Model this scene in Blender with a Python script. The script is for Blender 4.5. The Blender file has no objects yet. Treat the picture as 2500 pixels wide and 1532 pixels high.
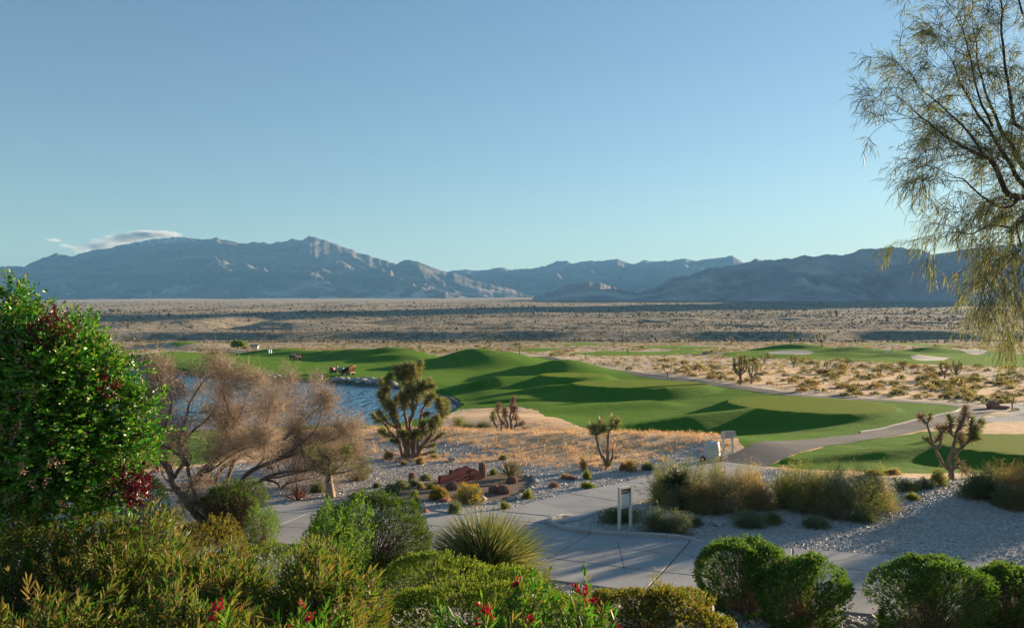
import bpy, bmesh, math, random
import numpy as np
from mathutils import Vector, Matrix

# ------------------------------------------------------------------ camera, sky, sun, exposure
scene = bpy.context.scene
COL = scene.collection
FPX, HOR, EYE = 2083.3, 812.0, 6.0          # focal length and horizon in photo pixels, eye height in m
cam_data = bpy.data.cameras.new("camera")
cam = bpy.data.objects.new("camera", cam_data)
COL.objects.link(cam)
cam.location = (0, 0, EYE)
cam.rotation_euler = (math.radians(90), 0, 0)
cam_data.lens, cam_data.sensor_width = 30.0, 36.0
cam_data.shift_y = (HOR - 766.0) / 2500.0
cam_data.clip_start, cam_data.clip_end = 0.2, 60000.0
scene.camera = cam

SUN_AZ, SUN_EL = math.radians(51), math.radians(8.5)
world = bpy.data.worlds.new("World")
scene.world = world
world.use_nodes = True
wn = world.node_tree
sky = wn.nodes.new("ShaderNodeTexSky")
sky.sky_type = 'NISHITA'
sky.sun_disc = False
sky.sun_elevation = SUN_EL
sky.sun_rotation = SUN_AZ
sky.altitude = 900
sky.air_density = 1.3
sky.dust_density = 0.3
sky.ozone_density = 2.7
bg = wn.nodes["Background"]
bg.inputs[1].default_value = 0.050
wn.links.new(sky.outputs[0], bg.inputs[0])

sun_data = bpy.data.lights.new("sun", 'SUN')
sun_data.energy = 5.0
sun_data.angle = math.radians(0.6)
sun_data.color = (1.0, 0.77, 0.52)
sun = bpy.data.objects.new("sun", sun_data)
COL.objects.link(sun)
SUN_DIR = Vector((math.sin(SUN_AZ) * math.cos(SUN_EL), math.cos(SUN_AZ) * math.cos(SUN_EL), math.sin(SUN_EL)))
sun.rotation_euler = SUN_DIR.to_track_quat('Z', 'Y').to_euler()
sun.location = (60, 50, 40)

vs = scene.view_settings
vs.view_transform, vs.look, vs.gamma = 'Standard', 'None', 1.0
vs.use_curve_mapping = False
vs.exposure = 1.88
try:
    scene.cycles.use_denoising = True
    scene.cycles.max_bounces = 6
    scene.cycles.diffuse_bounces = 3
    scene.cycles.transparent_max_bounces = 6
    scene.cycles.volume_bounces = 0
    scene.cycles.sample_clamp_indirect = 6.0
except Exception:
    pass

# ------------------------------------------------------------------ helpers
rng = np.random.default_rng(11)
random.seed(11)


def U(a, b, n=None):
    return rng.uniform(a, b, n)


def nz(v):
    return v / np.maximum(np.linalg.norm(v, axis=-1, keepdims=True), 1e-9)


def sm(a, b, x):
    t = np.clip((x - a) / (b - a), 0, 1)
    return t * t * (3 - 2 * t)


def vnoise(x, y, seed=0):
    xi, yi = np.floor(x).astype(np.int64), np.floor(y).astype(np.int64)
    xf, yf = x - xi, y - yi
    u, v = xf * xf * xf * (xf * (xf * 6 - 15) + 10), yf * yf * yf * (yf * (yf * 6 - 15) + 10)

    def h(a, b):
        n = (a * 374761393 + b * 668265263 + seed * 144665) & 0xffffffff
        n = ((n ^ (n >> 13)) * 1274126177) & 0xffffffff
        n = n ^ (n >> 16)
        return (n & 0xffff) / 32767.5 - 1.0
    a, b, c, d = h(xi, yi), h(xi + 1, yi), h(xi, yi + 1), h(xi + 1, yi + 1)
    return (a * (1 - u) + b * u) * (1 - v) + (c * (1 - u) + d * u) * v


def fbm(x, y, o=4, seed=0, gain=0.5):
    s, a, f = 0.0, 1.0, 1.0
    for i in range(o):
        s = s + a * vnoise(x * f, y * f, seed + i * 17)
        a *= gain
        f *= 2.03
    return s


def ridged(x, y, o=5, seed=0, gain=0.5):
    s, a, f = 0.0, 1.0, 1.0
    for i in range(o):
        s = s + a * (1 - 2 * np.abs(vnoise(x * f, y * f, seed + i * 17)))
        a *= gain
        f *= 2.05
    return s


def P(px, py, z=0.0):
    """World point that a photo pixel shows when it lies at height z."""
    d = FPX * (EYE - z) / (py - HOR)
    return np.array([(px - 1250.0) * d / FPX, d, z])


def PD(px, py, d):
    """World point that a photo pixel shows at depth d."""
    return np.array([(px - 1250.0) * d / FPX, d, EYE - (py - HOR) * d / FPX])


class Acc:
    def __init__(self):
        self.V, self.F, self.M, self.n = [], {}, {}, 0

    def add(self, V, F, m=0):
        V = np.asarray(V, float).reshape(-1, 3)
        for f in (F if isinstance(F, list) else [F]):
            f = np.asarray(f, np.int64)
            if f.size == 0:
                continue
            k = f.shape[1]
            self.F.setdefault(k, []).append(f + self.n)
            self.M.setdefault(k, []).append(np.full(len(f), m, np.int32))
        self.V.append(V)
        self.n += len(V)
        return self

    def build(self, name, mats, parent=None, smooth=False, loc=None, kind=None):
        V = np.concatenate(self.V) if self.V else np.zeros((0, 3))
        me = bpy.data.meshes.new(name)
        mats = mats if isinstance(mats, (list, tuple)) else [mats]
        for m in mats:
            me.materials.append(m)
        base = np.zeros(3)
        if parent is not None:
            base = np.array(parent['_org'] if '_org' in parent else parent.location)
        elif loc is not None:
            base = np.array(loc, float)
        V = V - base
        li, ls, mi, s = [], [], [], 0
        for k in self.F:
            f = np.concatenate(self.F[k])
            li.append(f.ravel())
            ls.append(s + np.arange(len(f)) * k)
            mi.append(np.concatenate(self.M[k]))
            s += f.size
        me.vertices.add(len(V))
        me.vertices.foreach_set('co', V.astype(np.float32).ravel())
        if li:
            li, ls, mi = np.concatenate(li), np.concatenate(ls), np.concatenate(mi)
            me.loops.add(len(li))
            me.loops.foreach_set('vertex_index', li.astype(np.int32))
            me.polygons.add(len(ls))
            me.polygons.foreach_set('loop_start', ls.astype(np.int32))
            me.polygons.foreach_set('material_index', mi.astype(np.int32))
            me.polygons.foreach_set('use_smooth', np.full(len(ls), smooth, bool))
        me.update(calc_edges=True)
        o = bpy.data.objects.new(name, me)
        COL.objects.link(o)
        if parent is not None:
            o.parent = parent
        elif loc is not None:
            o.location = tuple(base)
        if kind:
            o['kind'] = kind
        return o


def tag(o, label, cat, group=None):
    o['label'] = label
    o['category'] = cat
    if group:
        o['group'] = group
    return o


def thing(name, label, cat, loc, group=None):
    o = bpy.data.objects.new(name, None)
    COL.objects.link(o)
    o.location = tuple(float(v) for v in loc)
    o.empty_display_size = 0.2
    return tag(o, label, cat, group)


def dup(root, loc, rz=0.0, sc=1.0, label=None):
    r = root.copy()
    COL.objects.link(r)
    r.location = tuple(float(v) for v in loc)
    r.rotation_euler = (0, 0, rz)
    r.scale = (sc, sc, sc)
    if label:
        r['label'] = label
    for ch in root.children:
        c = ch.copy()
        COL.objects.link(c)
        c.parent = r
        for g in ch.children:
            e = g.copy()
            COL.objects.link(e)
            e.parent = c
    return r


def frame(D):
    """Two unit vectors square to each row of D."""
    D = nz(np.asarray(D, float))
    ref = np.where(np.abs(D[:, 2:3]) > 0.9, np.array([[1.0, 0, 0]]), np.array([[0, 0, 1.0]]))
    a = nz(np.cross(D, ref))
    return D, a, np.cross(D, a)


def tubes(A, B, ra, rb, k=3):
    A, B = np.asarray(A, float), np.asarray(B, float)
    n = len(A)
    ra, rb = np.broadcast_to(ra, n), np.broadcast_to(rb, n)
    _, a, b = frame(B - A)
    ang = np.arange(k) * 2 * math.pi / k
    c, s = np.cos(ang)[None, :, None], np.sin(ang)[None, :, None]
    off = a[:, None] * c + b[:, None] * s
    V = np.concatenate([A[:, None] + off * ra[:, None, None], B[:, None] + off * rb[:, None, None]], 1)
    i = np.arange(k)
    q = np.stack([i, (i + 1) % k, (i + 1) % k + k, i + k], 1)
    F = (np.arange(n)[:, None, None] * 2 * k + q[None]).reshape(-1, 4)
    return V.reshape(-1, 3), F


def ribbons(A, B, wa, wb):
    """Flat thin strips, one quad each, with random roll."""
    A, B = np.asarray(A, float), np.asarray(B, float)
    n = len(A)
    _, a, b = frame(B - A)
    th = U(0, 2 * math.pi, n)[:, None]
    s = a * np.cos(th) + b * np.sin(th)
    wa, wb = np.broadcast_to(wa, n)[:, None], np.broadcast_to(wb, n)[:, None]
    V = np.stack([A - s * wa / 2, A + s * wa / 2, B + s * wb / 2, B - s * wb / 2], 1)
    return V.reshape(-1, 3), np.arange(4 * n).reshape(-1, 4)


def limb(pts, rad, k=6, cap=True):
    pts = np.asarray(pts, float)
    n = len(pts)
    rad = np.broadcast_to(np.asarray(rad, float), n)
    T = np.gradient(pts, axis=0)
    T = nz(T)
    ref = np.array([0.31, 0.86, 0.41])
    a = nz(np.cross(T, ref[None]))
    b = np.cross(T, a)
    ang = np.arange(k) * 2 * math.pi / k
    V = pts[:, None] + (a[:, None] * np.cos(ang)[None, :, None] + b[:, None] * np.sin(ang)[None, :, None]) * rad[:, None, None]
    i = np.arange(k)
    q = np.stack([i, (i + 1) % k, (i + 1) % k + k, i + k], 1)
    F = (np.arange(n - 1)[:, None, None] * k + q[None]).reshape(-1, 4)
    out = [F]
    if cap:
        out.append(np.array([list(range(k))[::-1], list(range((n - 1) * k, n * k))]))
    return V.reshape(-1, 3), out


def leafs(Pb, D, L, W, roll=None, fold=0.0, wpos=0.45):
    """Rhombic leaves, one quad each."""
    n = len(Pb)
    L, W = np.broadcast_to(L, n)[:, None], np.broadcast_to(W, n)[:, None]
    D, a, b = frame(D)
    th = (U(0, 2 * math.pi, n) if roll is None else np.broadcast_to(roll, n))[:, None]
    s = a * np.cos(th) + b * np.sin(th)
    nn = np.cross(D, s)
    mid = Pb + D * L * wpos + nn * fold * W
    V = np.stack([Pb, mid + s * W / 2, Pb + D * L, mid - s * W / 2], 1)
    return V.reshape(-1, 3), np.arange(4 * n).reshape(-1, 4)


def blades(Pb, D, L, W, droop=0.0, segs=3, roll=None, taper=0.6):
    """Curved strip leaves that end in a point."""
    n = len(Pb)
    L, W, droop = np.broadcast_to(L, n)[:, None], np.broadcast_to(W, n)[:, None], np.broadcast_to(droop, n)[:, None]
    D, a, b = frame(D)
    th = (U(0, 2 * math.pi, n) if roll is None else np.broadcast_to(roll, n))[:, None]
    s = a * np.cos(th) + b * np.sin(th)
    rows = []
    for i in range(segs):
        t = i / segs
        w = W * (0.55 + 0.9 * t if t < 0.5 else 1.0 - taper * (t - 0.5) * 1.2)
        c = Pb + D * L * t - np.array([[0, 0, 1.0]]) * droop * L * t * t
        rows += [c - s * w / 2, c + s * w / 2]
    rows.append(Pb + D * L - np.array([[0, 0, 1.0]]) * droop * L)
    V = np.stack(rows, 1)
    k = 2 * segs + 1
    base = np.arange(n)[:, None] * k
    F4 = np.concatenate([base + np.array([[2 * i, 2 * i + 1, 2 * i + 3, 2 * i + 2]]) for i in range(segs - 1)]) if segs > 1 else np.zeros((0, 4), int)
    F3 = base + np.array([[2 * segs - 2, 2 * segs - 1, 2 * segs]])
    return V.reshape(-1, 3), [F4, F3]


def boxv(c, s, rz=0.0, tilt=None):
    c, s = np.asarray(c, float), np.asarray(s, float) / 2
    V = np.array([[x, y, z] for z in (-1, 1) for y in (-1, 1) for x in (-1, 1)], float) * s
    if tilt is not None:
        V = V @ np.array(Matrix.Rotation(tilt[0], 3, tilt[1])).T
    ca, sa = math.cos(rz), math.sin(rz)
    V = V @ np.array([[ca, -sa, 0], [sa, ca, 0], [0, 0, 1]]).T + c
    F = np.array([[0, 2, 3, 1], [4, 5, 7, 6], [0, 1, 5, 4], [2, 6, 7, 3], [0, 4, 6, 2], [1, 3, 7, 5]])
    return V, F


def bev_box(name, c, s, mat, parent, rz=0.0, bev=0.01, tilt=None):
    """A box with a chamfered edge all round: one mesh object."""
    bm = bmesh.new()
    V, F = boxv(c, s, rz, tilt)
    vs_ = [bm.verts.new(v) for v in V]
    for f in F:
        bm.faces.new([vs_[i] for i in f])
    bmesh.ops.recalc_face_normals(bm, faces=bm.faces)
    if bev > 0:
        bmesh.ops.bevel(bm, geom=bm.edges[:], offset=bev, segments=1, affect='EDGES')
    base = Vector(parent.location) if parent is not None else Vector((0, 0, 0))
    bmesh.ops.translate(bm, verts=bm.verts, vec=-base)
    me = bpy.data.meshes.new(name)
    bm.to_mesh(me)
    bm.free()
    me.materials.append(mat)
    o = bpy.data.objects.new(name, me)
    COL.objects.link(o)
    if parent is not None:
        o.parent = parent
    return o


def lathe(prof, c, k=16, axis='z', cap=True):
    """prof: list of (radius, height)."""
    prof = np.asarray(prof, float)
    ang = np.arange(k) * 2 * math.pi / k
    V = np.stack([prof[:, 0:1] * np.cos(ang), prof[:, 0:1] * np.sin(ang), np.repeat(prof[:, 1:2], k, 1)], -1)
    if axis == 'x':
        V = V[..., [2, 0, 1]]
    elif axis == 'y':
        V = V[..., [1, 2, 0]]
    V = V.reshape(-1, 3) + np.asarray(c, float)
    i = np.arange(k)
    q = np.stack([i, (i + 1) % k, (i + 1) % k + k, i + k], 1)
    F = (np.arange(len(prof) - 1)[:, None, None] * k + q[None]).reshape(-1, 4)
    out = [F]
    if cap:
        n = len(prof)
        out.append(np.array([list(range(k))[::-1], list(range((n - 1) * k, n * k))]))
    return V, out


# ------------------------------------------------------------------ materials
def newmat(name):
    m = bpy.data.materials.new(name)
    m.use_nodes = True
    m.node_tree.nodes.clear()
    return m, m.node_tree.nodes, m.node_tree.links


def ramp(n, stops, interp='LINEAR'):
    r = n.new('ShaderNodeValToRGB')
    r.color_ramp.interpolation = interp
    e = r.color_ramp.elements
    while len(e) < len(stops):
        e.new(0.5)
    for el, (p, c) in zip(e, stops):
        el.position = p
        el.color = (*c, 1)
    return r


def mat_leaf(name, cols, trans=0.35, rough=0.5, spec=0.3, tcol=None):
    """Leaf: each blade takes its own tone; light passes through it."""
    m, n, l = newmat(name)
    g = n.new('ShaderNodeNewGeometry')
    r = ramp(n, [(i / max(1, len(cols) - 1), c) for i, c in enumerate(cols)])
    l.new(g.outputs['Random Per Island'], r.inputs[0])
    p = n.new('ShaderNodeBsdfPrincipled')
    p.inputs['Roughness'].default_value = rough
    p.inputs['Specular IOR Level'].default_value = spec
    l.new(r.outputs[0], p.inputs['Base Color'])
    t = n.new('ShaderNodeBsdfTranslucent')
    mixc = n.new('ShaderNodeMix')
    mixc.data_type = 'RGBA'
    mixc.blend_type = 'MULTIPLY'
    mixc.inputs[0].default_value = 1.0
    l.new(r.outputs[0], mixc.inputs[6])
    mixc.inputs[7].default_value = (*(tcol or (1.3, 1.35, 0.7)), 1)
    l.new(mixc.outputs[2], t.inputs[0])
    ms = n.new('ShaderNodeMixShader')
    ms.inputs[0].default_value = trans
    l.new(p.outputs[0], ms.inputs[1])
    l.new(t.outputs[0], ms.inputs[2])
    o = n.new('ShaderNodeOutputMaterial')
    l.new(ms.outputs[0], o.inputs[0])
    return m


def mat_noise(name, cols, scale=4.0, rough=0.8, bump=0.0, bscale=None, spec=0.3, detail=6, metal=0.0, stretch=None, bdist=0.02, obj=True):
    """Plain surface whose tone wanders between the given colours."""
    m, n, l = newmat(name)
    tc = n.new('ShaderNodeTexCoord')
    src = tc.outputs['Object'] if obj else n.new('ShaderNodeNewGeometry').outputs['Position']
    if stretch:
        mp = n.new('ShaderNodeMapping')
        mp.inputs['Scale'].default_value = stretch
        l.new(src, mp.inputs[0])
        src = mp.outputs[0]
    t = n.new('ShaderNodeTexNoise')
    t.inputs['Scale'].default_value = scale
    t.inputs['Detail'].default_value = detail
    t.inputs['Roughness'].default_value = 0.62
    l.new(src, t.inputs['Vector'])
    k = len(cols)
    r = ramp(n, [(0.28 + 0.44 * i / max(1, k - 1), c) for i, c in enumerate(cols)])
    l.new(t.outputs[0], r.inputs[0])
    p = n.new('ShaderNodeBsdfPrincipled')
    p.inputs['Roughness'].default_value = rough
    p.inputs['Specular IOR Level'].default_value = spec
    p.inputs['Metallic'].default_value = metal
    l.new(r.outputs[0], p.inputs['Base Color'])
    if bump:
        t2 = n.new('ShaderNodeTexNoise')
        t2.inputs['Scale'].default_value = bscale or scale * 4
        t2.inputs['Detail'].default_value = 4
        l.new(src, t2.inputs['Vector'])
        b = n.new('ShaderNodeBump')
        b.inputs['Strength'].default_value = bump
        b.inputs['Distance'].default_value = bdist
        l.new(t2.outputs[0], b.inputs['Height'])
        l.new(b.outputs[0], p.inputs['Normal'])
    o = n.new('ShaderNodeOutputMaterial')
    l.new(p.outputs[0], o.inputs[0])
    return m


class NG:
    """Small wrapper to write node graphs briefly."""

    def __init__(self, name):
        self.m, self.n, self.l = newmat(name)
        self.pos = self.n.new('ShaderNodeNewGeometry').outputs['Position']

    def noise(self, scale, detail=4, vec=None, rough=0.6, stretch=None):
        v = vec if vec is not None else self.pos
        if stretch:
            mp = self.n.new('ShaderNodeMapping')
            mp.inputs['Scale'].default_value = stretch
            self.l.new(v, mp.inputs[0])
            v = mp.outputs[0]
        t = self.n.new('ShaderNodeTexNoise')
        t.inputs['Scale'].default_value = scale
        t.inputs['Detail'].default_value = detail
        t.inputs['Roughness'].default_value = rough
        self.l.new(v, t.inputs['Vector'])
        return t.outputs[0]

    def voro(self, scale, out='Distance', feature='F1', stretch=None, rnd=1.0):
        v = self.pos
        if stretch:
            mp = self.n.new('ShaderNodeMapping')
            mp.inputs['Scale'].default_value = stretch
            self.l.new(v, mp.inputs[0])
            v = mp.outputs[0]
        t = self.n.new('ShaderNodeTexVoronoi')
        t.feature = feature
        t.inputs['Scale'].default_value = scale
        t.inputs['Randomness'].default_value = rnd
        self.l.new(v, t.inputs['Vector'])
        return t.outputs[out]

    def ramp(self, fac, stops):
        r = ramp(self.n, stops)
        self.l.new(fac, r.inputs[0])
        return r.outputs[0]

    def step(self, fac, a, b):
        m = self.n.new('ShaderNodeMapRange')
        m.inputs[1].default_value, m.inputs[2].default_value = a, b
        self.l.new(fac, m.inputs[0])
        return m.outputs[0]

    def mix(self, f, a, b, mode='MIX'):
        m = self.n.new('ShaderNodeMix')
        m.data_type = 'RGBA'
        m.blend_type = mode
        for s, v in ((m.inputs[0], f), (m.inputs[6], a), (m.inputs[7], b)):
            if isinstance(v, (tuple, list)):
                s.default_value = (*v, 1)
            elif isinstance(v, (int, float)):
                s.default_value = v
            else:
                self.l.new(v, s)
        return m.outputs[2]

    def math(self, op, a, b=0.0):
        m = self.n.new('ShaderNodeMath')
        m.operation = op
        for s, v in ((m.inputs[0], a), (m.inputs[1], b)):
            if isinstance(v, (int, float)):
                s.default_value = v
            else:
                self.l.new(v, s)
        return m.outputs[0]

    def bump(self, h, strength, dist=0.02, normal=None):
        b = self.n.new('ShaderNodeBump')
        b.inputs['Strength'].default_value = strength
        b.inputs['Distance'].default_value = dist
        self.l.new(h, b.inputs['Height'])
        if normal is not None:
            self.l.new(normal, b.inputs['Normal'])
        return b.outputs[0]

    def out(self, col, rough=0.9, normal=None, spec=0.2, sheen=0.0, sheen_col=None):
        p = self.n.new('ShaderNodeBsdfPrincipled')
        if isinstance(col, tuple):
            p.inputs['Base Color'].default_value = (*col, 1)
        else:
            self.l.new(col, p.inputs['Base Color'])
        p.inputs['Roughness'].default_value = rough
        p.inputs['Specular IOR Level'].default_value = spec
        if sheen:
            p.inputs['Sheen Weight'].default_value = sheen
            p.inputs['Sheen Roughness'].default_value = 0.6
            p.inputs['Sheen Tint'].default_value = (*(sheen_col or (1, 1, 1)), 1)
        if normal is not None:
            self.l.new(normal, p.inputs['Normal'])
        o = self.n.new('ShaderNodeOutputMaterial')
        self.l.new(p.outputs[0], o.inputs[0])
        self.p = p
        return self.m

# ------------------------------------------------------------------ lie of the land
def poly_sdf(poly, x, y):
    """Signed distance to a closed outline, positive inside."""
    poly = np.asarray(poly, float)[:, :2]
    best = np.full(x.shape, 1e9)
    ins = np.zeros(x.shape, bool)
    for (ax, ay), (bx, by) in zip(poly, np.roll(poly, -1, 0)):
        ex, ey = bx - ax, by - ay
        t = np.clip(((x - ax) * ex + (y - ay) * ey) / (ex * ex + ey * ey + 1e-9), 0, 1)
        best = np.minimum(best, (x - ax - t * ex) ** 2 + (y - ay - t * ey) ** 2)
        c = (ay > y) != (by > y)
        ins ^= c & (x < (bx - ax) * (y - ay) / (by - ay + 1e-12) + ax)
    return np.sqrt(best) * np.where(ins, 1, -1)


def line_dist(pts, x, y):
    """Distance to an open line and the position along it."""
    best, tt, acc = np.full(x.shape, 1e9), np.zeros(x.shape), 0.0
    for a, b in zip(pts[:-1], pts[1:]):
        ex, ey = b[0] - a[0], b[1] - a[1]
        L = math.hypot(ex, ey)
        t = np.clip(((x - a[0]) * ex + (y - a[1]) * ey) / (L * L), 0, 1)
        d = np.hypot(x - a[0] - t * ex, y - a[1] - t * ey)
        m = d < best
        best = np.where(m, d, best)
        tt = np.where(m, acc + t * L, tt)
        acc += L
    return best, tt


def smax(a, b, k):
    return 0.5 * (a + b + np.sqrt((a - b) ** 2 + k * k))


def spline(pts, step):
    """Smooth line through the given points."""
    p = np.asarray(pts, float)
    q = np.vstack([2 * p[0] - p[1], p, 2 * p[-1] - p[-2]])
    out = []
    for i in range(1, len(q) - 2):
        n = max(2, int(np.linalg.norm(q[i + 1] - q[i]) / step))
        t = np.linspace(0, 1, n, endpoint=False)[:, None]
        out.append(0.5 * (2 * q[i] + (q[i + 1] - q[i - 1]) * t + (2 * q[i - 1] - 5 * q[i] + 4 * q[i + 1] - q[i + 2]) * t ** 2
                          + (3 * q[i] - q[i - 1] - 3 * q[i + 1] + q[i + 2]) * t ** 3))
    out.append(p[-1:])
    return np.vstack(out)


WATER = -2.05
POND = np.array([P(a, b, WATER) for a, b in [
    (1121, 1001), (1117, 988), (1099, 976), (1066, 967), (1037, 960), (985, 950), (928, 943), (865, 939), (812, 935), (719, 931), (648, 931),
    (560, 924), (470, 917), (400, 905), (340, 896), (250, 896), (100, 905), (-250, 925), (-350, 1090), (-100, 1085), (120, 1080), (300, 1072),
    (450, 1062), (600, 1054), (720, 1049), (807, 1047), (926, 1047), (985, 1040), (1030, 1030), (1070, 1022), (1100, 1014)]])[:, :2]
WALK = spline([(30, 12), (18, 17.4), (11.2, 19.8), (5, 21.8), (0.3, 24.0), (-4.2, 26.2), (-9, 27.7), (-16, 28.4), (-30, 28.6)], 0.6)
BRANCH = spline([(0.2, 25.8), (1.15, 28.4), (2.85, 30.6), (5.2, 33.0), (8.0, 36.2), (10.8, 39.2)], 0.4)
PATH = spline([(10.3, 38.7), (15.0, 44.7), (20.9, 50.2), (26.4, 55.6), (31.6, 60.9), (35.2, 64.6), (37.2, 69.0), (36.4, 73.8), (32.6, 79.0), (28.4, 86.5),
               (26.3, 97), (23.6, 115), (19.5, 140), (16, 160), (10, 185), (2, 212), (-6, 235)], 0.8)
WALK_HW, BRANCH_HW, PATH_HW = 2.7, 1.4, 1.12

# teeing grounds: flat-topped ellipses (x, y, half width, half depth, height, bank slope)
TEES = [(24.3, 70.2, 6.2, 8.8, 0.16, 0.36), (14.8, 99, 7.8, 8.0, 0.12, 0.34), (8.3, 116, 4.6, 6.5, 0.30, 0.34), (26.6, 42.0, 5.6, 4.6, 0.50, 0.36)]
# long grassy crests: points (x, y, z), side slope, half width of the top
CRESTS = [
    ([(18.6, 66.0, 0.14), (13.0, 63.2, -0.10), (7.0, 60.6, -0.65)], 0.36, 0.5),
    ([(7.6, 99.0, 0.10), (4.0, 98.6, -0.10), (0.1, 98.0, -0.75), (-4.5, 97.0, -1.5)], 0.36, 0.5),
    ([(4.0, 115, 0.2), (-2.1, 111.5, 0.28), (-5.4, 112.5, -0.5), (-9.2, 106, -1.3)], 0.34, 0.8),
    ([(22.0, 42.6, 0.46), (17.5, 41.0, 0.40), (13.3, 39.6, 0.16)], 0.34, 0.4),
    ([(1.5, 76, -0.9), (6.5, 79, -0.75), (13, 82, -0.55)], 0.16, 1.0),
]
# rounded hills: photo column, depth, top height, half width across, half width deep, turn
HILLS = [
    (1165, 178, 2.75, 9.0, 11, 0.3), (1225, 182, 2.0, 6, 9, 0.0), (1100, 176, 0.7, 8, 9, 0.0), (1378, 141, 1.62, 7.0, 8, -0.2), (1330, 146, 0.6, 6, 8, 0.0),
    (955, 208, 2.5, 10, 9, 0.0), (880, 214, 2.1, 9, 9, 0.0), (985, 196, 1.2, 9, 7, 0.0), (830, 226, 1.6, 9, 8, 0.0), (745, 232, 1.3, 10, 8, 0.0), (690, 245, 1.6, 12, 8, 0.0),
    (395, 205, 1.1, 9, 9, 0.0), (470, 215, 0.8, 10, 8, 0.0), (330, 212, 0.2, 9, 8, 0.0), (450, 330, 2.6, 18, 12, 0.0), (520, 335, 1.9, 14, 12, 0.0), (610, 262, 0.9, 12, 8, 0.0),
    (1945, 272, 2.5, 14, 8, 0.0), (1932, 249, 1.25, 17, 10, 0.0), (2085, 246, 2.0, 10, 9, 0.0), (2160, 236, 1.2, 9, 9, 0.0), (2060, 224, 0.9, 8, 8, 0.0), (1900, 222, 0.5, 9, 7, 0.0),
    (2195, 216, 0.9, 7, 7, 0.0), (2275, 268, 1.6, 9, 9, 0.0), (2380, 262, 0.8, 12, 9, 0.0), (1775, 238, 0.7, 6, 8, 0.0), (1830, 246, 0.7, 9, 8, 0.0), (2480, 205, -0.2, 9, 8, 0.0),
    (2180, 360, 1.4, 12, 12, 0.0), (2245, 350, 0.5, 10, 10, 0.0), (2110, 350, 0.2, 10, 10, 0.0), (1410, 360, 0.4, 14, 12, 0.0), (1330, 300, 0.7, 12, 10, 0.0), (1390, 300, 0.6, 9, 10, 0.0),
    (1650, 300, 0.3, 9, 9, 0.0), (1480, 300, -0.1, 10, 9, 0.0), (1600, 330, 0.2, 10, 9, 0.0), (1340, 195, 0.6, 8, 9, 0.0), (1240, 250, 0.6, 9, 8, 0.0), (1150, 262, 0.4, 9, 8, 0.0),
]
_bx = [EYE] and None


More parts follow.
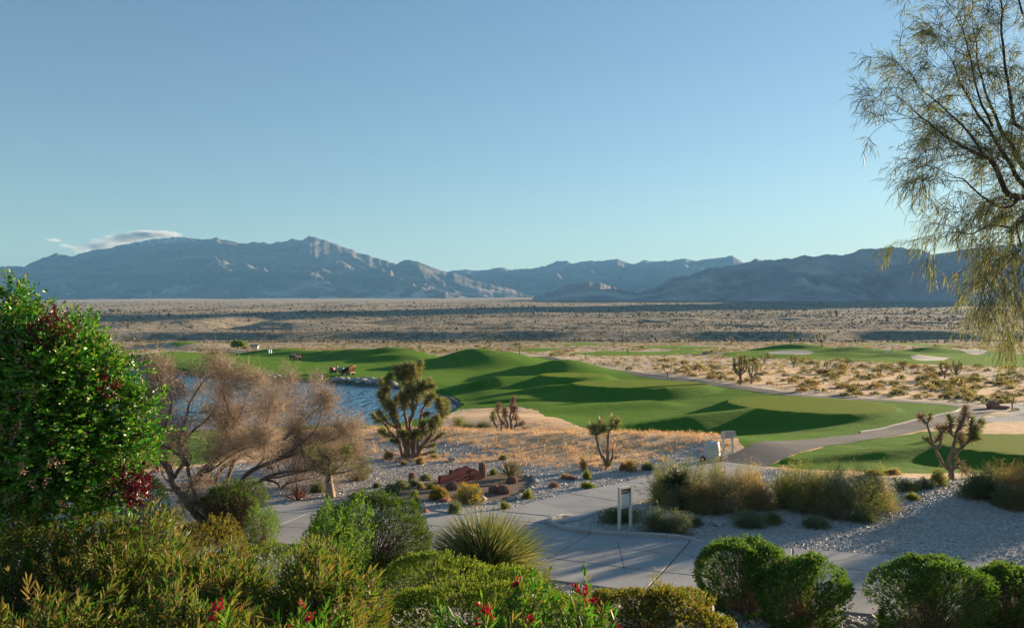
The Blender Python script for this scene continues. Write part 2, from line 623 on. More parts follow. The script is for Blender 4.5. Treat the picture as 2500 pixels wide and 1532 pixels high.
def H(x, y, dip=True):
    x, y = np.asarray(x, float), np.asarray(y, float)
    z = 2.3 * sm(17.2, 11.2, y + 2.6 * sm(2.2, 3.6, x)) + 0.16 * fbm(x / 3.1, y / 3.1, 3, 3) * sm(20, 12, y)
    wx = sm(29, 13, x)
    z = z - 1.15 * wx * sm(47.5, 60, y)
    z = z - 0.55 * sm(5, -9, x) * sm(47, 72, y)
    z = z + 1.15 * sm(120, 215, y) * wx - 0.25 * (1 - wx) * sm(60, 90, y)
    z = z + 0.05 * fbm(x / 5.0, y / 5.0, 3, 5) * sm(18, 30, y)
    # dry ridge between the gravel and the turf
    d, _ = line_dist([(-13, 55), (-7, 50), (0, 47.5), (6, 46.3), (10.5, 44.5)], x, y)
    z = z + 0.52 * np.exp(-(d / 3.6) ** 2)
    d, _ = line_dist([(-3, 70), (2, 66), (5.5, 60)], x, y)
    z = z + 0.5 * np.exp(-(d / 4.5) ** 2)
    # gravel swell on the right
    z = z + 0.35 * np.exp(-(((x - 17) / 6.0) ** 2 + ((y - 31.5) / 4.0) ** 2))
    # bank up from the water
    ps = poly_sdf(POND, x, y)
    z = z + np.where(y > 90, 0.55, 0.15) * sm(0.3, 6.5, -ps) * np.exp(-np.maximum(0, -ps) / 14.0) * sm(60, 75, y)
    for cx, cy, a, b, zt, sl in TEES:
        r = np.hypot((x - cx) / a, (y - cy) / b)
        z = smax(z, zt - sl * np.maximum(0, r - 1) * 0.5 * (a + b), 0.10)
    for pts, sl, hw in CRESTS:
        L = np.concatenate([[0], np.cumsum([math.hypot(q[0] - p[0], q[1] - p[1]) for p, q in zip(pts[:-1], pts[1:])])])
        d, t = line_dist(pts, x, y)
        zr = np.interp(t, L, [p[2] for p in pts])
        z = smax(z, zr - sl * np.maximum(0, d - hw), 0.12)
    m = (y > 110)
    if np.any(m):
        hx, hy, hz = x[m], y[m], z[m]
        base = hz.copy()
        for u, cy, zt, wa, wd, ro in HILLS:
            cx = (u - 1250) * cy / FPX
            dx, dy = hx - cx, hy - cy
            c, s = math.cos(ro), math.sin(ro)
            g = np.exp(-0.5 * (((dx * c + dy * s) / (wa * 0.72)) ** 2 + ((-dx * s + dy * c) / (wd * 0.72)) ** 2))
            hz = np.maximum(hz, base + (zt - base) * g) if False else hz + np.maximum(0, zt - hz) * g
        z = z.copy()
        z[m] = hz
    # open desert, the cut bank beyond it and the long slope up to the mountains
    far = sm(230, 420, y)
    z = z + far * (0.5 * fbm(x / 45, y / 45, 4, 9))
    yb = 700 + 90 * fbm(x / 260, x / 900, 3, 21) + 0.04 * np.abs(x)
    z = z + 7.0 * sm(0, 1, (y - yb) / (45 + 25 * vnoise(x / 120, y / 300, 4))) * (y > 200)
    up = np.maximum(0, y - yb - 30)
    z = z + 0.0462 * up
    wash = sm(60, 200, y - yb) * sm(2600, 900, y)
    z = z - wash * 7.0 * np.maximum(0, ridged(x / 300 + 3.1, y / 230, 3, 33) - 0.85)
    z = z - wash * 3.6 * np.maximum(0, ridged(x / 170 + .2 * y / 170, y / 75, 4, 61) - 0.75) * sm(2200, 1100, y)
    z = z + wash * 0.8 * fbm(x / 110, y / 70, 4, 41)
    z = z - wash * 12 * np.exp(-(((x + 0.30 * y - 40 * np.sin(y / 90)) / 26) ** 2)) * sm(1500, 900, y)
    # the pond's hollow and the beds of the paved ways
    z = np.where(ps > 0, np.minimum(z, WATER - 0.35 - 0.15 * np.minimum(ps, 4)), np.maximum(z, WATER + 0.28 + 0 * z))
    if dip:
        for ln, hw in ((WALK, WALK_HW), (BRANCH, BRANCH_HW), (PATH, PATH_HW)):
            dd, _ = line_dist(ln[::2], x, y)
            z = z - 0.13 * sm(hw - 0.30, hw - 0.75, dd)
    return z


def Hs(x, y, dip=True):
    return float(H(np.array([float(x)]), np.array([float(y)]), dip)[0])


_T = np.exp(np.linspace(math.log(4.0), math.log(6000), 1400))


def G(px, py):
    """First point of the land that a photo pixel shows."""
    x, z = (px - 1250) * _T / FPX, EYE - (py - HOR) * _T / FPX
    h = H(x, _T, False)
    below = np.nonzero(z < h)[0]
    i = below[0] if len(below) else len(_T) - 1
    if i > 0:
        a, b = z[i - 1] - h[i - 1], z[i] - h[i]
        t = a / (a - b + 1e-9)
        d = _T[i - 1] + (_T[i] - _T[i - 1]) * t
    else:
        d = _T[0]
    return np.array([(px - 1250) * d / FPX, d, Hs((px - 1250) * d / FPX, d, False)])


# ------------------------------------------------------------------ zones of the ground
def W(l):
    return np.array([P(*q) for q in l])[:, :2]


TURF_MAIN = np.vstack([W([(1125, 1003, -1.7), (1190, 1001, -1.6), (1272, 1000, -1.5), (1363, 1037, -1.3), (1454, 1069, -1.0), (1540, 1076, -0.8), (1640, 1076, -0.55),
                          (1728, 1078, -0.3), (1774, 1091, -0.15), (1820, 1110, -0.05)]),
                       PATH[(PATH[:, 1] > 41) & (PATH[:, 1] < 190)][::3],
                       np.array([(6, 205), (-8, 215), (-20, 226), (-45, 236), (-62, 252), (-85, 236), (-120, 215), (-160, 200), (-170, 150), (-80, 76), (-60, 66), (-40, 61),
                                 (-28, 60), (-19, 61.5), (-13.5, 62.5), (-8.5, 64.5), (-6.5, 72), (-6.0, 80)])])
TURF_LEFT = np.array([(-40, 62), (-26, 60.5), (-18, 58), (-12.6, 46), (-14, 39), (-18, 36), (-30, 36), (-45, 45)])
TURF_RIGHT = W([(1868, 1137, 0), (1987, 1100, 0), (2109, 1074, 0), (2247, 1047, 0.1), (2330, 1047, 0.1), (2420, 1056, 0.1), (2540, 1052, 0.2), (2760, 1080, 0), (2700, 1160, 0), (2500, 1166, 0),
                (2300, 1160, 0), (2150, 1158, 0), (2000, 1152, 0)])
FAR = [W([(1745, 872, -.4), (1850, 858, -.4), (1990, 853, -.4), (2100, 858, -.4), (2300, 858, -.4), (2540, 868, -.4), (2700, 885, -.4), (2620, 902, -.4), (2500, 899, -.4), (2350, 894, -.4),
          (2250, 890, -.4), (2150, 886, -.4), (2000, 880, -.4), (1850, 876, -.4)]),
       W([(1380, 865, -.4), (1480, 857, -.4), (1600, 859, -.4), (1700, 855, -.4), (1790, 862, -.4), (1690, 867, -.4), (1560, 869, -.4), (1450, 870, -.4)]),
       W([(2070, 846, -.4), (2180, 838, -.4), (2330, 842, -.4), (2340, 848, -.4), (2190, 848, -.4)]),
       W([(1350, 842, -.4), (1420, 836, -.4), (1490, 841, -.4), (1420, 844, -.4)]),
       W([(1230, 862, -.4), (1330, 852, -.4), (1390, 856, -.4), (1300, 864, -.4)]),
       W([(1530, 850, -.4), (1640, 845, -.4), (1760, 850, -.4), (1660, 854, -.4)]),
       W([(340, 846, -.4), (450, 838, -.4), (560, 842, -.4), (600, 850, -.4), (430, 854, -.4)]),
       W([(230, 872, -.4), (420, 856, -.4), (640, 868, -.4), (560, 880, -.4), (300, 888, -.4)])]
BUNKERS = [W([(1866, 860.0, .45), (1890, 857, .75), (1930, 855.4, .9), (1970, 855.6, .9), (1992, 858, .7), (1965, 861.5, .45), (1905, 862.8, .35)]),
           W([(2222, 876, -.4), (2260, 872.5, -.4), (2318, 874.5, -.4), (2305, 880.5, -.4), (2250, 881.5, -.4)]),
           W([(2325, 861, -.4), (2370, 859.5, -.4), (2412, 864, -.4), (2380, 867, -.4)]),
           W([(783, 863, -.8), (820, 862, -.8), (866, 867.5, -.8), (830, 870, -.8), (800, 868, -.8)]),
           W([(348, 850.5, -.4), (380, 848, -.4), (425, 849, -.4), (400, 852.5, -.4)])]
GRAVEL = np.vstack([W([(-300, 1180, 0), (100, 1165, 0), (400, 1150, 0), (700, 1120, 0), (860, 1108, 0), (960, 1120, 0), (1100, 1121, 0), (1300, 1128, 0), (1450, 1138, 0), (1560, 1130, 0),
                       (1640, 1105, 0), (1720, 1098, 0), (1790, 1120, 0), (1850, 1142, 0), (1960, 1158, 0), (2000, 1172, 0), (2150, 1176, 0), (2300, 1188, 0), (2420, 1172, 0), (2700, 1175, 0)]),
                    np.array([(60, 30), (60, -30), (-60, -30), (-60, 30)])])
GRAVEL3 = np.array([(30.6, 58.5), (34.5, 57.0), (40, 57), (52, 60), (60, 75), (45, 74), (40.5, 71), (39.2, 66), (36.5, 62.8)])
GRAVEL2 = np.array([(-8.5, 47.0), (-7.5, 41.5), (-2, 41), (0, 43), (-4, 45.5)])
DRY = np.vstack([W([(-300, 1120, 0), (300, 1105, 0)]), np.array([(-20, 58), (-12, 63), (-6, 80), (-4, 84), (0, 84), (6, 62), (10, 56), (14, 52)]), np.array([(36, 58), (42, 66), (44, 75), (36, 85), (31, 97), (27, 115),
                 (24, 140), (19, 160), (60, 160), (60, 20), (-60, 20)])])
SOIL = W([(958, 1212, .02), (985, 1190, .02), (1060, 1170, .02), (1150, 1158, .02), (1220, 1150, .02), (1278, 1150, .02), (1303, 1163, .02), (1298, 1182, .02), (1270, 1204, .02), (1225, 1218, .02), (1120, 1224, .02), (1030, 1224, .02)])


def clip(V, T, s):
    """Cut triangles along s = 0: the part where s > 0 and the rest."""
    ins = s[T] > 0
    c = ins.sum(1)
    tin, tout = [T[c == 3]], [T[c == 0]]
    newV = []
    nv = len(V)
    for want, lone in ((1, True), (2, False)):
        sel = T[c == want]
        if not len(sel):
            continue
        i_s = s[sel] > 0
        k = np.argmax(i_s == lone, 1)
        r = np.arange(len(sel))
        a, b, d = sel[r, k], sel[r, (k + 1) % 3], sel[r, (k + 2) % 3]
        tb, td = s[a] / (s[a] - s[b]), s[a] / (s[a] - s[d])
        pb, pd = V[a] + (V[b] - V[a]) * tb[:, None], V[a] + (V[d] - V[a]) * td[:, None]
        ib = nv + sum(len(q) for q in newV) + r
        newV.append(pb)
        idd = nv + sum(len(q) for q in newV) + r
        newV.append(pd)
        one = np.stack([a, ib, idd], 1)
        two = np.concatenate([np.stack([ib, b, d], 1), np.stack([ib, d, idd], 1)])
        (tin if lone else tout).append(one)
        (tout if lone else tin).append(two)
    V2 = np.vstack([V] + newV) if newV else V
    return V2, np.concatenate(tin), np.concatenate(tout)


def compact(V, T):
    u, inv = np.unique(T, return_inverse=True)
    return V[u], inv.reshape(T.shape)


th = np.radians(np.concatenate([np.arange(-180, -36, 6), np.arange(-36, 36, 0.2), np.arange(36, 180, 6)]))
rr = np.concatenate([np.exp(np.linspace(math.log(2.0), math.log(28), 100, endpoint=False)), np.exp(np.linspace(math.log(28), math.log(260), 270, endpoint=False)),
                     np.exp(np.linspace(math.log(260), math.log(1800), 210, endpoint=False)), np.exp(np.linspace(math.log(1800), math.log(14000), 70))])
RR, TH = np.meshgrid(rr, th, indexing='ij')
gx, gy = (RR * np.sin(TH)).ravel(), (RR * np.cos(TH)).ravel()
gz = H(gx, gy)
GV = np.stack([gx, gy, gz], 1)
nr, nt = RR.shape
ii, jj = np.meshgrid(np.arange(nr - 1), np.arange(nt), indexing='ij')
a_, b_ = (ii * nt + jj).ravel(), (ii * nt + (jj + 1) % nt).ravel()
c_, d_ = ((ii + 1) * nt + (jj + 1) % nt).ravel(), ((ii + 1) * nt + jj).ravel()
GT = np.concatenate([np.stack([a_, b_, c_], 1), np.stack([a_, c_, d_], 1)])[:, ::-1]
cen = np.full(nt - 2, 0)
GT = np.concatenate([GT, np.stack([np.full(nt - 2, 0), np.arange(1, nt - 1), np.arange(2, nt)], 1)])


def union(polys, x, y):
    s = np.full(x.shape, -1e9)
    for q in polys:
        s = np.maximum(s, poly_sdf(q, x, y))
    return s


# --- ground materials
def sxp(g, i):
    s = g.n.new('ShaderNodeSeparateXYZ')
    g.l.new(g.pos, s.inputs[0])
    return s.outputs[i]


g = NG("turf_grass")
n1 = g.noise(0.10, 3)
n2 = g.noise(1.3, 5)
n3 = g.noise(9.0, 3)
c = g.ramp(n1, [(0.32, (0.018, 0.130, 0.012)), (0.55, (0.032, 0.155, 0.012)), (0.72, (0.064, 0.172, 0.014))])
c = g.mix(g.step(n2, 0.35, 0.75), c, g.mix(0.5, c, (0.085, 0.128, 0.022)))
wv = g.math('SINE', g.math('ADD', g.math('MULTIPLY', sxp(g, 0), 1.15), g.math('MULTIPLY', sxp(g, 1), 0.55)))
c = g.mix(g.math('MULTIPLY', g.step(wv, -0.3, 0.3), 0.38), c, g.mix(0.5, c, (0.10, 0.17, 0.03)))
worn = g.math('MULTIPLY', g.step(g.noise(0.16, 7, rough=0.75), 0.56, 0.70), 0.6)
c = g.mix(worn, c, (0.13, 0.125, 0.04))
c = g.mix(g.math('MULTIPLY', g.step(n3, 0.55, 0.8), 0.35), c, (0.022, 0.070, 0.012))
b1 = g.bump(g.noise(26.0, 2), 0.7, 0.07)
b2 = g.bump(g.noise(1.3, 5, stretch=(0.7, 1.8, 1)), 0.75, 0.28, b1)
M_TURF = g.out(c, 0.9, b2, spec=0.05, sheen=0.12, sheen_col=(0.6, 0.8, 0.1))

g = NG("tee_grass")
c = g.ramp(g.noise(1.6, 5), [(0.3, (0.062, 0.112, 0.005)), (0.7, (0.088, 0.122, 0.007))])
M_TEE = g.out(c, 0.9, g.bump(g.noise(34.0, 2), 0.4, 0.03), spec=0.03, sheen=0.08, sheen_col=(0.6, 0.8, 0.1))

g = NG("gravel_stones")
v = g.voro(13.0, 'Color')
vd = g.voro(13.0, 'Distance')
v2 = g.voro(31.0, 'Color')
sep = g.n.new('ShaderNodeSeparateColor')
g.l.new(v, sep.inputs[0])
sep2 = g.n.new('ShaderNodeSeparateColor')
g.l.new(v2, sep2.inputs[0])
c = g.ramp(sep.outputs[0], [(0.0, (0.20, 0.188, 0.18)), (0.45, (0.34, 0.317, 0.298)), (0.8, (0.43, 0.40, 0.37)), (0.96, (0.62, 0.59, 0.56))])
c2 = g.ramp(sep2.outputs[1], [(0.0, (0.27, 0.25, 0.235)), (0.7, (0.43, 0.395, 0.365)), (1.0, (0.52, 0.49, 0.46))])
c = g.mix(0.45, c, c2)
c = g.mix(g.step(g.noise(0.35, 6), 0.40, 0.70), c, g.mix(0.65, c, (0.30, 0.24, 0.18)))
nb = g.bump(vd, 0.7, 0.05)
M_GRAVEL = g.out(c, 0.6, g.bump(g.noise(9, 4), 0.5, 0.06, nb), spec=0.5)

g = NG("dry_grass_ground")
n1 = g.noise(1.1, 6)
c = g.ramp(n1, [(0.28, (0.30, 0.205, 0.135)), (0.46, (0.47, 0.31, 0.185)), (0.60, (0.58, 0.39, 0.24)), (0.75, (0.38, 0.275, 0.16))])
c = g.mix(g.math('MULTIPLY', g.step(g.noise(3.5, 5), 0.48, 0.66), 0.75), c, (0.17, 0.120, 0.070))
M_DRY = g.out(c, 0.8, g.bump(g.noise(7.0, 5), 0.6, 0.10), spec=0.25, sheen=0.3, sheen_col=(0.9, 0.65, 0.4))

g = NG("garden_soil")
c = g.ramp(g.noise(3.0, 6), [(0.3, (0.15, 0.115, 0.085)), (0.7, (0.24, 0.185, 0.135))])
M_SOIL = g.out(c, 0.95, g.bump(g.noise(22, 4), 0.5, 0.03), spec=0.1)

g = NG("desert_sand")
n1 = g.noise(0.22, 6)
sandc = g.ramp(n1, [(0.34, (0.50, 0.39, 0.285)), (0.52, (0.62, 0.49, 0.37)), (0.66, (0.40, 0.305, 0.21))])
tuft = g.step(g.noise(0.75, 5, stretch=(1, 0.55, 1)), 0.47, 0.60)
shr = g.ramp(g.noise(0.09, 4), [(0.35, (0.235, 0.185, 0.100)), (0.6, (0.30, 0.235, 0.135)), (0.75, (0.21, 0.185, 0.085))])
near = g.mix(g.math('MULTIPLY', tuft, 0.75), sandc, shr)
# further out brush hides most of the sand: one bush every few metres
sepp = g.n.new('ShaderNodeSeparateXYZ')
g.l.new(g.pos, sepp.inputs[0])
fard = g.step(sepp.outputs[1], 230.0, 520.0)
bush = g.math('MAXIMUM', g.step(g.voro(0.22, 'Distance'), 0.55, 0.34), g.math('MULTIPLY', g.step(g.voro(0.075, 'Distance', stretch=(1, .6, 1)), 0.46, 0.30), 0.9))
plain = g.ramp(g.noise(0.010, 6, stretch=(0.45, 1.0, 1)), [(0.30, (0.205, 0.176, 0.125)), (0.50, (0.262, 0.222, 0.160)), (0.64, (0.315, 0.258, 0.188)), (0.8, (0.38, 0.29, 0.21))])
farc = g.mix(g.math('MULTIPLY', bush, 0.85), plain, (0.045, 0.050, 0.026))
vfar = g.step(sepp.outputs[1], 1500.0, 5200.0)
farc = g.mix(g.math('MULTIPLY', vfar, 0.6), farc, g.ramp(g.noise(0.0016, 5, stretch=(0.4, 1, 1)), [(0.35, (0.125, 0.112, 0.084)), (0.65, (0.18, 0.158, 0.122))]))
c = g.mix(fard, near, farc)
bb = g.bump(g.noise(0.6, 5), 0.7, 0.5)
M_SAND = g.out(c, 0.95, bb, spec=0.05, sheen=0.12, sheen_col=(0.8, 0.65, 0.5))

M_BUNKER = mat_noise("bunker_sand", [(0.40, 0.355, 0.30), (0.50, 0.45, 0.385)], 0.4, 0.95, obj=False)

wob = fbm(gx / 2.2, gy / 2.2, 4, 70)
Vc, rest = GV, GT
names = [("bunker", lambda x, y: union(BUNKERS, x, y), 0.35, M_BUNKER),
         ("tee_green", lambda x, y: np.max([(1 - np.hypot((x - t[0]) / t[2], (y - t[1]) / t[3])) * 0.5 * (t[2] + t[3]) for t in TEES], 0), 0.0, M_TEE),
         ("turf", lambda x, y: union([TURF_MAIN, TURF_RIGHT, TURF_LEFT] + FAR, x, y), 0.22, M_TURF),
         ("garden_bed", lambda x, y: poly_sdf(SOIL, x, y), 0.12, M_SOIL),
         ("gravel_ground", lambda x, y: union([GRAVEL, GRAVEL2, GRAVEL3], x, y), 0.55, M_GRAVEL),
         ("dry_grass_bank", lambda x, y: poly_sdf(DRY, x, y), 0.7, M_DRY)]
for nm, fn, w, mt in names:
    s = fn(Vc[:, 0], Vc[:, 1])
    s = s + w * fbm(Vc[:, 0] / 1.7, Vc[:, 1] / 1.7, 3, 70) * np.minimum(1, np.hypot(Vc[:, 0], Vc[:, 1]) / 40)
    Vc, tin, rest = clip(Vc, rest, s + 1e-7)
    v_, t_ = compact(Vc, tin)
    Acc().add(v_, t_).build(nm, mt, smooth=True, kind='structure')
v_, t_ = compact(Vc, rest)
Acc().add(v_, t_).build("desert_ground", M_SAND, smooth=True, kind='structure')

# ------------------------------------------------------------------ mountains
def rock_material(name, k):
    g = NG(name)
    sz = g.n.new('ShaderNodeSeparateXYZ')
    g.l.new(g.pos, sz.inputs[0])
    n1 = g.noise(0.0035, 8, rough=0.68)
    strat = g.noise(0.012, 5, stretch=(0.12, 0.12, 1.6))
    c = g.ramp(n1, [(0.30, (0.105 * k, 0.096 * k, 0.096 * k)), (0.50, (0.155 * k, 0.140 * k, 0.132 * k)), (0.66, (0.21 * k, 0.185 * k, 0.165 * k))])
    c = g.mix(g.math('MULTIPLY', g.step(strat, 0.48, 0.66), 0.4), c, (0.32, 0.28, 0.24))
    low = g.math('MULTIPLY', g.step(sz.outputs[2], 420.0, 270.0), g.step(g.noise(0.006, 6, stretch=(0.5, 1, 1)), 0.50, 0.62))
    c = g.mix(g.math('MULTIPLY', low, 0.8), c, (0.58, 0.51, 0.44))
    snow = g.math('MULTIPLY', g.math('MULTIPLY', g.step(sz.outputs[2], 760.0, 800.0), g.step(sz.outputs[0], -2700.0, -2950.0)), g.step(g.noise(0.03, 5), 0.47, 0.60))
    c = g.mix(g.math('MULTIPLY', snow, 0.75), c, (0.78, 0.80, 0.84))
    return g.out(c, 0.95, g.bump(g.noise(0.02, 6), 0.45, 9.0), spec=0.05)


M_ROCK = rock_material("mountain_rock", 0.80)
M_ROCK_HAZE = rock_material("haze_lightened_rock", 2.1)  # same rock, its colour lightened in place of thicker haze


def mountain(name, crest, yc, yf, amp, seed, back=0.5, pw=1.25, ustep=3.0, rows=80, mt=None):
    """A range with its crest line at depth yc and its foot at depth yf, eroded into spurs and gullies."""
    cr = np.array(crest, float)
    u = np.arange(cr[0, 0], cr[-1, 0] + 0.1, ustep)
    py = np.interp(u, cr[:, 0], cr[:, 1])
    py = py + 1.7 * fbm(u / 15.0, u * 0 + seed, 5, seed, 0.6)
    t = np.concatenate([np.linspace(0, 1, rows), 1 + np.linspace(0.04, back, 14)])
    Y = yf + (yc - yf) * t
    uu, yy = np.meshgrid(u, Y)
    tt = np.repeat(t[:, None], len(u), 1)
    x = (uu - 1250) / FPX * yy
    zc = EYE + (HOR - np.repeat(py[None], len(t), 0)) / FPX * yc
    zb = H(((u - 1250) / FPX * yf), np.full(len(u), float(yf)))[None] - 6
    s = np.where(tt <= 1, np.clip(tt, 0, 1) ** pw, 1 - 0.9 * (tt - 1))
    z = zb + (zc - zb) * s
    wx, wy = x + 260 * fbm(x / 700, yy / 700, 3, seed + 5), yy + 260 * fbm(x / 700, yy / 700, 3, seed + 6)
    env = np.where(tt <= 1, np.sin(np.pi * np.clip(tt, 0, 1) ** 0.9) ** 0.8, 0.2) * np.clip((zc - zb) / 260.0, 0.06, 1.3)
    z = z + env * amp * 0.62 * (ridged(wx / 900, wy / 900, 6, seed, 0.55) - 0.75)
    lim = EYE + (zc - EYE) / yc * yy * np.where(tt < 1, 0.90 + 0.10 * tt ** 3, 1.0)
    z = np.where(tt < 1, np.minimum(z, np.maximum(lim, zb + (zc - zb) * s * 0.9)), np.minimum(z, lim - 4 * (tt - 1)))
    V = np.stack([x, yy, z], -1).reshape(-1, 3)
    n, m = x.shape
    i, j = np.meshgrid(np.arange(n - 1), np.arange(m - 1), indexing='ij')
    q = np.stack([i * m + j, i * m + j + 1, (i + 1) * m + j + 1, (i + 1) * m + j], -1).reshape(-1, 4)
    return Acc().add(V, q).build(name, mt or M_ROCK, smooth=True, kind='structure')


LEFTR = [(-420, 668), (-200, 655), (0, 650), (30, 649), (58, 652), (91, 634), (109, 627), (134, 619), (152, 620), (170, 626), (223, 611), (284, 601), (325, 592), (350, 586), (406, 580), (431, 578), (472, 581),
         (500, 583), (533, 581), (558, 588), (601, 595), (619, 591), (634, 594), (644, 590), (660, 596), (675, 591), (695, 589), (715, 583), (736, 588), (756, 577), (776, 581), (807, 591), (837, 601), (873, 616),
         (913, 629), (939, 634), (969, 644), (1010, 662), (1060, 690), (1120, 712), (1180, 724)]
MID2 = [(880, 690), (940, 660), (969, 644), (977, 636), (994, 634), (1040, 644), (1076, 662), (1110, 668), (1180, 690), (1260, 708), (1330, 720)]
MID = [(960, 690), (1040, 668), (1091, 662), (1141, 658), (1192, 659), (1218, 653), (1250, 657), (1296, 655), (1331, 649), (1357, 638), (1387, 636), (1397, 644), (1417, 639), (1453, 637), (1509, 632), (1529, 639), (1549, 644),
       (1575, 635), (1600, 638), (1636, 636), (1671, 631), (1702, 637), (1732, 630), (1788, 624), (1816, 641), (1850, 650), (1960, 645), (2100, 640), (2400, 650)]
RIGHTR = [(1480, 727), (1540, 719), (1575, 707), (1605, 697), (1636, 679), (1681, 672), (1732, 655), (1783, 647), (1816, 642), (1844, 632), (1869, 635), (1910, 631), (1935, 630), (1965, 622), (1991, 626), (2021, 621),
          (2041, 623), (2072, 621), (2102, 608), (2138, 608), (2189, 602), (2214, 607), (2244, 608), (2275, 620), (2326, 613), (2400, 604), (2480, 595), (2560, 570), (2700, 478), (2850, 420), (2950, 424), (3060, 490), (3180, 590), (3320, 715)]  # unseen crest past the right edge, raised to throw the valley's shadow band
HILL = [(1300, 724), (1351, 712), (1387, 693), (1428, 689), (1473, 693), (1519, 707), (1580, 722)]
mountain("mountain_range", LEFTR, 7600, 6000, 150, 3, pw=1.1)
mountain("mountain_range", MID2, 7300, 6100, 90, 8)
mountain("mountain_range", MID, 9400, 7200, 170, 13)
mountain("mountain_range", RIGHTR, 4500, 3700, 110, 19, mt=M_ROCK_HAZE)
mountain("hill", HILL, 4300, 3900, 30, 27, mt=M_ROCK_HAZE)

# ------------------------------------------------------------------ air
m, n, l = newmat("haze_air")
pv = n.new('ShaderNodeVolumePrincipled')
pv.inputs['Color'].default_value = (0.23, 0.56, 1.0, 1)
pv.inputs['Density'].default_value = 0.5 / 9300
pv.inputs['Anisotropy'].default_value = 0.0
o = n.new('ShaderNodeOutputMaterial')
l.new(pv.outputs[0], o.inputs['Volume'])
hz = Acc().add(*boxv((0, 0, 470), (36000, 32000, 966))).build("haze", m, loc=(0, 0, 0), kind='stuff')
tag(hz, "thin blue morning haze that fills the air over the valley", "haze")

# ------------------------------------------------------------------ paved ways
g = NG("concrete")
c = g.ramp(g.noise(0.55, 7, rough=0.7), [(0.28, (0.265, 0.262, 0.262)), (0.5, (0.355, 0.350, 0.345)), (0.72, (0.41, 0.405, 0.395))])
c = g.mix(g.math('MULTIPLY', g.step(g.noise(2.3, 6, rough=0.7), 0.58, 0.70), 0.45), c, (0.25, 0.23, 0.21))
c = g.mix(g.math('MULTIPLY', g.step(g.noise(0.9, 3, stretch=(0.35, 2.2, 1)), 0.60, 0.72), 0.35), c, (0.24, 0.23, 0.22))
crk = g.step(g.voro(0.33, 'Distance', 'DISTANCE_TO_EDGE'), 0.006, 0.002)
c = g.mix(g.math('MULTIPLY', crk, g.math('MULTIPLY', g.step(g.noise(0.25, 2), 0.50, 0.56), 0.7)), c, (0.10, 0.09, 0.08))
M_CONC = g.out(c, 0.85, g.bump(g.noise(18, 4), 0.3, 0.01), spec=0.2)
M_JOINT = mat_noise("joint_filler", [(0.07, 0.068, 0.065), (0.10, 0.095, 0.09)], 4, 0.95, obj=False)
M_ASPH = mat_noise("asphalt", [(0.044, 0.049, 0.058), (0.062, 0.067, 0.077), (0.082, 0.085, 0.092)], 0.8, 0.9, 0.4, 30, obj=False, bdist=0.01)
M_KERB = mat_noise("kerb_concrete", [(0.34, 0.325, 0.30), (0.44, 0.42, 0.39)], 1.3, 0.85, 0.2, 20, obj=False, bdist=0.01)


def normals2(ln):
    t = nz(np.gradient(ln[:, :2], axis=0))
    return np.stack([-t[:, 1], t[:, 0]], 1)


def ribbon(ln, o0, o1, lift, thick=0.0):
    """Sheet that follows a line between two sideways offsets, laid on the land."""
    nn = normals2(ln)
    cols = np.linspace(o0, o1, 5)
    P2 = ln[:, None, :2] + nn[:, None] * cols[None, :, None]
    z = H(P2[..., 0].ravel(), P2[..., 1].ravel(), False).reshape(P2.shape[:2]) + lift
    V = np.concatenate([P2, z[..., None]], -1).reshape(-1, 3)
    n, k = len(ln), 5
    i, j = np.meshgrid(np.arange(n - 1), np.arange(k - 1), indexing='ij')
    q = np.stack([i * k + j, (i + 1) * k + j, (i + 1) * k + j + 1, i * k + j + 1], -1).reshape(-1, 4)
    return V, q


def slab(a, b, o0, o1, ln, L, top, th, gap=0.017):
    """One paving slab between two stations of a line, with a chamfered rim."""
    m = (L > a + 1e-6) & (L < b - 1e-6)
    st = np.concatenate([[a + gap], L[m][::3], [b - gap]])
    c = np.stack([np.interp(st, L, ln[:, 0]), np.interp(st, L, ln[:, 1])], 1)
    t = nz(np.stack([np.interp(st + .05, L, ln[:, 0]) - np.interp(st - .05, L, ln[:, 0]), np.interp(st + .05, L, ln[:, 1]) - np.interp(st - .05, L, ln[:, 1])], 1))
    nn = np.stack([-t[:, 1], t[:, 0]], 1)
    lo, hi = c + nn * (o0 + gap), c + nn * (o1 - gap)
    out = np.concatenate([lo, hi[::-1]])
    z = H(out[:, 0], out[:, 1], False)
    cen = out.mean(0)
    inn = out + nz(cen - out) * 0.02
    k = len(out)
    V = np.concatenate([np.column_stack([out, z + top - th]), np.column_stack([out, z + top - 0.012]), np.column_stack([inn, z + top])])
    i = np.arange(k)
    F4 = np.concatenate([np.stack([i, (i + 1) % k, (i + 1) % k + k, i + k], 1), np.stack([i + k, (i + 1) % k + k, (i + 1) % k + 2 * k, i + 2 * k], 1)])
    h = k // 2
    caps = np.array([[2 * k + q, 2 * k + q + 1, 3 * k - 2 - q, 3 * k - 1 - q] for q in range(h - 1)])
    return V, np.concatenate([F4, caps])


def arclen(ln):
    return np.concatenate([[0], np.cumsum(np.linalg.norm(np.diff(ln[:, :2], axis=0), axis=1))])


def slab_root(name, loc):
    o = bpy.data.objects.new(name, None)
    COL.objects.link(o)
    o.location = loc
    o['kind'] = 'structure'
    return o


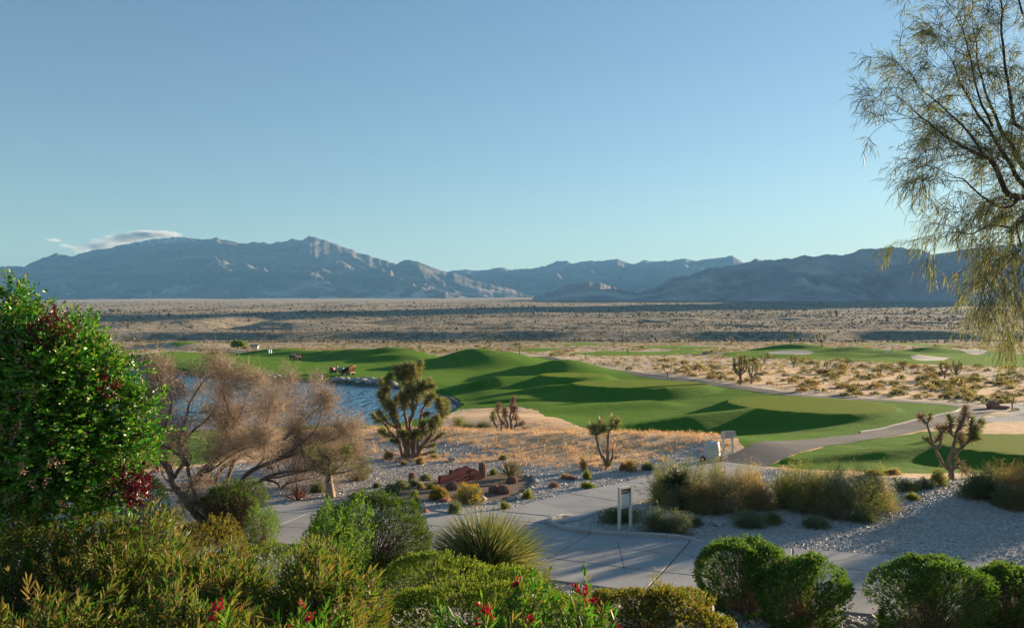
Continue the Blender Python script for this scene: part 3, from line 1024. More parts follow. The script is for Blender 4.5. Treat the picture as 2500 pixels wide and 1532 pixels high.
walk = slab_root("walkway", (0, 0, 0))
acc = Acc()
acc.add(*ribbon(WALK, -WALK_HW, WALK_HW, -0.012))
acc.build("joint_bed", M_JOINT, walk, True)
LW = arclen(WALK)
widths = [-WALK_HW, -0.9, 0.9, WALK_HW]
st = np.arange(0.4, LW[-1] - 3, 3.05)
for k, s0 in enumerate(st):
    for a, b in zip(widths[:-1], widths[1:]):
        Acc().add(*slab(s0, s0 + 3.05, a, b, WALK, LW, 0.030 + U(0, .004), 0.08)).build("slab", M_CONC, walk)
br = slab_root("branch_walkway", (0, 0, 0))
LB = arclen(BRANCH)
dW = line_dist(WALK[::2], BRANCH[:, 0], BRANCH[:, 1])[0]
s_in = LB[np.argmax(dW > WALK_HW + 0.9)]
s0 = s_in
while s0 < LB[-1] - 1:
    s1 = min(s0 + 3.6, LB[-1])
    Acc().add(*slab(s0, s1, -BRANCH_HW, BRANCH_HW, BRANCH, LB, 0.036, 0.12)).build("slab", M_CONC, br)
    s0 = s1
# the flared throat where the branch meets the walkway
thr = np.array([(-2.6, 28.75), (-0.95, 27.75), (0.6, 26.95), (1.28, 27.0), (1.75, 27.75), (2.0, 28.6)])
i0 = np.argmax(LB >= s_in)
c0, n0 = BRANCH[i0], normals2(BRANCH)[i0]
lft, rgt = c0 + n0 * BRANCH_HW, c0 - n0 * BRANCH_HW
ring = np.vstack([[-3.0, 28.95], [-1.2, 27.9], [0.9, 26.85], [1.35, 26.9], rgt, lft, lft * 0.6 + np.array([-1.2, 29.0]) * 0.4])
zz = H(ring[:, 0], ring[:, 1], False)
V = np.vstack([np.column_stack([ring, zz + 0.024]), np.column_stack([ring, zz - 0.12])])
k = len(ring)
acc = Acc().add(V, [np.array([[i, i + k, (i + 1) % k + k, (i + 1) % k] for i in range(k)]), np.array([list(range(k))])])
acc.build("slab", M_CONC, br)

path = Acc().add(*ribbon(PATH, -PATH_HW, PATH_HW, 0.02)).build("cart_path", M_ASPH, smooth=True, kind='structure')


def kerb(name, pts, w, h, label, step=0.35, piece=None, sink=0.15):
    """Kerb of rounded section along a line; cut into separate pieces if a piece length is given."""
    ln = spline(pts, step)
    L = arclen(ln)
    nn = normals2(ln)
    prof = np.array([(-w / 2, -sink), (-w / 2, h - 0.03), (-w / 2 + 0.03, h), (w / 2 - 0.03, h), (w / 2, h - 0.03), (w / 2, -sink)])
    root = thing(name, label, "kerb", (ln[0, 0], ln[0, 1], Hs(*ln[0])))
    n_p = max(1, int(L[-1] / piece)) if piece else 1
    for q in range(n_p):
        a, b = L[-1] * q / n_p + (0.006 if q else 0), L[-1] * (q + 1) / n_p - 0.006
        st = np.concatenate([[a], L[(L > a + .02) & (L < b - .02)], [b]])
        c = np.stack([np.interp(st, L, ln[:, 0]), np.interp(st, L, ln[:, 1])], 1)
        m = nz(np.stack([np.interp(st, L, nn[:, 0]), np.interp(st, L, nn[:, 1])], 1))
        hh = np.interp(st, L, ln[:, 2]) if ln.shape[1] > 2 else np.ones(len(st))
        z0 = H(c[:, 0], c[:, 1], False)
        V = np.concatenate([c[:, None] + m[:, None] * prof[None, :, 0:1], (z0[:, None] + np.where(prof[None, :, 1] > 0, prof[None, :, 1] * hh[:, None], prof[None, :, 1]))[..., None]], -1)
        k = len(prof)
        i, j = np.meshgrid(np.arange(len(st) - 1), np.arange(k - 1), indexing='ij')
        F = np.stack([i * k + j, (i + 1) * k + j, (i + 1) * k + j + 1, i * k + j + 1], -1).reshape(-1, 4)
        Acc().add(V, [F, np.array([list(range(k)), list(range((len(st) - 1) * k, len(st) * k))[::-1]])]).build("kerb_stone", M_KERB, root)
    return root


kerb("island_kerb", [(2.0, 28.05, .3), (1.55, 27.7, 1), (1.22, 27.2, 1), (1.22, 26.6, 1), (1.62, 25.95, 1), (2.45, 25.45, 1), (3.55, 25.1, 1), (4.5, 24.85, 1), (5.1, 24.62, .7), (5.55, 24.4, .1)],
     0.17, 0.14, "pale curved concrete kerb round the tip of the gravel island in front of the two-post sign", 0.2, 1.1)
kerb("path_edging", [(3.45, 29.15), (4.35, 29.95), (5.15, 30.75), (6.5, 32.2)], 0.10, 0.05, "thin straight concrete edging beside the branch walkway behind the two-post sign", 0.3, 1.6)
i_t = np.argmin(np.hypot(PATH[:, 0] - 31.0, PATH[:, 1] - 60))
nnP = normals2(PATH)
seg = (PATH[:, 1] > 51) & (PATH[:, 1] < 69.0) & (np.arange(len(PATH)) < len(PATH) * .5)
kerb("turf_kerb", (PATH + nnP * (PATH_HW + 0.10))[seg][::4], 0.16, 0.11, "long pale kerb rounding the tip of the green lawn beside the dark cart path", 0.5, 2.4)

# ------------------------------------------------------------------ pond
m, n, l = newmat("pond_water")
ge = n.new('ShaderNodeNewGeometry')
mp = n.new('ShaderNodeMapping')
mp.inputs['Rotation'].default_value = (0, 0, 0.5)
mp.inputs['Scale'].default_value = (1.0, 0.22, 1)
l.new(ge.outputs['Position'], mp.inputs[0])
t1 = n.new('ShaderNodeTexNoise')
t1.inputs['Scale'].default_value = 1.25
t1.inputs['Detail'].default_value = 3
t1.inputs['Roughness'].default_value = 0.58
l.new(mp.outputs[0], t1.inputs['Vector'])
bp = n.new('ShaderNodeBump')
bp.inputs['Strength'].default_value = 1.0
bp.inputs['Distance'].default_value = 0.95
l.new(t1.outputs[0], bp.inputs['Height'])
p = n.new('ShaderNodeBsdfPrincipled')
p.inputs['Base Color'].default_value = (0.022, 0.150, 0.290, 1)
p.inputs['Roughness'].default_value = 0.10
p.inputs['IOR'].default_value = 1.333
l.new(bp.outputs[0], p.inputs['Normal'])
o = n.new('ShaderNodeOutputMaterial')
l.new(p.outputs[0], o.inputs[0])
M_WATER = m
bm = bmesh.new()
cen = POND.mean(0)
ring = POND + nz(POND - np.array([-20, 100])) * 1.2
bm.faces.new([bm.verts.new((q[0], q[1], WATER)) for q in POND])
bmesh.ops.triangulate(bm, faces=bm.faces)
bmesh.ops.recalc_face_normals(bm, faces=bm.faces)
for f in bm.faces:
    if f.normal.z < 0:
        f.normal_flip()
me = bpy.data.meshes.new("pond_water")
bm.to_mesh(me)
bm.free()
me.materials.append(M_WATER)
wo = bpy.data.objects.new("pond_water", me)
COL.objects.link(wo)
wo['kind'] = 'structure'
# a second, smaller water far off on the left
q = W([(232, 856, -1.0), (300, 853.5, -1.0), (345, 855, -1.0), (300, 859, -1.0)])

M_EDGE = mat_noise("pond_edging", [(0.10, 0.095, 0.09), (0.17, 0.16, 0.15)], 1.5, 0.9, obj=False)
root = thing("pond_edging", "low dark edging wall that holds the lawn along the pond's far shore and right tip", "pond edging", (POND[5, 0], POND[5, 1], WATER))
ln = np.vstack([POND[-1:], POND[:20]])
ln = np.concatenate([np.linspace(a, b, max(2, int(np.linalg.norm(b - a) / 1.2)), endpoint=False) for a, b in zip(ln[:-1], ln[1:])])
nn = normals2(ln)
sgn = 1.0 if poly_sdf(POND, *(ln[3:4] + nn[3:4] * 0.4).T)[0] < 0 else -1.0
prof = np.array([(-0.10, -0.5), (-0.10, 0.36), (0.28, 0.40), (0.28, -0.5)])
V = np.concatenate([ln[:, None] + sgn * nn[:, None] * prof[None, :, 0:1], np.broadcast_to(WATER + prof[None, :, 1:2], (len(ln), 4, 1))], -1)
i, j = np.meshgrid(np.arange(len(ln) - 1), np.arange(3), indexing='ij')
F = np.stack([i * 4 + j, (i + 1) * 4 + j, (i + 1) * 4 + j + 1, i * 4 + j + 1], -1).reshape(-1, 4)
Acc().add(V, F).build("edging_wall", M_EDGE, root)

# ------------------------------------------------------------------ rocks
M_STONE = mat_noise("pale_rock", [(0.24, 0.225, 0.21), (0.36, 0.34, 0.315), (0.46, 0.43, 0.40)], 3.0, 0.9, 0.4, 10)
M_TAN = mat_noise("tan_rock", [(0.30, 0.235, 0.18), (0.42, 0.33, 0.26)], 3.0, 0.9, 0.4, 10)
M_REDROCK = mat_noise("red_rock", [(0.22, 0.075, 0.06), (0.33, 0.12, 0.09), (0.42, 0.20, 0.16)], 2.5, 0.9, 0.5, 8)
ico = bmesh.new()
bmesh.ops.create_icosphere(ico, subdivisions=2, radius=1.0)
ICO_V = np.array([v.co[:] for v in ico.verts])
ICO_F = np.array([[v.index for v in f.verts] for f in ico.faces])
ico.free()


def rock_mesh(name, seed, mat, rough=0.30, flat=0.65):
    v = ICO_V.copy()
    r = 1 + rough * fbm(v[:, 0] * 1.3 + seed * 7.1, v[:, 1] * 1.3 + v[:, 2] * 1.7, 3, seed)
    v = v * r[:, None] * np.array([1.0, 0.8, flat])
    for q in range(4):                                  # a few flat broken faces
        nrm = nz(np.random.default_rng(seed * 9 + q).normal(size=3))
        d = v @ nrm - 0.62
        v = v - np.maximum(d, 0)[:, None] * nrm * 0.9
    me = Acc().add(v, ICO_F).build(name, mat, smooth=False)
    m_ = me.data
    bpy.data.objects.remove(me)
    return m_


ROCKS = {k: [rock_mesh("rock", s, mt) for s in range(1, 7)] for k, mt in (("pale", M_STONE), ("tan", M_TAN), ("red", M_REDROCK))}


def rock(name, loc, r, kind, label, group=None, sq=1.0, cat="rock", sink=0.25):
    o = bpy.data.objects.new(name, random.choice(ROCKS[kind]))
    COL.objects.link(o)
    o.location = (float(loc[0]), float(loc[1]), float(loc[2]) + r * (0.55 - sink) * sq)
    o.scale = (r * U(.85, 1.2), r * U(.8, 1.1), r * sq)
    o.rotation_euler = (U(-.2, .2), U(-.2, .2), U(0, 6.28))
    return tag(o, label, cat, group)


# stones banked along the pond's far shore
for k in range(64):
    px = U(812, 966)
    t = U(0, 1)
    yw = np.interp(px, [812, 865, 928, 985], [935, 939, 943, 950])
    p0 = P(px, yw, WATER)
    x, y = p0[0] + U(-.2, .2), p0[1] + 0.3 + t * 4.6 * math.sin(math.pi * np.clip((px - 806) / 170, 0.05, .95)) ** 0.5
    rock("shore_rock", (x, y, Hs(x, y)), U(.38, .72), "pale", "grey boulder heaped with others on the grassy bank at the pond's far shore", "boulders on the far shore of the pond", 0.8)
for k in range(8):
    px = U(640, 668)
    p0 = P(px, 931, WATER)
    x, y = p0[0], p0[1] + U(.2, 4)
    rock("shore_rock", (x, y, Hs(x, y)), U(.4, .75), "pale", "grey boulder in the small heap at the shore just behind the bare tree", "small boulder heap by the pond", 0.8)
p0 = G(2424, 997)
rock("boulder", p0, 0.62, "red", "large rounded red boulder on the outer bend of the cart path", sq=0.95, cat="boulder")
p0 = G(2447, 998)
rock("boulder", p0, 0.55, "red", "lower dark red boulder right beside the rounded red one by the bend", sq=0.62, cat="boulder")
rock("boulder", G(1103, 1127) + np.array([0, 0, .05]), 0.20, "pale", "single round pale stone on the gravel behind the red slab sign", cat="boulder", sink=0.05)
rock("boulder", G(1506, 1118), 0.15, "tan", "tan stone on the ground right of the bare forked joshua tree", cat="boulder")
rock("boulder", G(1755, 1281), 0.24, "pale", "flat pale stone in the gravel below the big round bushes", cat="boulder", sq=.7)
rock("boulder", G(2494, 1238), 0.30, "pale", "pale stone at the picture's right edge below the brown bush", cat="boulder", sq=.7)
rock("boulder", G(1214, 1228), 0.22, "pale", "flat whitish stone at the garden's front corner near the walkway", cat="boulder", sq=.4)
rock("boulder", G(1083, 1223), 0.24, "red", "reddish stone under the left clump of yellow flowers", cat="boulder", sq=.7)
rock("boulder", G(1037, 1252), 0.19, "red", "small reddish stone alone on the gravel left of the walkway", cat="boulder", sq=.8)
rock("boulder", G(1175, 1220), 0.30, "tan", "dark stone in the shade right of the yellow flowers", cat="boulder", sq=.6)
# ring of stones round the right of the garden bed
ring = spline(np.array([P(a, b, 0.02)[:2] for a, b in [(1285, 1157), (1300, 1163), (1308, 1172), (1306, 1182), (1298, 1190), (1287, 1198), (1276, 1206), (1262, 1212), (1246, 1217), (1228, 1221)]]), 0.05)
Lr = arclen(ring)
s0 = 0.0
while s0 < Lr[-1]:
    r = U(.075, .15)
    x, y = np.interp(s0, Lr, ring[:, 0]) + U(-.07, .07), np.interp(s0, Lr, ring[:, 1]) + U(-.08, .08)
    rock("border_stone", (x, y, Hs(x, y)), r, random.choice(["pale", "pale", "tan"]), "fist-sized stone in the curved border round the right end of the garden bed", "stones bordering the garden bed", 0.8, "stone")
    s0 += r * 1.5
for px, py in [(960, 1216), (1000, 1216), (1040, 1222), (1022, 1219), (980, 1220)]:
    rock("border_stone", G(px, py), U(.10, .16), "pale", "fist-sized pale stone along the front left rim of the garden bed", "stones on the front rim of the garden bed", 0.7, "stone")
# cobbles at the foot of the clipped bushes
for k in range(150):
    px, py = U(1700, 2170), U(1482, 1530)
    if py < 1474 + (px - 1690) * 0.11:
        continue
    p0 = G(px, py)
    if line_dist(WALK[::2], p0[0:1], p0[1:2])[0][0] < WALK_HW + .1:
        continue
    rock("cobble", p0, U(.05, .11), "pale", "pale cobble strewn on the slope under the clipped bushes by the walkway", "cobbles under the clipped bushes", 0.7, "stone", 0.15)

# loose stones that cover the gravel
pyr = np.array([(1, .1, 0), (0, 1, 0), (-1, -.1, 0), (0, -1, 0), (0, 0, .95)])
pyf = np.array([(0, 1, 4), (1, 2, 4), (2, 3, 4), (3, 0, 4)])
N = 300000
th_, r_ = U(-.57, .57, N), 16.6 + 30 * U(0, 1, N) ** 0.75
x, y = r_ * np.sin(th_), r_ * np.cos(th_)
ok = union([GRAVEL, GRAVEL2], x, y) > 0.5 * U(-1, 1, N)
for ln, hw in ((WALK, WALK_HW), (BRANCH, BRANCH_HW), (PATH, PATH_HW)):
    ok &= line_dist(ln[::2], x, y)[0] > hw + 0.04
ok &= poly_sdf(SOIL, x, y) < 0
ok &= ~((np.hypot(x + .2, y - 27.9) < 2.2) & (x < 1.4))
x, y = x[ok], y[ok]
n = len(x)
z = H(x, y)
s = .012 + .032 * U(0, 1, n) ** 1.9 + (U(0, 1, n) > .985) * U(.01, .06, n)
V = (pyr[None] + rng.normal(0, .24, (n, 5, 3))) * s[:, None, None] * np.array([1, 1, .75])
a_ = U(0, 6.283, n)[:, None]
V = np.stack([V[..., 0] * np.cos(a_) - V[..., 1] * np.sin(a_), V[..., 0] * np.sin(a_) + V[..., 1] * np.cos(a_), V[..., 2]], -1) + np.stack([x, y, z - .004], 1)[:, None]
F = (np.arange(n)[:, None, None] * 5 + pyf[None]).reshape(-1, 3)
m, n, l = newmat("pebbles")
ge = n.new('ShaderNodeNewGeometry')
r = ramp(n, [(0, (0.19, 0.18, 0.172)), (.5, (0.32, 0.298, 0.28)), (.85, (0.42, 0.39, 0.362)), (1, (0.56, 0.525, 0.49))])
l.new(ge.outputs['Random Per Island'], r.inputs[0])
p = n.new('ShaderNodeBsdfPrincipled')
p.inputs['Roughness'].default_value = .55
p.inputs['Specular IOR Level'].default_value = .6
l.new(r.outputs[0], p.inputs['Base Color'])
o = n.new('ShaderNodeOutputMaterial')
l.new(p.outputs[0], o.inputs[0])
Acc().add(V.reshape(-1, 3), F).build("loose_gravel", m, kind='stuff')

# ------------------------------------------------------------------ signs, barrel, markers
M_POST = mat_noise("cream_post_paint", [(0.62, 0.575, 0.49), (0.70, 0.65, 0.56)], 3, 0.6, stretch=(1, 1, .2))
M_BOARDW = mat_noise("white_board", [(0.70, 0.66, 0.62), (0.76, 0.72, 0.68)], 4, 0.55)
M_BROWNB = mat_noise("brown_board", [(0.19, 0.085, 0.045), (0.27, 0.13, 0.075)], 7, 0.6)
M_LETTER = mat_noise("pale_lettering", [(0.58, 0.36, 0.30), (0.66, 0.46, 0.38)], 9, 0.6)
M_GREYLET = mat_noise("grey_lettering", [(0.50, 0.47, 0.43), (0.58, 0.55, 0.50)], 9, 0.6)
M_STRIPE = mat_noise("red_stripe", [(0.28, 0.09, 0.07), (0.33, 0.12, 0.09)], 9, 0.6)
M_BLACK = mat_noise("black_rubber", [(0.012, 0.012, 0.013), (0.025, 0.025, 0.025)], 6, 0.7)

pa, pb = G(1512, 1291), G(1539.5, 1284)
ax = nz((pb - pa) * np.array([1, 1, 0]))
nrm = np.array([ax[1], -ax[0], 0])
rz = math.atan2(ax[1], ax[0])
wid = np.linalg.norm((pb - pa)[:2])
sgnp = thing("sign", "two-post cream sign with brown header and white panel on the gravel island", "sign", (pa + pb) / 2)
for p0 in (pa, pb):
    bev_box("post", p0 + np.array([0, 0, .60]), (.07, .09, 1.36), M_POST, sgnp, rz, .006)
mid = (pa + pb) / 2
mid[2] = pa[2]
bev_box("top_rail", mid + np.array([0, 0, 1.245]), (wid - .075, .085, .07), M_POST, sgnp, rz, .006)
bw = wid * .80
off = mid - ax * (wid * .06)
hd = bev_box("header_board", off + np.array([0, 0, 1.125]), (bw, .035, .15), M_BROWNB, sgnp, rz, .004)
pn = bev_box("panel", off + np.array([0, 0, .83]), (bw, .03, .43), M_BOARDW, sgnp, rz, .004)
front = nrm if nrm[1] < 0 else -nrm


def strokes(name, rows, mat, parent, org, depth, seed):
    """Worn, unreadable lettering: upright marks of uneven height standing 2 mm proud of the board."""
    r = random.Random(seed)
    a = Acc()
    for zc, h, x0, x1, gapw in rows:
        x = x0
        while x < x1:
            w = h * r.uniform(.25, .62)
            if r.random() > .14:
                hh = h * r.uniform(.65, 1.0)
                a.add(*boxv(org + ax * x + np.array([0, 0, zc]) + front * depth, (w * .55, .004, hh), rz))
                if r.random() > .4:
                    a.add(*boxv(org + ax * (x + w * .2) + np.array([0, 0, zc + r.choice([-.36, 0, .36]) * hh]) + front * (depth + .001), (w, .004, h * .16), rz))
            x += w * 1.25 + (gapw if r.random() < .2 else 0)
    return a.build(name, mat, parent, kind='stuff')


hl = strokes("lettering", [(0, .075, -bw * .28, bw * .42, .01)], M_LETTER, sgnp, off + np.array([0, 0, 1.125]), .0195, 3)
strokes("lettering", [(.14, .03, -bw * .40, bw * .36, .02), (.05, .03, -bw * .40, bw * .30, .02), (-.04, .03, -bw * .40, bw * .33, .02), (-.12, .03, -bw * .40, bw * .24, .02)], M_GREYLET, sgnp, off + np.array([0, 0, .84]), .017, 5)
bev_box("stripe", off + np.array([0, 0, .665]) + front * .017, (bw * .92, .004, .014), M_STRIPE, sgnp, rz, 0)
for q, (zq, hq) in enumerate([(1.125, .13), (.98, .03), (.885, .03), (.80, .025), (.71, .022)]):
    bev_box("edge_block", off + ax * (bw / 2 + .022) + np.array([0, 0, zq]), (.04, .03, hq), M_BLACK, sgnp, rz, .003)  # small dark blocks down the board's right edge

# slatted direction sign by the lawn
M_WEATH = mat_noise("weathered_wood", [(0.36, 0.32, 0.30), (0.50, 0.46, 0.43), (0.60, 0.56, 0.53)], 5, 0.8, 0.2, 20, stretch=(.3, .3, 2))
pa, pb = G(1767, 1114), G(1789.5, 1109)
ax = nz((pb - pa) * np.array([1, 1, 0]))
rz = math.atan2(ax[1], ax[0])
front = np.array([ax[1], -ax[0], 0])
wid = np.linalg.norm((pb - pa)[:2])
ds = thing("direction_sign", "weathered slatted sign on two posts standing right of the barrel", "sign", (pa + pb) / 2)
for p0 in (pa, pb):
    bev_box("post", p0 + np.array([0, 0, .42]) - front * .05, (.085, .085, .98), M_POST, ds, rz, .006)
mid = (pa + pb) / 2
bev_box("end_board", mid - ax * (wid / 2 + .06) + np.array([0, 0, 1.0]) + front * .03, (.04, .26, .36), M_WEATH, ds, rz, .006)
bev_box("back_board", mid + np.array([0, 0, 1.0]) - front * .02, (wid + .06, .03, .36), M_WEATH, ds, rz, .006)
for q in range(4):
    bev_box("slat", mid + ax * (.08 + .02 * (3 - q)) + np.array([0, 0, .87 + .088 * q]) + front * (.05 + .012 * (3 - q)), (wid + .02, .05, .066), M_WEATH, ds, rz, .008, (-.25, 'X'))
for q in range(2):
    bev_box("bolt", mid - ax * .10 + np.array([0, 0, .95 + .10 * q]) + front * .11, (.05, .03, .05), M_POST, ds, rz, .01)

# barrel
M_BARREL = mat_noise("grey_barrel_wood", [(0.42, 0.38, 0.34), (0.56, 0.52, 0.48), (0.64, 0.60, 0.56)], 3, 0.6, 0.15, 14, stretch=(3, 3, .3))
M_HOOP = mat_noise("galvanised_hoop", [(0.36, 0.40, 0.44), (0.50, 0.54, 0.58)], 5, 0.45, metal=0.5)
M_REDP = mat_noise("red_paint", [(0.22, 0.035, 0.025), (0.30, 0.06, 0.04)], 6, 0.5)
pbz = G(1739, 1126)
bz = thing("barrel", "grey wooden barrel with metal hoops standing behind the round bushes", "barrel", pbz)
NST = 20
for q in range(NST):
    a0, a1 = 2 * math.pi * q / NST + .006, 2 * math.pi * (q + 1) / NST - .006
    hs = np.linspace(0, .92, 7)
    rs = .285 + .075 * np.sin(np.pi * hs / .92)
    V = np.array([[r_ * math.cos(a), r_ * math.sin(a), h_] for h_, r_ in zip(hs, rs) for a in (a0, (a0 + a1) / 2, a1)]) + pbz
    F = np.array([[3 * i + j, 3 * i + j + 1, 3 * i + j + 4, 3 * i + j + 3] for i in range(6) for j in range(2)])
    Acc().add(V, F).build("stave", M_BARREL, bz, True)
for h0, h1 in ((.0, .05), (.20, .245), (.34, .38), (.60, .64), (.72, .765), (.865, .925)):
    rr_ = lambda h_: .292 + .075 * math.sin(math.pi * h_ / .92)
    Acc().add(*lathe([(rr_(h0), h0), (rr_(h1), h1), (rr_(h1) - .012, h1), (rr_(h0) - .012, h0)], pbz, 28, cap=False)).build("hoop", M_HOOP, bz, True)
Acc().add(*lathe([(.02, .895), (.27, .895), (.27, .905), (.02, .905)], pbz, 24)).build("lid", M_HOOP, bz)
Acc().add(*lathe([(.05, -.03), (.13, -.04), (.15, 0), (.13, .04), (.05, .03)], pbz + np.array([-.47, -.1, .13]), 16, 'y', cap=False)).build("wheel", M_BLACK, bz, True)
wv = pbz + np.array([.36, -.16, .05])
Acc().add(*boxv(wv + [0, 0, .12], (.10, .12, .20))).add(*boxv(wv + [-.06, -.02, .02], (.24, .06, .05))).build("red_stand", M_REDP, bz)
Acc().add(*lathe([(.012, 0), (.016, .006), (.012, .012)], pbz + np.array([-.2, -.30, .46]), 8, 'y')).build("bung", M_BLACK, bz)

# red stone slab sign in the garden
M_SLAB = mat_noise("red_sandstone", [(0.150, 0.040, 0.036), (0.185, 0.052, 0.046), (0.215, 0.066, 0.056)], 2.2, 0.85, 0.3, 10)
M_DARKP = mat_noise("dark_carving", [(0.022, 0.012, 0.012), (0.035, 0.02, 0.018)], 8, 0.8)
M_EMBL = mat_noise("dark_green_emblem", [(0.008, 0.016, 0.012), (0.015, 0.028, 0.02)], 8, 0.7)
OUT = [(1075.7, 1161.7), (1103, 1158), (1103, 1148), (1106, 1146.5), (1113, 1150), (1117.5, 1145.7), (1126, 1142), (1135.6, 1140), (1141.6, 1137), (1144, 1138.4), (1151, 1143), (1159.7, 1142.7), (1168, 1149.6), (1174, 1155), (1176.5, 1161.7)]
sa, sb = G(1075.7, 1182), G(1176.5, 1170)
ax = nz((sb - sa) * np.array([1, 1, 0]))
rz = math.atan2(ax[1], ax[0])
front = np.array([ax[1], -ax[0], 0])


def on_slab(px, py):
    k = (px - 1250) / FPX
    t = (k * sa[1] - sa[0]) / ((sb[0] - sa[0]) - k * (sb[1] - sa[1]))
    x, y = sa[0] + t * (sb[0] - sa[0]), sa[1] + t * (sb[1] - sa[1])
    return np.array([x, y, EYE - (py - HOR) * y / FPX])


ft = np.array([sa - [0, 0, .15]] + [on_slab(*q) for q in OUT] + [sb - [0, 0, .15]])
bk = ft - front * .16
k = len(ft)
bm = bmesh.new()
vf, vb = [bm.verts.new(v) for v in ft], [bm.verts.new(v) for v in bk]
bm.faces.new(vf)
bm.faces.new(vb[::-1])
for i in range(k):
    bm.faces.new([vf[i], vf[(i + 1) % k], vb[(i + 1) % k], vb[i]])
bmesh.ops.recalc_face_normals(bm, faces=bm.faces)
slb = thing("stone_sign", "dark red stepped stone slab sign with carved lettering in the garden bed", "sign", (sa + sb) / 2)
bmesh.ops.translate(bm, verts=bm.verts, vec=-Vector(slb.location))
me = bpy.data.meshes.new("slab_body")
bm.to_mesh(me)
bm.free()
me.materials.append(M_SLAB)
so = bpy.data.objects.new("slab_body", me)
COL.objects.link(so)
so.parent = slb
a = Acc()
for (u, v, w, h) in [(1147.5, 1148.6, 8.5, 5.2), (1149.5, 1147.4, 6, 3), (1145.5, 1150.2, 6, 2.6), (1148.5, 1154.2, 1.2, 4.5), (1148.8, 1156.4, 3.0, 1.0)]:
    c0 = on_slab(u, v)
    s_ = c0[1] / FPX
    kk = 10
    an = np.arange(kk) * 2 * math.pi / kk
    ring = c0 + front * .006 + ax * (np.cos(an) * w * s_ * .62 * (1 + .15 * np.sin(3 * an)))[:, None] + np.array([0, 0, 1.]) * (np.sin(an) * h * s_ * .6)[:, None]
    a.add(np.vstack([ring, ring - front * .005]), [np.array([[i, (i + 1) % kk, (i + 1) % kk + kk, i + kk] for i in range(kk)]), np.array([list(range(kk))])])
a.build("tree_emblem", M_EMBL, slb, kind='stuff')
bwid = np.linalg.norm((sb - sa)[:2])
om = on_slab(1150, 1160)
sc_ = om[1] / FPX
strokes("lettering", [(.2 * sc_ * 10 - .06, .055, .06, .26, .02), (-.02, .05, -.28, -.02, .02), (-.06, .045, -.02, .07, .0), (-.135, .05, -.13, .20, .03)], M_DARKP, slb, om, .003, 9)

# hazard stakes and yardage posts on the golf course
M_WHITE = mat_noise("white_paint", [(0.72, 0.71, 0.68), (0.80, 0.79, 0.76)], 5, 0.6)


def stake(name, px, py, h, w, label, cat, group=None, mat=None):
    p0 = G(px, py)
    o = Acc().add(*boxv(p0 + [0, 0, h / 2 - .05], (w, w, h + .1))).add(*boxv(p0 + [0, 0, h + .02], (w * .8, w * .8, .05))).build(name, mat or M_WHITE, loc=p0)
    return tag(o, label, cat, group)


stake("hazard_stake", 786, 926.5, .75, .14, "thin pale stake on the dark lawn above the pond's far shore", "stake")
stake("tee_marker", 1514, 933, .14, .16, "left one of the two small white markers on the middle tee", "tee marker")
stake("tee_marker", 1528, 937, .14, .16, "right one of the two small white markers on the middle tee", "tee marker")
stake("tee_marker", 1813, 985, .10, .12, "lone small white marker on the left of the large nearest tee", "tee marker")
stake("yardage_post", 656.5, 862, 1.0, .35, "left post of the white pair on the far fairway left of the utility cart", "post")
stake("yardage_post", 661.5, 862, 1.0, .35, "right post of the white pair on the far fairway left of the utility cart", "post")
stake("yardage_post", 268, 867, 1.1, .45, "left post of the white pair far off beside the green leafy tree", "post")
stake("yardage_post", 272.5, 867, 1.1, .45, "right post of the white pair far off beside the green leafy tree", "post")
stake("yardage_post", 1404, 849, 1.6, .5, "single far white post among the desert scrub in the middle distance", "post")
stake("yardage_post", 2162, 863, .9, .4, "small white post on the far right fairway between two mounds", "post")
stake("yardage_post", 2413, 870, .9, .4, "small white post on the far right fairway under the hanging twigs", "post")
stake("shore_stake", 822, 1046, .95, .05, "slim reddish reed stake at the near shore of the pond", "stake", mat=M_TAN)

# a small pale hut with a low roof far off
p0 = G(622, 851)
hut = thing("hut", "tiny pale hut with a low roof far away behind the left fairway", "hut", p0)
Acc().add(*boxv(p0 + [0, 0, .4], (2.6, 2, 1.0))).build("wall", M_POST, hut)
V = np.array([(-1.5, -1.2, .9), (1.5, -1.2, .9), (1.5, 1.2, .9), (-1.5, 1.2, .9), (-1.5, 0, 1.6), (1.5, 0, 1.6)]) + p0
Acc().add(V, [np.array([[0, 1, 5, 4], [2, 3, 4, 5]]), np.array([[1, 2, 5], [3, 0, 4]])]).build("roof", M_TAN, hut)

# ------------------------------------------------------------------ golf-course vehicles
M_RED = mat_noise("red_enamel", [(0.23, 0.025, 0.02), (0.29, 0.045, 0.035)], 4, 0.35, spec=.5)
M_RUST = mat_noise("dusty_orange_red", [(0.25, 0.075, 0.04), (0.34, 0.13, 0.075)], 4, 0.6)
M_DARK = mat_noise("dark_plastic", [(0.018, 0.018, 0.022), (0.035, 0.035, 0.04)], 5, 0.5)
M_STEEL = mat_noise("steel", [(0.25, 0.27, 0.30), (0.36, 0.38, 0.41)], 5, 0.4, metal=.6)
M_LAMP = mat_noise("lamp_glass", [(0.75, 0.75, 0.72), (0.82, 0.82, 0.80)], 5, 0.15, spec=.6)


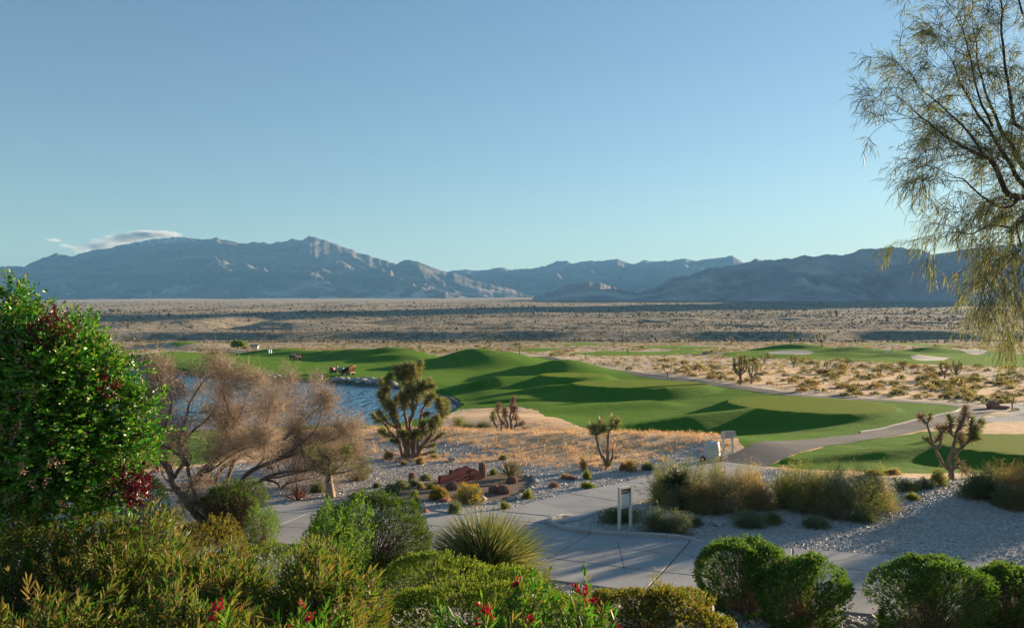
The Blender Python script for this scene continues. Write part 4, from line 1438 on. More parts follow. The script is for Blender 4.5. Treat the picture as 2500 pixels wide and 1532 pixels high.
class Rig:
    """Places parts given in a vehicle's own axes (x forward, y left)."""

    def __init__(s, root, p0, rz):
        s.r, s.p, s.rz = root, p0, rz

    def w(s, v):
        c, q = math.cos(s.rz), math.sin(s.rz)
        return s.p + np.array([v[0] * c - v[1] * q, v[0] * q + v[1] * c, v[2]])

    def box(s, name, c, size, mat, bev=.03, tilt=None, parent=None):
        o = bev_box(name, s.w(c), size, mat, s.r, s.rz, bev, tilt)
        return o

    def wheel(s, c, r, w, hub=None):
        prof = np.array([(r * .55, -w / 2), (r * .9, -w / 2), (r, -w * .3), (r, w * .3), (r * .9, w / 2), (r * .55, w / 2), (.03, w * .35), (.03, -w * .35)])
        V, F = lathe(prof, (0, 0, 0), 16, 'y', False)
        cs, sn = math.cos(s.rz), math.sin(s.rz)
        V = V @ np.array([[cs, -sn, 0], [sn, cs, 0], [0, 0, 1]]).T + s.w(c)
        t = Acc().add(V, F).build("wheel", M_BLACK, s.r, True)
        Vh, Fh = lathe([(.02, -w / 2 - .01), (r * .5, -w / 2 - .005), (r * .5, w / 2 + .005), (.02, w / 2 + .01)], (0, 0, 0), 12, 'y')
        Vh = Vh @ np.array([[cs, -sn, 0], [sn, cs, 0], [0, 0, 1]]).T + s.w(c) - np.array(s.r.location)
        hb = Acc().add(Vh, Fh).build("hub", M_STEEL)
        hb.parent = t
        return t

    def bar(s, name, pts, r, mat):
        return Acc().add(*limb([s.w(p) for p in pts], r, 6)).build(name, mat, s.r, True)


p0 = G(720, 877)
uc = thing("utility_cart", "red and black utility cart with a dark canopy parked on the far fairway", "utility cart", p0)
R_ = Rig(uc, p0, math.radians(-38))
for sx in (-1.0, 1.05):
    for sy in (-.6, .6):
        R_.wheel((sx, sy, .32), .33, .25)
R_.box("chassis", (0, 0, .45), (2.7, 1.0, .18), M_DARK)
R_.box("hood", (1.12, 0, .78), (.75, 1.25, .42), M_RED, .08)
R_.box("cargo_bed", (-.85, 0, .82), (1.15, 1.4, .42), M_DARK, .04)
R_.box("seat", (.0, 0, .80), (.5, 1.2, .2), M_DARK, .05)
R_.box("seat_back", (-.22, 0, 1.10), (.14, 1.2, .5), M_DARK, .05)
R_.box("canopy", (.1, 0, 1.92), (1.6, 1.35, .09), M_DARK, .03)
for sx, sy in ((.78, -.6), (.78, .6), (-.45, -.6), (-.45, .6)):
    R_.bar("canopy_post", [(sx, sy, .8), (sx - .08, sy * .97, 1.9)], .025, M_DARK)
for sy in (-.45, .45):
    R_.box("headlight", (1.50, sy, .78), (.04, .20, .14), M_LAMP, .02)
R_.box("bumper", (1.52, 0, .52), (.06, 1.2, .12), M_DARK, .02)
R_.bar("steering_wheel", [(.55 + .05 * math.cos(a), .3 + .18 * math.sin(a), 1.15 + .16 * math.cos(a)) for a in np.linspace(0, 6.28, 10)], .015, M_DARK)

p0 = G(824, 911)
mw = thing("turf_mower", "dark red turf vehicle with seat, steering column and flat bed on the fairway", "mower", p0)
R_ = Rig(mw, p0, math.radians(155))
for sx, sy, r_ in ((1.0, .55, .36), (1.0, -.55, .36), (-1.2, .6, .38), (-1.2, -.6, .38)):
    R_.wheel((sx, sy, r_), r_, .28)
R_.box("chassis", (-.1, 0, .52), (3.0, .9, .2), M_DARK)
R_.box("engine_hood", (1.05, 0, .80), (.75, .9, .5), M_RED, .08)
R_.box("seat", (.25, 0, .85), (.45, .5, .18), M_RED, .05)
R_.box("seat_back", (.0, 0, 1.12), (.14, .5, .5), M_DARK, .05)
R_.box("flat_bed", (-1.0, 0, .88), (1.5, 1.4, .14), M_STEEL, .03)
R_.box("bed_side", (-1.0, .70, 1.02), (1.5, .05, .18), M_STEEL, .01)
R_.box("bed_side", (-1.0, -.70, 1.02), (1.5, .05, .18), M_STEEL, .01)
R_.bar("steering_column", [(.85, 0, .9), (.65, 0, 1.35)], .03, M_DARK)
R_.bar("steering_wheel", [(.65 + .08 * math.cos(a), .18 * math.sin(a), 1.35 + .1 * math.cos(a)) for a in np.linspace(0, 6.28, 10)], .018, M_DARK)
R_.bar("roll_bar", [(-.15, -.45, .6), (-.15, -.45, 1.75), (-.15, .45, 1.75), (-.15, .45, .6)], .025, M_DARK)
p0 = G(846, 915)
tp = thing("topdresser", "tilted rust red hopper trailer with white wheel hubs hitched behind the turf vehicle", "trailer", p0)
R_ = Rig(tp, p0, math.radians(155))
for sx, sy in ((.4, .7), (.4, -.7), (-.9, .7), (-.9, -.7)):
    R_.wheel((sx, sy, .28), .29, .26)
R_.box("frame", (-.2, 0, .42), (2.2, 1.1, .12), M_RUST)
V = np.array([(.75, -.7, .45), (.75, .7, .45), (-.9, .75, .75), (-.9, -.75, .75), (.1, -.85, 1.05), (.1, .85, 1.05), (-1.25, .9, 1.55), (-1.25, -.9, 1.55)])
Vw = np.array([R_.w(v) for v in V])
Acc().add(Vw, np.array([[0, 1, 2, 3], [0, 4, 5, 1], [1, 5, 6, 2], [3, 7, 4, 0]])).build("hopper", M_DARK, tp)
Acc().add(Vw[[2, 3, 7, 6]] + (R_.w((-.02, 0, 0)) - p0), np.array([[0, 1, 2, 3]])).build("tailgate", M_RUST, tp)
for sy in (-.8, -.3, .3, .8):
    R_.bar("gate_rib", [(-.95, sy, .70), (-1.30, sy, 1.58)], .05, M_RUST)
R_.bar("gate_rail", [(-1.31, -.92, 1.56), (-1.31, .92, 1.56)], .05, M_RUST)
R_.box("spinner", (-1.15, 0, .45), (.35, 1.5, .22), M_RUST, .04)
R_.bar("drawbar", [(.9, 0, .42), (1.7, 0, .45)], .05, M_DARK)

# ------------------------------------------------------------------ plants: tools
def bark(name, cols, sc=6):
    return mat_noise(name, cols, sc, 0.9, 0.4, sc * 4, stretch=(1, 1, .35))


M_BARK_DARK = bark("dark_bark", [(0.055, 0.040, 0.032), (0.095, 0.070, 0.055), (0.13, 0.10, 0.08)])
M_BARK_GREY = bark("grey_bark", [(0.13, 0.105, 0.085), (0.20, 0.165, 0.135)])
M_TWIG = mat_leaf("dry_twig", [(0.237, 0.156, 0.106), (0.338, 0.231, 0.163), (0.450, 0.325, 0.237)], 0.10, 0.8, 0.1, (1, 1, 1))
M_TWIG_DARK = mat_leaf("brown_twig", [(0.08, 0.055, 0.035), (0.14, 0.095, 0.06), (0.20, 0.14, 0.09)], 0.08, 0.8, 0.1, (1, 1, 1))


def dirs(n, up=0.0, zmin=-0.2):
    d = nz(rng.normal(size=(int(n * 2.6) + 40, 3)) + np.array([0, 0, up]))
    d = d[d[:, 2] > zmin]
    while len(d) < n:
        d = np.vstack([d, d])
    return d[:n]


def jitter_dirs(D, s):
    return nz(D + rng.normal(0, s, D.shape))


def bulge(D, seed, f=2.2, a=0.16):
    return 1 + a * fbm(D[:, 0] * f + seed * 3.7, D[:, 1] * f + D[:, 2] * f * 1.3, 3, seed)


def sprigs(C, A, per, L, W, spread, axis_len, up=0.0, fold=0.12):
    """Leaves in sprays: every centre C with axis A carries 'per' leaves along and around it."""
    n = len(C)
    c = np.repeat(C, per, 0)
    a = np.repeat(nz(A), per, 0)
    t = U(0, 1, n * per)
    base = c + a * (t * axis_len)[:, None]
    D = nz(a + rng.normal(0, spread, a.shape) + np.array([0, 0, up]))
    return leafs(base, D, L * U(.7, 1.25, n * per), W * U(.75, 1.2, n * per), fold=fold)


def fan_twigs(c, tips, r0, bow=0.12, segs=3, spread=0.06):
    """Bowed stems that rise from one foot to each tip."""
    n = len(tips)
    b = c + np.concatenate([rng.normal(0, spread, (n, 2)), np.zeros((n, 1))], 1)
    mid_off = rng.normal(0, bow, (n, 3)) * np.linalg.norm(tips - b, axis=1)[:, None] * .5
    mid_off[:, 2] += bow * np.linalg.norm(tips - b, axis=1) * .6
    A, B, RA, RB = [], [], [], []
    prev = b
    for i in range(1, segs + 1):
        t = i / segs
        q = b + (tips - b) * t + mid_off * (4 * t * (1 - t)) * .5
        A.append(prev)
        B.append(q)
        RA.append(np.full(n, r0 * (1 - .8 * (i - 1) / segs)))
        RB.append(np.full(n, r0 * (1 - .8 * i / segs)))
        prev = q
    return np.vstack(A), np.vstack(B), np.concatenate(RA), np.concatenate(RB)


def shrub(name, label, cat, base, rx, ry, h, leafm, twigm, n, per=6, L=.045, W=.02, p=2.4, pinch=.55, top=.62, side=.7, hole=.0, axis=.09, spread=.55,
          twigs=160, tr=.008, lump=.13, group=None, inner=.25, seed=1, zb=0.0, bias=None, up=.25, bare=0, leafname="foliage"):
    """Bush with a clipped or rounded outline: sprays of leaves over a shell and stems that carry them."""
    base = np.asarray(base, float)
    root = thing(name, label, cat, base, group)
    D = dirs(n, 0.25, -.05 if zb == 0 else zb)
    f = (np.abs(D[:, 0]) ** p + np.abs(D[:, 1]) ** p + np.abs(D[:, 2]) ** p) ** (-1 / p)
    Q = D * f[:, None]
    zz = np.clip(Q[:, 2], 0, 1)
    prob = np.where(zz > top, 1.0, side)
    if hole:
        prob = prob * np.where(fbm(D[:, 0] * 3 + seed, D[:, 2] * 3 + D[:, 1] * 3, 3, seed + 40) > hole - .5, 1, .12)
    if bias is not None:
        prob = prob * np.clip(0.5 + Q @ np.asarray(bias, float), .05, 1)
    k = U(0, 1, n) < prob
    D, Q, zz = D[k], Q[k], zz[k]
    depth = np.where(U(0, 1, len(Q)) < inner, U(.55, .95, len(Q)), U(.93, 1.03, len(Q)))
    w = pinch + (1 - pinch) * sm(0, .55, zz)
    Q = Q * (bulge(D, seed, 2.4, lump) * depth)[:, None]
    C = base + Q * np.stack([rx * w, ry * w, np.full(len(w), h)], 1)
    C[:, 2] = np.maximum(C[:, 2], base[2] + .03)
    V, F = sprigs(C - D * axis * .5, D + rng.normal(0, .25, D.shape) + np.array([0, 0, up]), per, L, W, spread, axis)
    fo = Acc().add(V, F).build(leafname, leafm, root)
    fo['kind'] = 'stuff'
    nt = min(twigs, len(C))
    idx = rng.choice(len(C), nt, False)
    tips = base + (C[idx] - base) * .97
    A, B, RA, RB = fan_twigs(base + np.array([0, 0, -.05]), tips, tr, .16, 3, .05 * rx + .02)
    V, F = tubes(A, B, RA, RB, 3)
    a = Acc().add(V, F)
    if bare:
        i2 = rng.integers(0, len(C), bare)
        t0 = base + (C[i2] - base) * U(.45, .85, bare)[:, None]
        V, F = ribbons(t0, t0 + jitter_dirs(C[i2] - base, .45) * U(.15, .4, bare)[:, None] * min(rx, h) * .8, .010, .004)
        a.add(V, F)
    st_ = a.build("stems", twigm, root)
    st_['kind'] = 'stuff'
    return root


def at_depth(px, d, ytop):
    """Foot on the ground at depth d under a photo column, and the height up to a photo row."""
    x = (px - 1250) * d / FPX
    z = Hs(x, d)
    return np.array([x, d, z]), EYE - (ytop - HOR) * d / FPX - z


# ------------------------------------------------------------------ clipped bushes by the walkway
M_CLIP = mat_leaf("clipped_leaf", [(0.035, 0.101, 0.016), (0.057, 0.142, 0.020), (0.088, 0.189, 0.027), (0.149, 0.236, 0.041), (0.115, 0.101, 0.041)], .44, .55)
CL = [(1815, 18.35, 1322, 116, "full clipped green bush by the walkway, left and hindmost of its row of four", .0),
      (1957, 17.25, 1362, 116, "round clipped green bush on the cobbles, overlapping the left bush of the row", 1.1),
      (2268, 17.0, 1371, 135, "widest clipped green bush, third in the row, with stray wisps at its left foot", 2.3),
      (2468, 17.4, 1379, 112, "clipped green bush cut by the right edge of the picture, last of its row", 3.4)]
for i, (px, d, yt, hw, lb, sd) in enumerate(CL):
    b, h = at_depth(px, d, yt + 4)
    shrub("clipped_bush", lb, "bush", b, hw * d / FPX, .95, h * .97, M_CLIP, M_TWIG, 11000, 7, .046, .024, [3.6, 2.9, 3.8, 3.2][i], [.72, .62, .80, .7][i], .66, .60, .42, .08, .6, 240, .011, .09,
          "clipped bushes along the walkway", .35, 5 + i, bare=1100)

# dead leaves and twigs lying under the clipped bushes
N = 5200
px_ = rng.choice(len(CL), N)
x = np.array([(CL[i][0] - 1250) * CL[i][1] / FPX for i in px_]) + rng.normal(0, .85, N)
y = np.array([CL[i][1] for i in px_]) + rng.normal(-.15, .62, N)
k = line_dist(WALK[::2], x, y)[0] > WALK_HW - .25 * U(0, 1, N) ** 3
x, y = x[k], y[k]
z = np.maximum(H(x, y), H(x, y, False) + np.where(line_dist(WALK[::2], x, y)[0] < WALK_HW, .032, 0))
D = nz(np.concatenate([rng.normal(0, 1, (len(x), 2)), rng.normal(0, .15, (len(x), 1))], 1))
V, F = leafs(np.stack([x, y, z + .012], 1), D, U(.02, .06, len(x)), U(.008, .02, len(x)))
Acc().add(V, F).build("leaf_litter", mat_leaf("dead_leaf", [(0.10, 0.065, 0.035), (0.17, 0.11, 0.06), (0.24, 0.17, 0.10)], .1, .9, .1), kind='stuff')

# ------------------------------------------------------------------ low hedges
M_BOXL = mat_leaf("yellow_green_leaf", [(0.056, 0.119, 0.015), (0.106, 0.181, 0.020), (0.181, 0.231, 0.030), (0.263, 0.269, 0.050)], .48, .55)
M_BOXG = mat_leaf("golden_leaf", [(0.11, 0.105, 0.016), (0.175, 0.145, 0.022), (0.23, 0.17, 0.032), (0.115, 0.135, 0.022)], .48, .55)
M_BOXO = mat_leaf("orange_tip_leaf", [(0.065, 0.120, 0.016), (0.120, 0.165, 0.022), (0.20, 0.155, 0.032), (0.26, 0.115, 0.042)], .48, .55)


def hedge(px, d, yt, hw, ry, mt, lb, sd, n=5200, group=None, L=.036, W=.015, p=2.6, dens=7):
    b, h = at_depth(px, d, yt + 3)
    return shrub("low_hedge", lb, "hedge", b, hw * d / FPX, ry, h, mt, M_TWIG_DARK, n, dens, L, W, p, .85, .5, .85, .22, .05, .5, 120, .007, .16, group, .15, sd, up=.7, bare=40)


hedge(1075, 12.9, 1358, 160, .75, M_BOXL, "long low clipped yellow-green hedge in front of the large spiky grass", 21)
hedge(1190, 10.2, 1424, 275, .95, M_BOXL, "broad low yellow-green hedge at the picture's lower edge behind red oleander flowers", 22, 9000)
hedge(1585, 10.6, 1456, 190, .90, M_BOXO, "low orange-tipped hedge sloping down to the cobbles at the lower edge", 23, 7000)
hedge(450, 13.0, 1276, 165, .9, M_BOXG, "golden low hedge behind the left oleanders, under the bare tree", 24, 5200)
hedge(690, 14.2, 1318, 200, .8, M_BOXL, "dark low hedge strip between the left oleanders and the bare-twigged round bush", 25, 4000)

# ------------------------------------------------------------------ larger bushes left of the walkway
M_LIME = mat_leaf("lime_leaf", [(0.039, 0.127, 0.011), (0.072, 0.182, 0.015), (0.132, 0.231, 0.031), (0.253, 0.264, 0.083)], .46, .5)
M_MID = mat_leaf("mid_green_leaf", [(0.030, 0.080, 0.012), (0.055, 0.115, 0.016), (0.090, 0.140, 0.026), (0.125, 0.150, 0.042)], .42, .55)
M_DARKL = mat_leaf("dark_green_leaf", [(0.012, 0.040, 0.010), (0.022, 0.060, 0.012), (0.034, 0.080, 0.016)], .3, .5)
b, h = at_depth(815, 18.6, 1236)
shrub("leafy_bush", "bright lime-green bush with pale tips in front of the round brownish bush", "bush", b, 100 * 18.6 / FPX, .9, h, M_LIME, M_TWIG_DARK, 3300, 9, .055, .026, 2.0, .8, .5, .9, .2, .16, .65, 200, .010, .24, None, .3, 31, up=.5)
b, h = at_depth(905, 21.5, 1216)
shrub("round_bush", "broad rounded brownish-green bush behind the lime-green one", "bush", b, 150 * 21.5 / FPX, 1.15, h, M_MID, M_TWIG_DARK, 11000, 7, .050, .020, 2.3, .80, .45, .9, .22, .10, .6, 420, .010, .14, None, .3, 32, bare=900)
b, h = at_depth(560, 24.8, 1183)
shrub("twiggy_bush", "round bush of bare brown twigs with a green cap, under the bare tree", "bush", b, 118 * 24.8 / FPX, 1.25, h, M_MID, M_TWIG_DARK, 4200, 7, .045, .018, 2.3, .45, .72, .10, .0, .10, .6, 700, .011, .12, None, .1, 33, bare=2600)
b, h = at_depth(640, 23.8, 1232)
shrub("feathery_bush", "feathery pale green bush leaning on the right side of the twiggy round bush", "bush", b, 52 * 23.8 / FPX, .7, h, M_LIME, M_TWIG, 1700, 8, .05, .012, 2.0, .6, .4, .9, .2, .12, .5, 160, .007, .2, None, .4, 34, bare=200)
b, h = at_depth(358, 22.5, 1168)
shrub("upright_bush", "dark upright clipped bush behind the lower purple foliage", "bush", b, 52 * 22.5 / FPX, .7, h, M_DARKL, M_TWIG_DARK, 3600, 7, .04, .02, 3.2, .9, .5, .9, .1, .08, .6, 120, .01, .08, None, .2, 35)
b, h = at_depth(872, 34.5, 1132)
shrub("wispy_bush", "wispy yellow-green bush right of the little shaggy-trunked tree", "bush", b, 40 * 34.5 / FPX, .6, h, mat_leaf("wispy_leaf", [(0.085, 0.085, 0.025), (0.125, 0.115, 0.035), (0.16, 0.13, 0.05)], .35), M_TWIG, 700, 7, .06, .014, 2.0, .5, .4, .8, .2, .2, .6, 160, .007, .25, None, .5, 36, bare=200)

# ------------------------------------------------------------------ oleanders
M_OLE = mat_leaf("oleander_leaf", [(0.028, 0.100, 0.011), (0.062, 0.133, 0.016), (0.122, 0.128, 0.027), (0.206, 0.150, 0.050), (0.077, 0.161, 0.020), (0.222, 0.095, 0.050)], .46, .5, .22)
M_OLEG = mat_leaf("fresh_oleander_leaf", [(0.024, 0.120, 0.010), (0.050, 0.175, 0.014), (0.095, 0.205, 0.026), (0.140, 0.175, 0.036), (0.190, 0.135, 0.055)], .46, .5, .22)
M_PETAL = mat_leaf("red_petal", [(0.36, 0.010, 0.030), (0.46, 0.018, 0.045), (0.30, 0.008, 0.022)], .35, .5, .3, (1.2, .6, .7))
M_STEM = mat_noise("stem_bark", [(0.085, 0.070, 0.045), (0.14, 0.115, 0.075)], 6, .85)
leaf_proto = {}


def leaf_mesh(mt, key):
    """One curved lance-shaped leaf, shared by every leaf that is an object of its own."""
    if key not in leaf_proto:
        res = []
        for q in range(4):
            V, F = blades(np.zeros((1, 3)), np.array([[0, 0, 1.0]]), 1.0, .16, 0, 4, np.array([0.0]))
            V[:, 1] += .16 * V[:, 2] ** 2 * (q * .5 - .6)
            o_ = Acc().add(V, F).build("leaf", mt)
            res.append(o_.data)
            bpy.data.objects.remove(o_)
        leaf_proto[key] = res
    return leaf_proto[key]


def leaf_objects(root, Pb, D, L, mt, key, name="leaf"):
    org = np.array(root.location)
    for p_, d_, l_ in zip(Pb, D, L):
        o_ = bpy.data.objects.new(name, random.choice(leaf_mesh(mt, key)))
        COL.objects.link(o_)
        o_.parent = root
        o_.location = tuple(p_ - org)
        o_.rotation_euler = (Vector(d_).to_track_quat('Z', 'Y') @ Matrix.Rotation(random.uniform(0, 6.28), 3, 'Z').to_quaternion()).to_euler()
        o_.scale = (l_ * random.uniform(.8, 1.2), l_, l_)


PETALS = []
for q in range(3):
    an = np.arange(5) * 2 * math.pi / 5 + q
    D_ = nz(np.stack([np.cos(an), np.sin(an), np.full(5, .45)], 1))
    V, F = leafs(np.zeros((5, 3)), D_, .030, .026, fold=.2)
    D2 = dirs(8, .6, 0)
    V2, F2 = leafs(rng.normal(0, .022, (8, 3)), D2, .026, .022)
    o_ = Acc().add(V, F).add(V2, F2).build("flower", M_PETAL)
    PETALS.append(o_.data)
    bpy.data.objects.remove(o_)


def oleander(px, d, yt, hw, ry, label, seed, n=860, mt=None, key="ole", flowers=0, n_obj=110, L=.105, W=.019, per=14):
    mt = mt or M_OLE
    b, h = at_depth(px, d, yt)
    rx = hw * d / FPX
    root = thing("oleander", label, "oleander", b, "oleanders along the lower edge")
    D = dirs(n, .35, .0)
    r = bulge(D, seed, 2.6, .24)
    Q = D * r[:, None] * np.where(U(0, 1, n) < .3, U(.6, .95, n), U(.94, 1.06, n))[:, None]
    f = (np.abs(D) ** 2.7).sum(1) ** (-1 / 2.7)
    C = b + Q * f[:, None] * np.array([rx, ry, h * .90])
    A = nz(D * np.array([1.0, 1.0, .6]) + np.array([0, 0, .70]) + rng.normal(0, .22, D.shape))
    c, a = np.repeat(C, per, 0), np.repeat(A, per, 0)
    t = np.tile(np.linspace(-.20, .02, per), n)
    _, e1, e2 = frame(a)
    ph = np.tile(np.arange(per) * 2.1, n) + np.repeat(U(0, 6.28, n), per)
    op = np.tile(np.linspace(1.15, .28, per), n) * U(.75, 1.25, n * per)
    LD = nz(a * np.cos(op)[:, None] + (e1 * np.cos(ph)[:, None] + e2 * np.sin(ph)[:, None]) * np.sin(op)[:, None])
    LB = c + a * t[:, None]
    LL = L * U(.65, 1.2, n * per)
    # the leaves nearest the viewer are objects of their own
    score = LB[:, 1] - .6 * LB[:, 2] + U(0, .25, len(LB))
    near = np.argsort(score)[:n_obj] if n_obj else np.zeros(0, int)
    rest_ = np.ones(len(LB), bool)
    rest_[near] = False
    V, F = blades(LB[rest_], LD[rest_], LL[rest_], W * U(.8, 1.2, rest_.sum()), .10, 2)
    o_ = Acc().add(V, F).build("foliage", mt, root)
    o_['kind'] = 'stuff'
    leaf_objects(root, LB[near], LD[near], LL[near], mt, key)
    A_, B_, RA, RB = fan_twigs(b + np.array([0, 0, -.08]), C - A * .12, .010, .14, 3, rx * .35)
    V, F = tubes(A_, B_, RA, RB, 3)
    o_ = Acc().add(V, F).build("stems", M_STEM, root)
    o_['kind'] = 'stuff'
    if flowers:
        k = np.argsort(C[:, 1] - 1.2 * C[:, 2] + U(0, .5, len(C)))[:flowers]
        for i in k:
            for q in range(random.choice([1, 1, 2, 3])):
                o_ = bpy.data.objects.new("flower", random.choice(PETALS))
                COL.objects.link(o_)
                o_.parent = root
                o_.location = tuple(C[i] + A[i] * .05 + rng.normal(0, .02, 3) - b)
                o_.rotation_euler = (U(-.6, .6), U(-.6, .6), U(0, 6.28))
    return root


oleander(40, 9.4, 1298, 190, 1.0, "brownish-green oleander at the left edge below the leafy green tree", 51)
oleander(285, 9.5, 1286, 175, 1.0, "reddish-tipped oleander below the trunk of the leafy green tree", 52)
oleander(520, 9.0, 1345, 150, .9, "oleander in front of the golden hedge, with tawny upright leaf tips", 53)
oleander(765, 8.7, 1366, 185, .9, "tawny oleander with pale upright leaves, left of the low yellow-green hedges", 54)
oleander(90, 7.2, 1466, 250, .6, "shaded oleander filling the lower left corner of the picture", 55, 640)
oleander(420, 7.1, 1480, 230, .6, "shaded dark oleander at the lower edge, second from the left corner", 56, 640)
oleander(770, 7.2, 1474, 150, .6, "oleander at the lower edge just left of the broad low hedge", 57, 560)
oleander(655, 6.3, 1450, 195, .55, "fresh green oleander with red flowers left of centre at the lower edge", 58, 420, M_OLEG, "oleg", 14, 130)
oleander(1230, 6.9, 1446, 230, .6, "fresh green oleander with red flowers at the bottom middle, in front of the broad hedge", 59, 520, M_OLEG, "oleg", 16, 150)
oleander(1415, 7.2, 1446, 130, .55, "upright green oleander with red flowers, rightmost of the flowering ones", 60, 300, M_OLEG, "oleg", 7, 110)

# ------------------------------------------------------------------ large desert spoon
M_SPOON = mat_leaf("spoon_blade", [(0.060, 0.100, 0.034), (0.100, 0.140, 0.046), (0.165, 0.175, 0.066), (0.30, 0.25, 0.125)], .36, .5, .3)
M_STRAW = mat_leaf("straw", [(0.26, 0.17, 0.085), (0.34, 0.235, 0.125), (0.42, 0.31, 0.18)], .25, .7, .2, (1.1, 1, .8))
b, h = at_depth(1185, 19.6, 1290)
spn = thing("desert_spoon", "huge spiky tussock of thin arching grey-green blades beside the walkway", "spiky grass", b)
n = 4200
D = dirs(n, .55, -.12)
D = nz(D * np.array([1, 1, .95]))
V, F = blades(b + np.array([0, 0, .42]) + rng.normal(0, .10, (n, 3)), D, U(1.30, 2.0, n), U(.011, .018, n), np.where(D[:, 2] < .3, .34, .16) * U(.6, 1.4, n), 4)
o_ = Acc().add(V, F).build("blades", M_SPOON, spn)
o_['kind'] = 'stuff'
n = 420
D = dirs(n, -.1, -.45)
D[:, 2] = -np.abs(D[:, 2]) * .5 - .05
V, F = blades(b + np.array([0, 0, .40]) + rng.normal(0, .12, (n, 3)), nz(D + np.array([.25, -.3, 0])), U(.7, 1.25, n), .012, .16, 3)
V[:, 2] = np.maximum(V[:, 2], b[2] + .02)
o_ = Acc().add(V, F).build("dead_skirt", M_STRAW, spn)
o_['kind'] = 'stuff'
Acc().add(*limb([b - [0, 0, .1], b + [0, 0, .25], b + [0.02, 0, .5]], [.20, .22, .12], 8)).build("trunk", M_BARK_DARK, spn, True)
q = b + np.array([.55, -.75, .2])
Acc().add(*limb([q, q + [.06, -.02, .5], q + [.12, -.05, 1.05]], [.012, .010, .006], 5)).add(*leafs(q + np.array([.10, -.04, .85]) + rng.normal(0, [.03, .03, .14], (60, 3)), dirs(60, .4), .05, .03)).build("flower_stalk", M_STRAW, spn)

# ------------------------------------------------------------------ leafy green tree on the left with a purple-leaved one
M_TREE = mat_leaf("broad_leaf", [(0.016, 0.091, 0.008), (0.029, 0.150, 0.010), (0.052, 0.202, 0.013), (0.091, 0.254, 0.018), (0.163, 0.267, 0.039), (0.195, 0.156, 0.058)], .42, .36, .4)
M_PURP = mat_leaf("purple_leaf", [(0.040, 0.006, 0.012), (0.075, 0.010, 0.018), (0.115, 0.020, 0.028), (0.055, 0.008, 0.016)], .34, .40, .4, (1.5, .6, .6))
M_SEED = mat_leaf("dry_flower", [(0.528, 0.312, 0.228), (0.672, 0.456, 0.336), (0.792, 0.624, 0.456)], .30, .7, .2, (1.1, .95, .8))
M_SEED2 = mat_leaf("pink_flower", [(0.40, 0.17, 0.14), (0.50, 0.25, 0.20)], .30, .7, .2, (1.1, .9, .8))
LOBES = [(28, 742, 46, .2), (8, 800, 60, 0), (75, 790, 38, .4), (115, 845, 62, .2), (165, 868, 62, -.1), (222, 862, 42, .1), (205, 815, 30, .3), (120, 920, 95, -.3), (228, 930, 72, 0), (290, 925, 42, .2),
         (25, 930, 105, -.2), (60, 1030, 120, -.4), (180, 1010, 100, -.2), (265, 1010, 66, .1), (345, 985, 34, .2), (338, 1045, 46, .2), (300, 1090, 60, 0), (120, 1120, 115, -.3), (220, 1140, 92, -.1), (358, 1100, 26, .3),
         (30, 1180, 110, -.2), (150, 1215, 95, 0), (265, 1200, 58, .1), (245, 1262, 45, .2), (-90, 900, 130, 0), (-110, 1080, 160, 0), (40, 1262, 80, .1)]
DT = 10.2
b = np.array([(60 - 1250) * (DT + .3) / FPX, DT + .3, 0])
b[2] = Hs(b[0], b[1])
tr = thing("leafy_tree", "big bright green broad-leaved tree with dry cream flower clusters at the left edge", "tree", b)
CC, AA, tips = [], [], []
for px, py, r, dz in LOBES:
    c0 = PD(px, py, DT + dz)
    R0 = r * (DT + dz) / FPX
    n = int(12 + 200 * (R0 / .3) ** 2 * .62)
    D = dirs(n, .15, -.75)
    rr_ = R0 * bulge(D, int(px) % 50, 2.6, .28) * np.where(U(0, 1, n) < .35, U(.35, .9, n), U(.88, 1.08, n))
    CC.append(c0 + D * rr_[:, None] * np.array([1, .9, 1]))
    AA.append(nz(D + rng.normal(0, .35, D.shape) + np.array([0, 0, .12])))
    tips.append(c0)
CC, AA = np.vstack(CC), np.vstack(AA)
per = 9
n = len(CC)
t = np.tile(np.linspace(0, .19, per), n)
c, a = np.repeat(CC, per, 0), np.repeat(AA, per, 0)
_, e1, e2 = frame(a)
sd = np.tile(np.where(np.arange(per) % 2 == 0, 1, -1), n)[:, None]
LD = nz(a * .75 + e1 * sd * .8 + rng.normal(0, .22, a.shape))
LB = c + a * t[:, None]
LL = .060 * U(.6, 1.35, n * per)
near = np.argsort(LB[:, 1] + U(0, .3, n * per))[:260]
rest_ = np.ones(n * per, bool)
rest_[near] = False
V, F = leafs(LB[rest_], LD[rest_], LL[rest_], LL[rest_] * U(.48, .62, rest_.sum()), fold=.12)
o_ = Acc().add(V, F).build("crown", M_TREE, tr)
o_['kind'] = 'stuff'
res = []
for q in range(4):
    V, F = leafs(np.zeros((1, 3)), np.array([[0, 0, 1.0]]), 1.0, .55, np.array([0.0]), fold=.10 + .06 * q)
    o_ = Acc().add(V, F).build("leaf", M_TREE)
    res.append(o_.data)
    bpy.data.objects.remove(o_)
leaf_proto["broad"] = res
leaf_objects(tr, LB[near], LD[near], LL[near], M_TREE, "broad")
trunk_top = b + np.array([0.1, 0, 1.5])
Acc().add(*limb([b - [0, 0, .2], b + [.05, 0, .8], trunk_top], [.12, .10, .08], 8)).build("trunk", M_BARK_DARK, tr, True)
a = Acc()
for tp_ in tips:
    m_ = (trunk_top + tp_) / 2 + rng.normal(0, .12, 3)
    a.add(*limb([trunk_top, m_, tp_], [.045, .028, .008], 5))
tw = rng.choice(len(CC), min(len(CC), 2400), False)
li_ = np.array([np.argmin(np.linalg.norm(np.array(tips) - q, axis=1)) for q in CC[tw]])
a.add(*tubes(np.array(tips)[li_], CC[tw], .006, .003, 3))
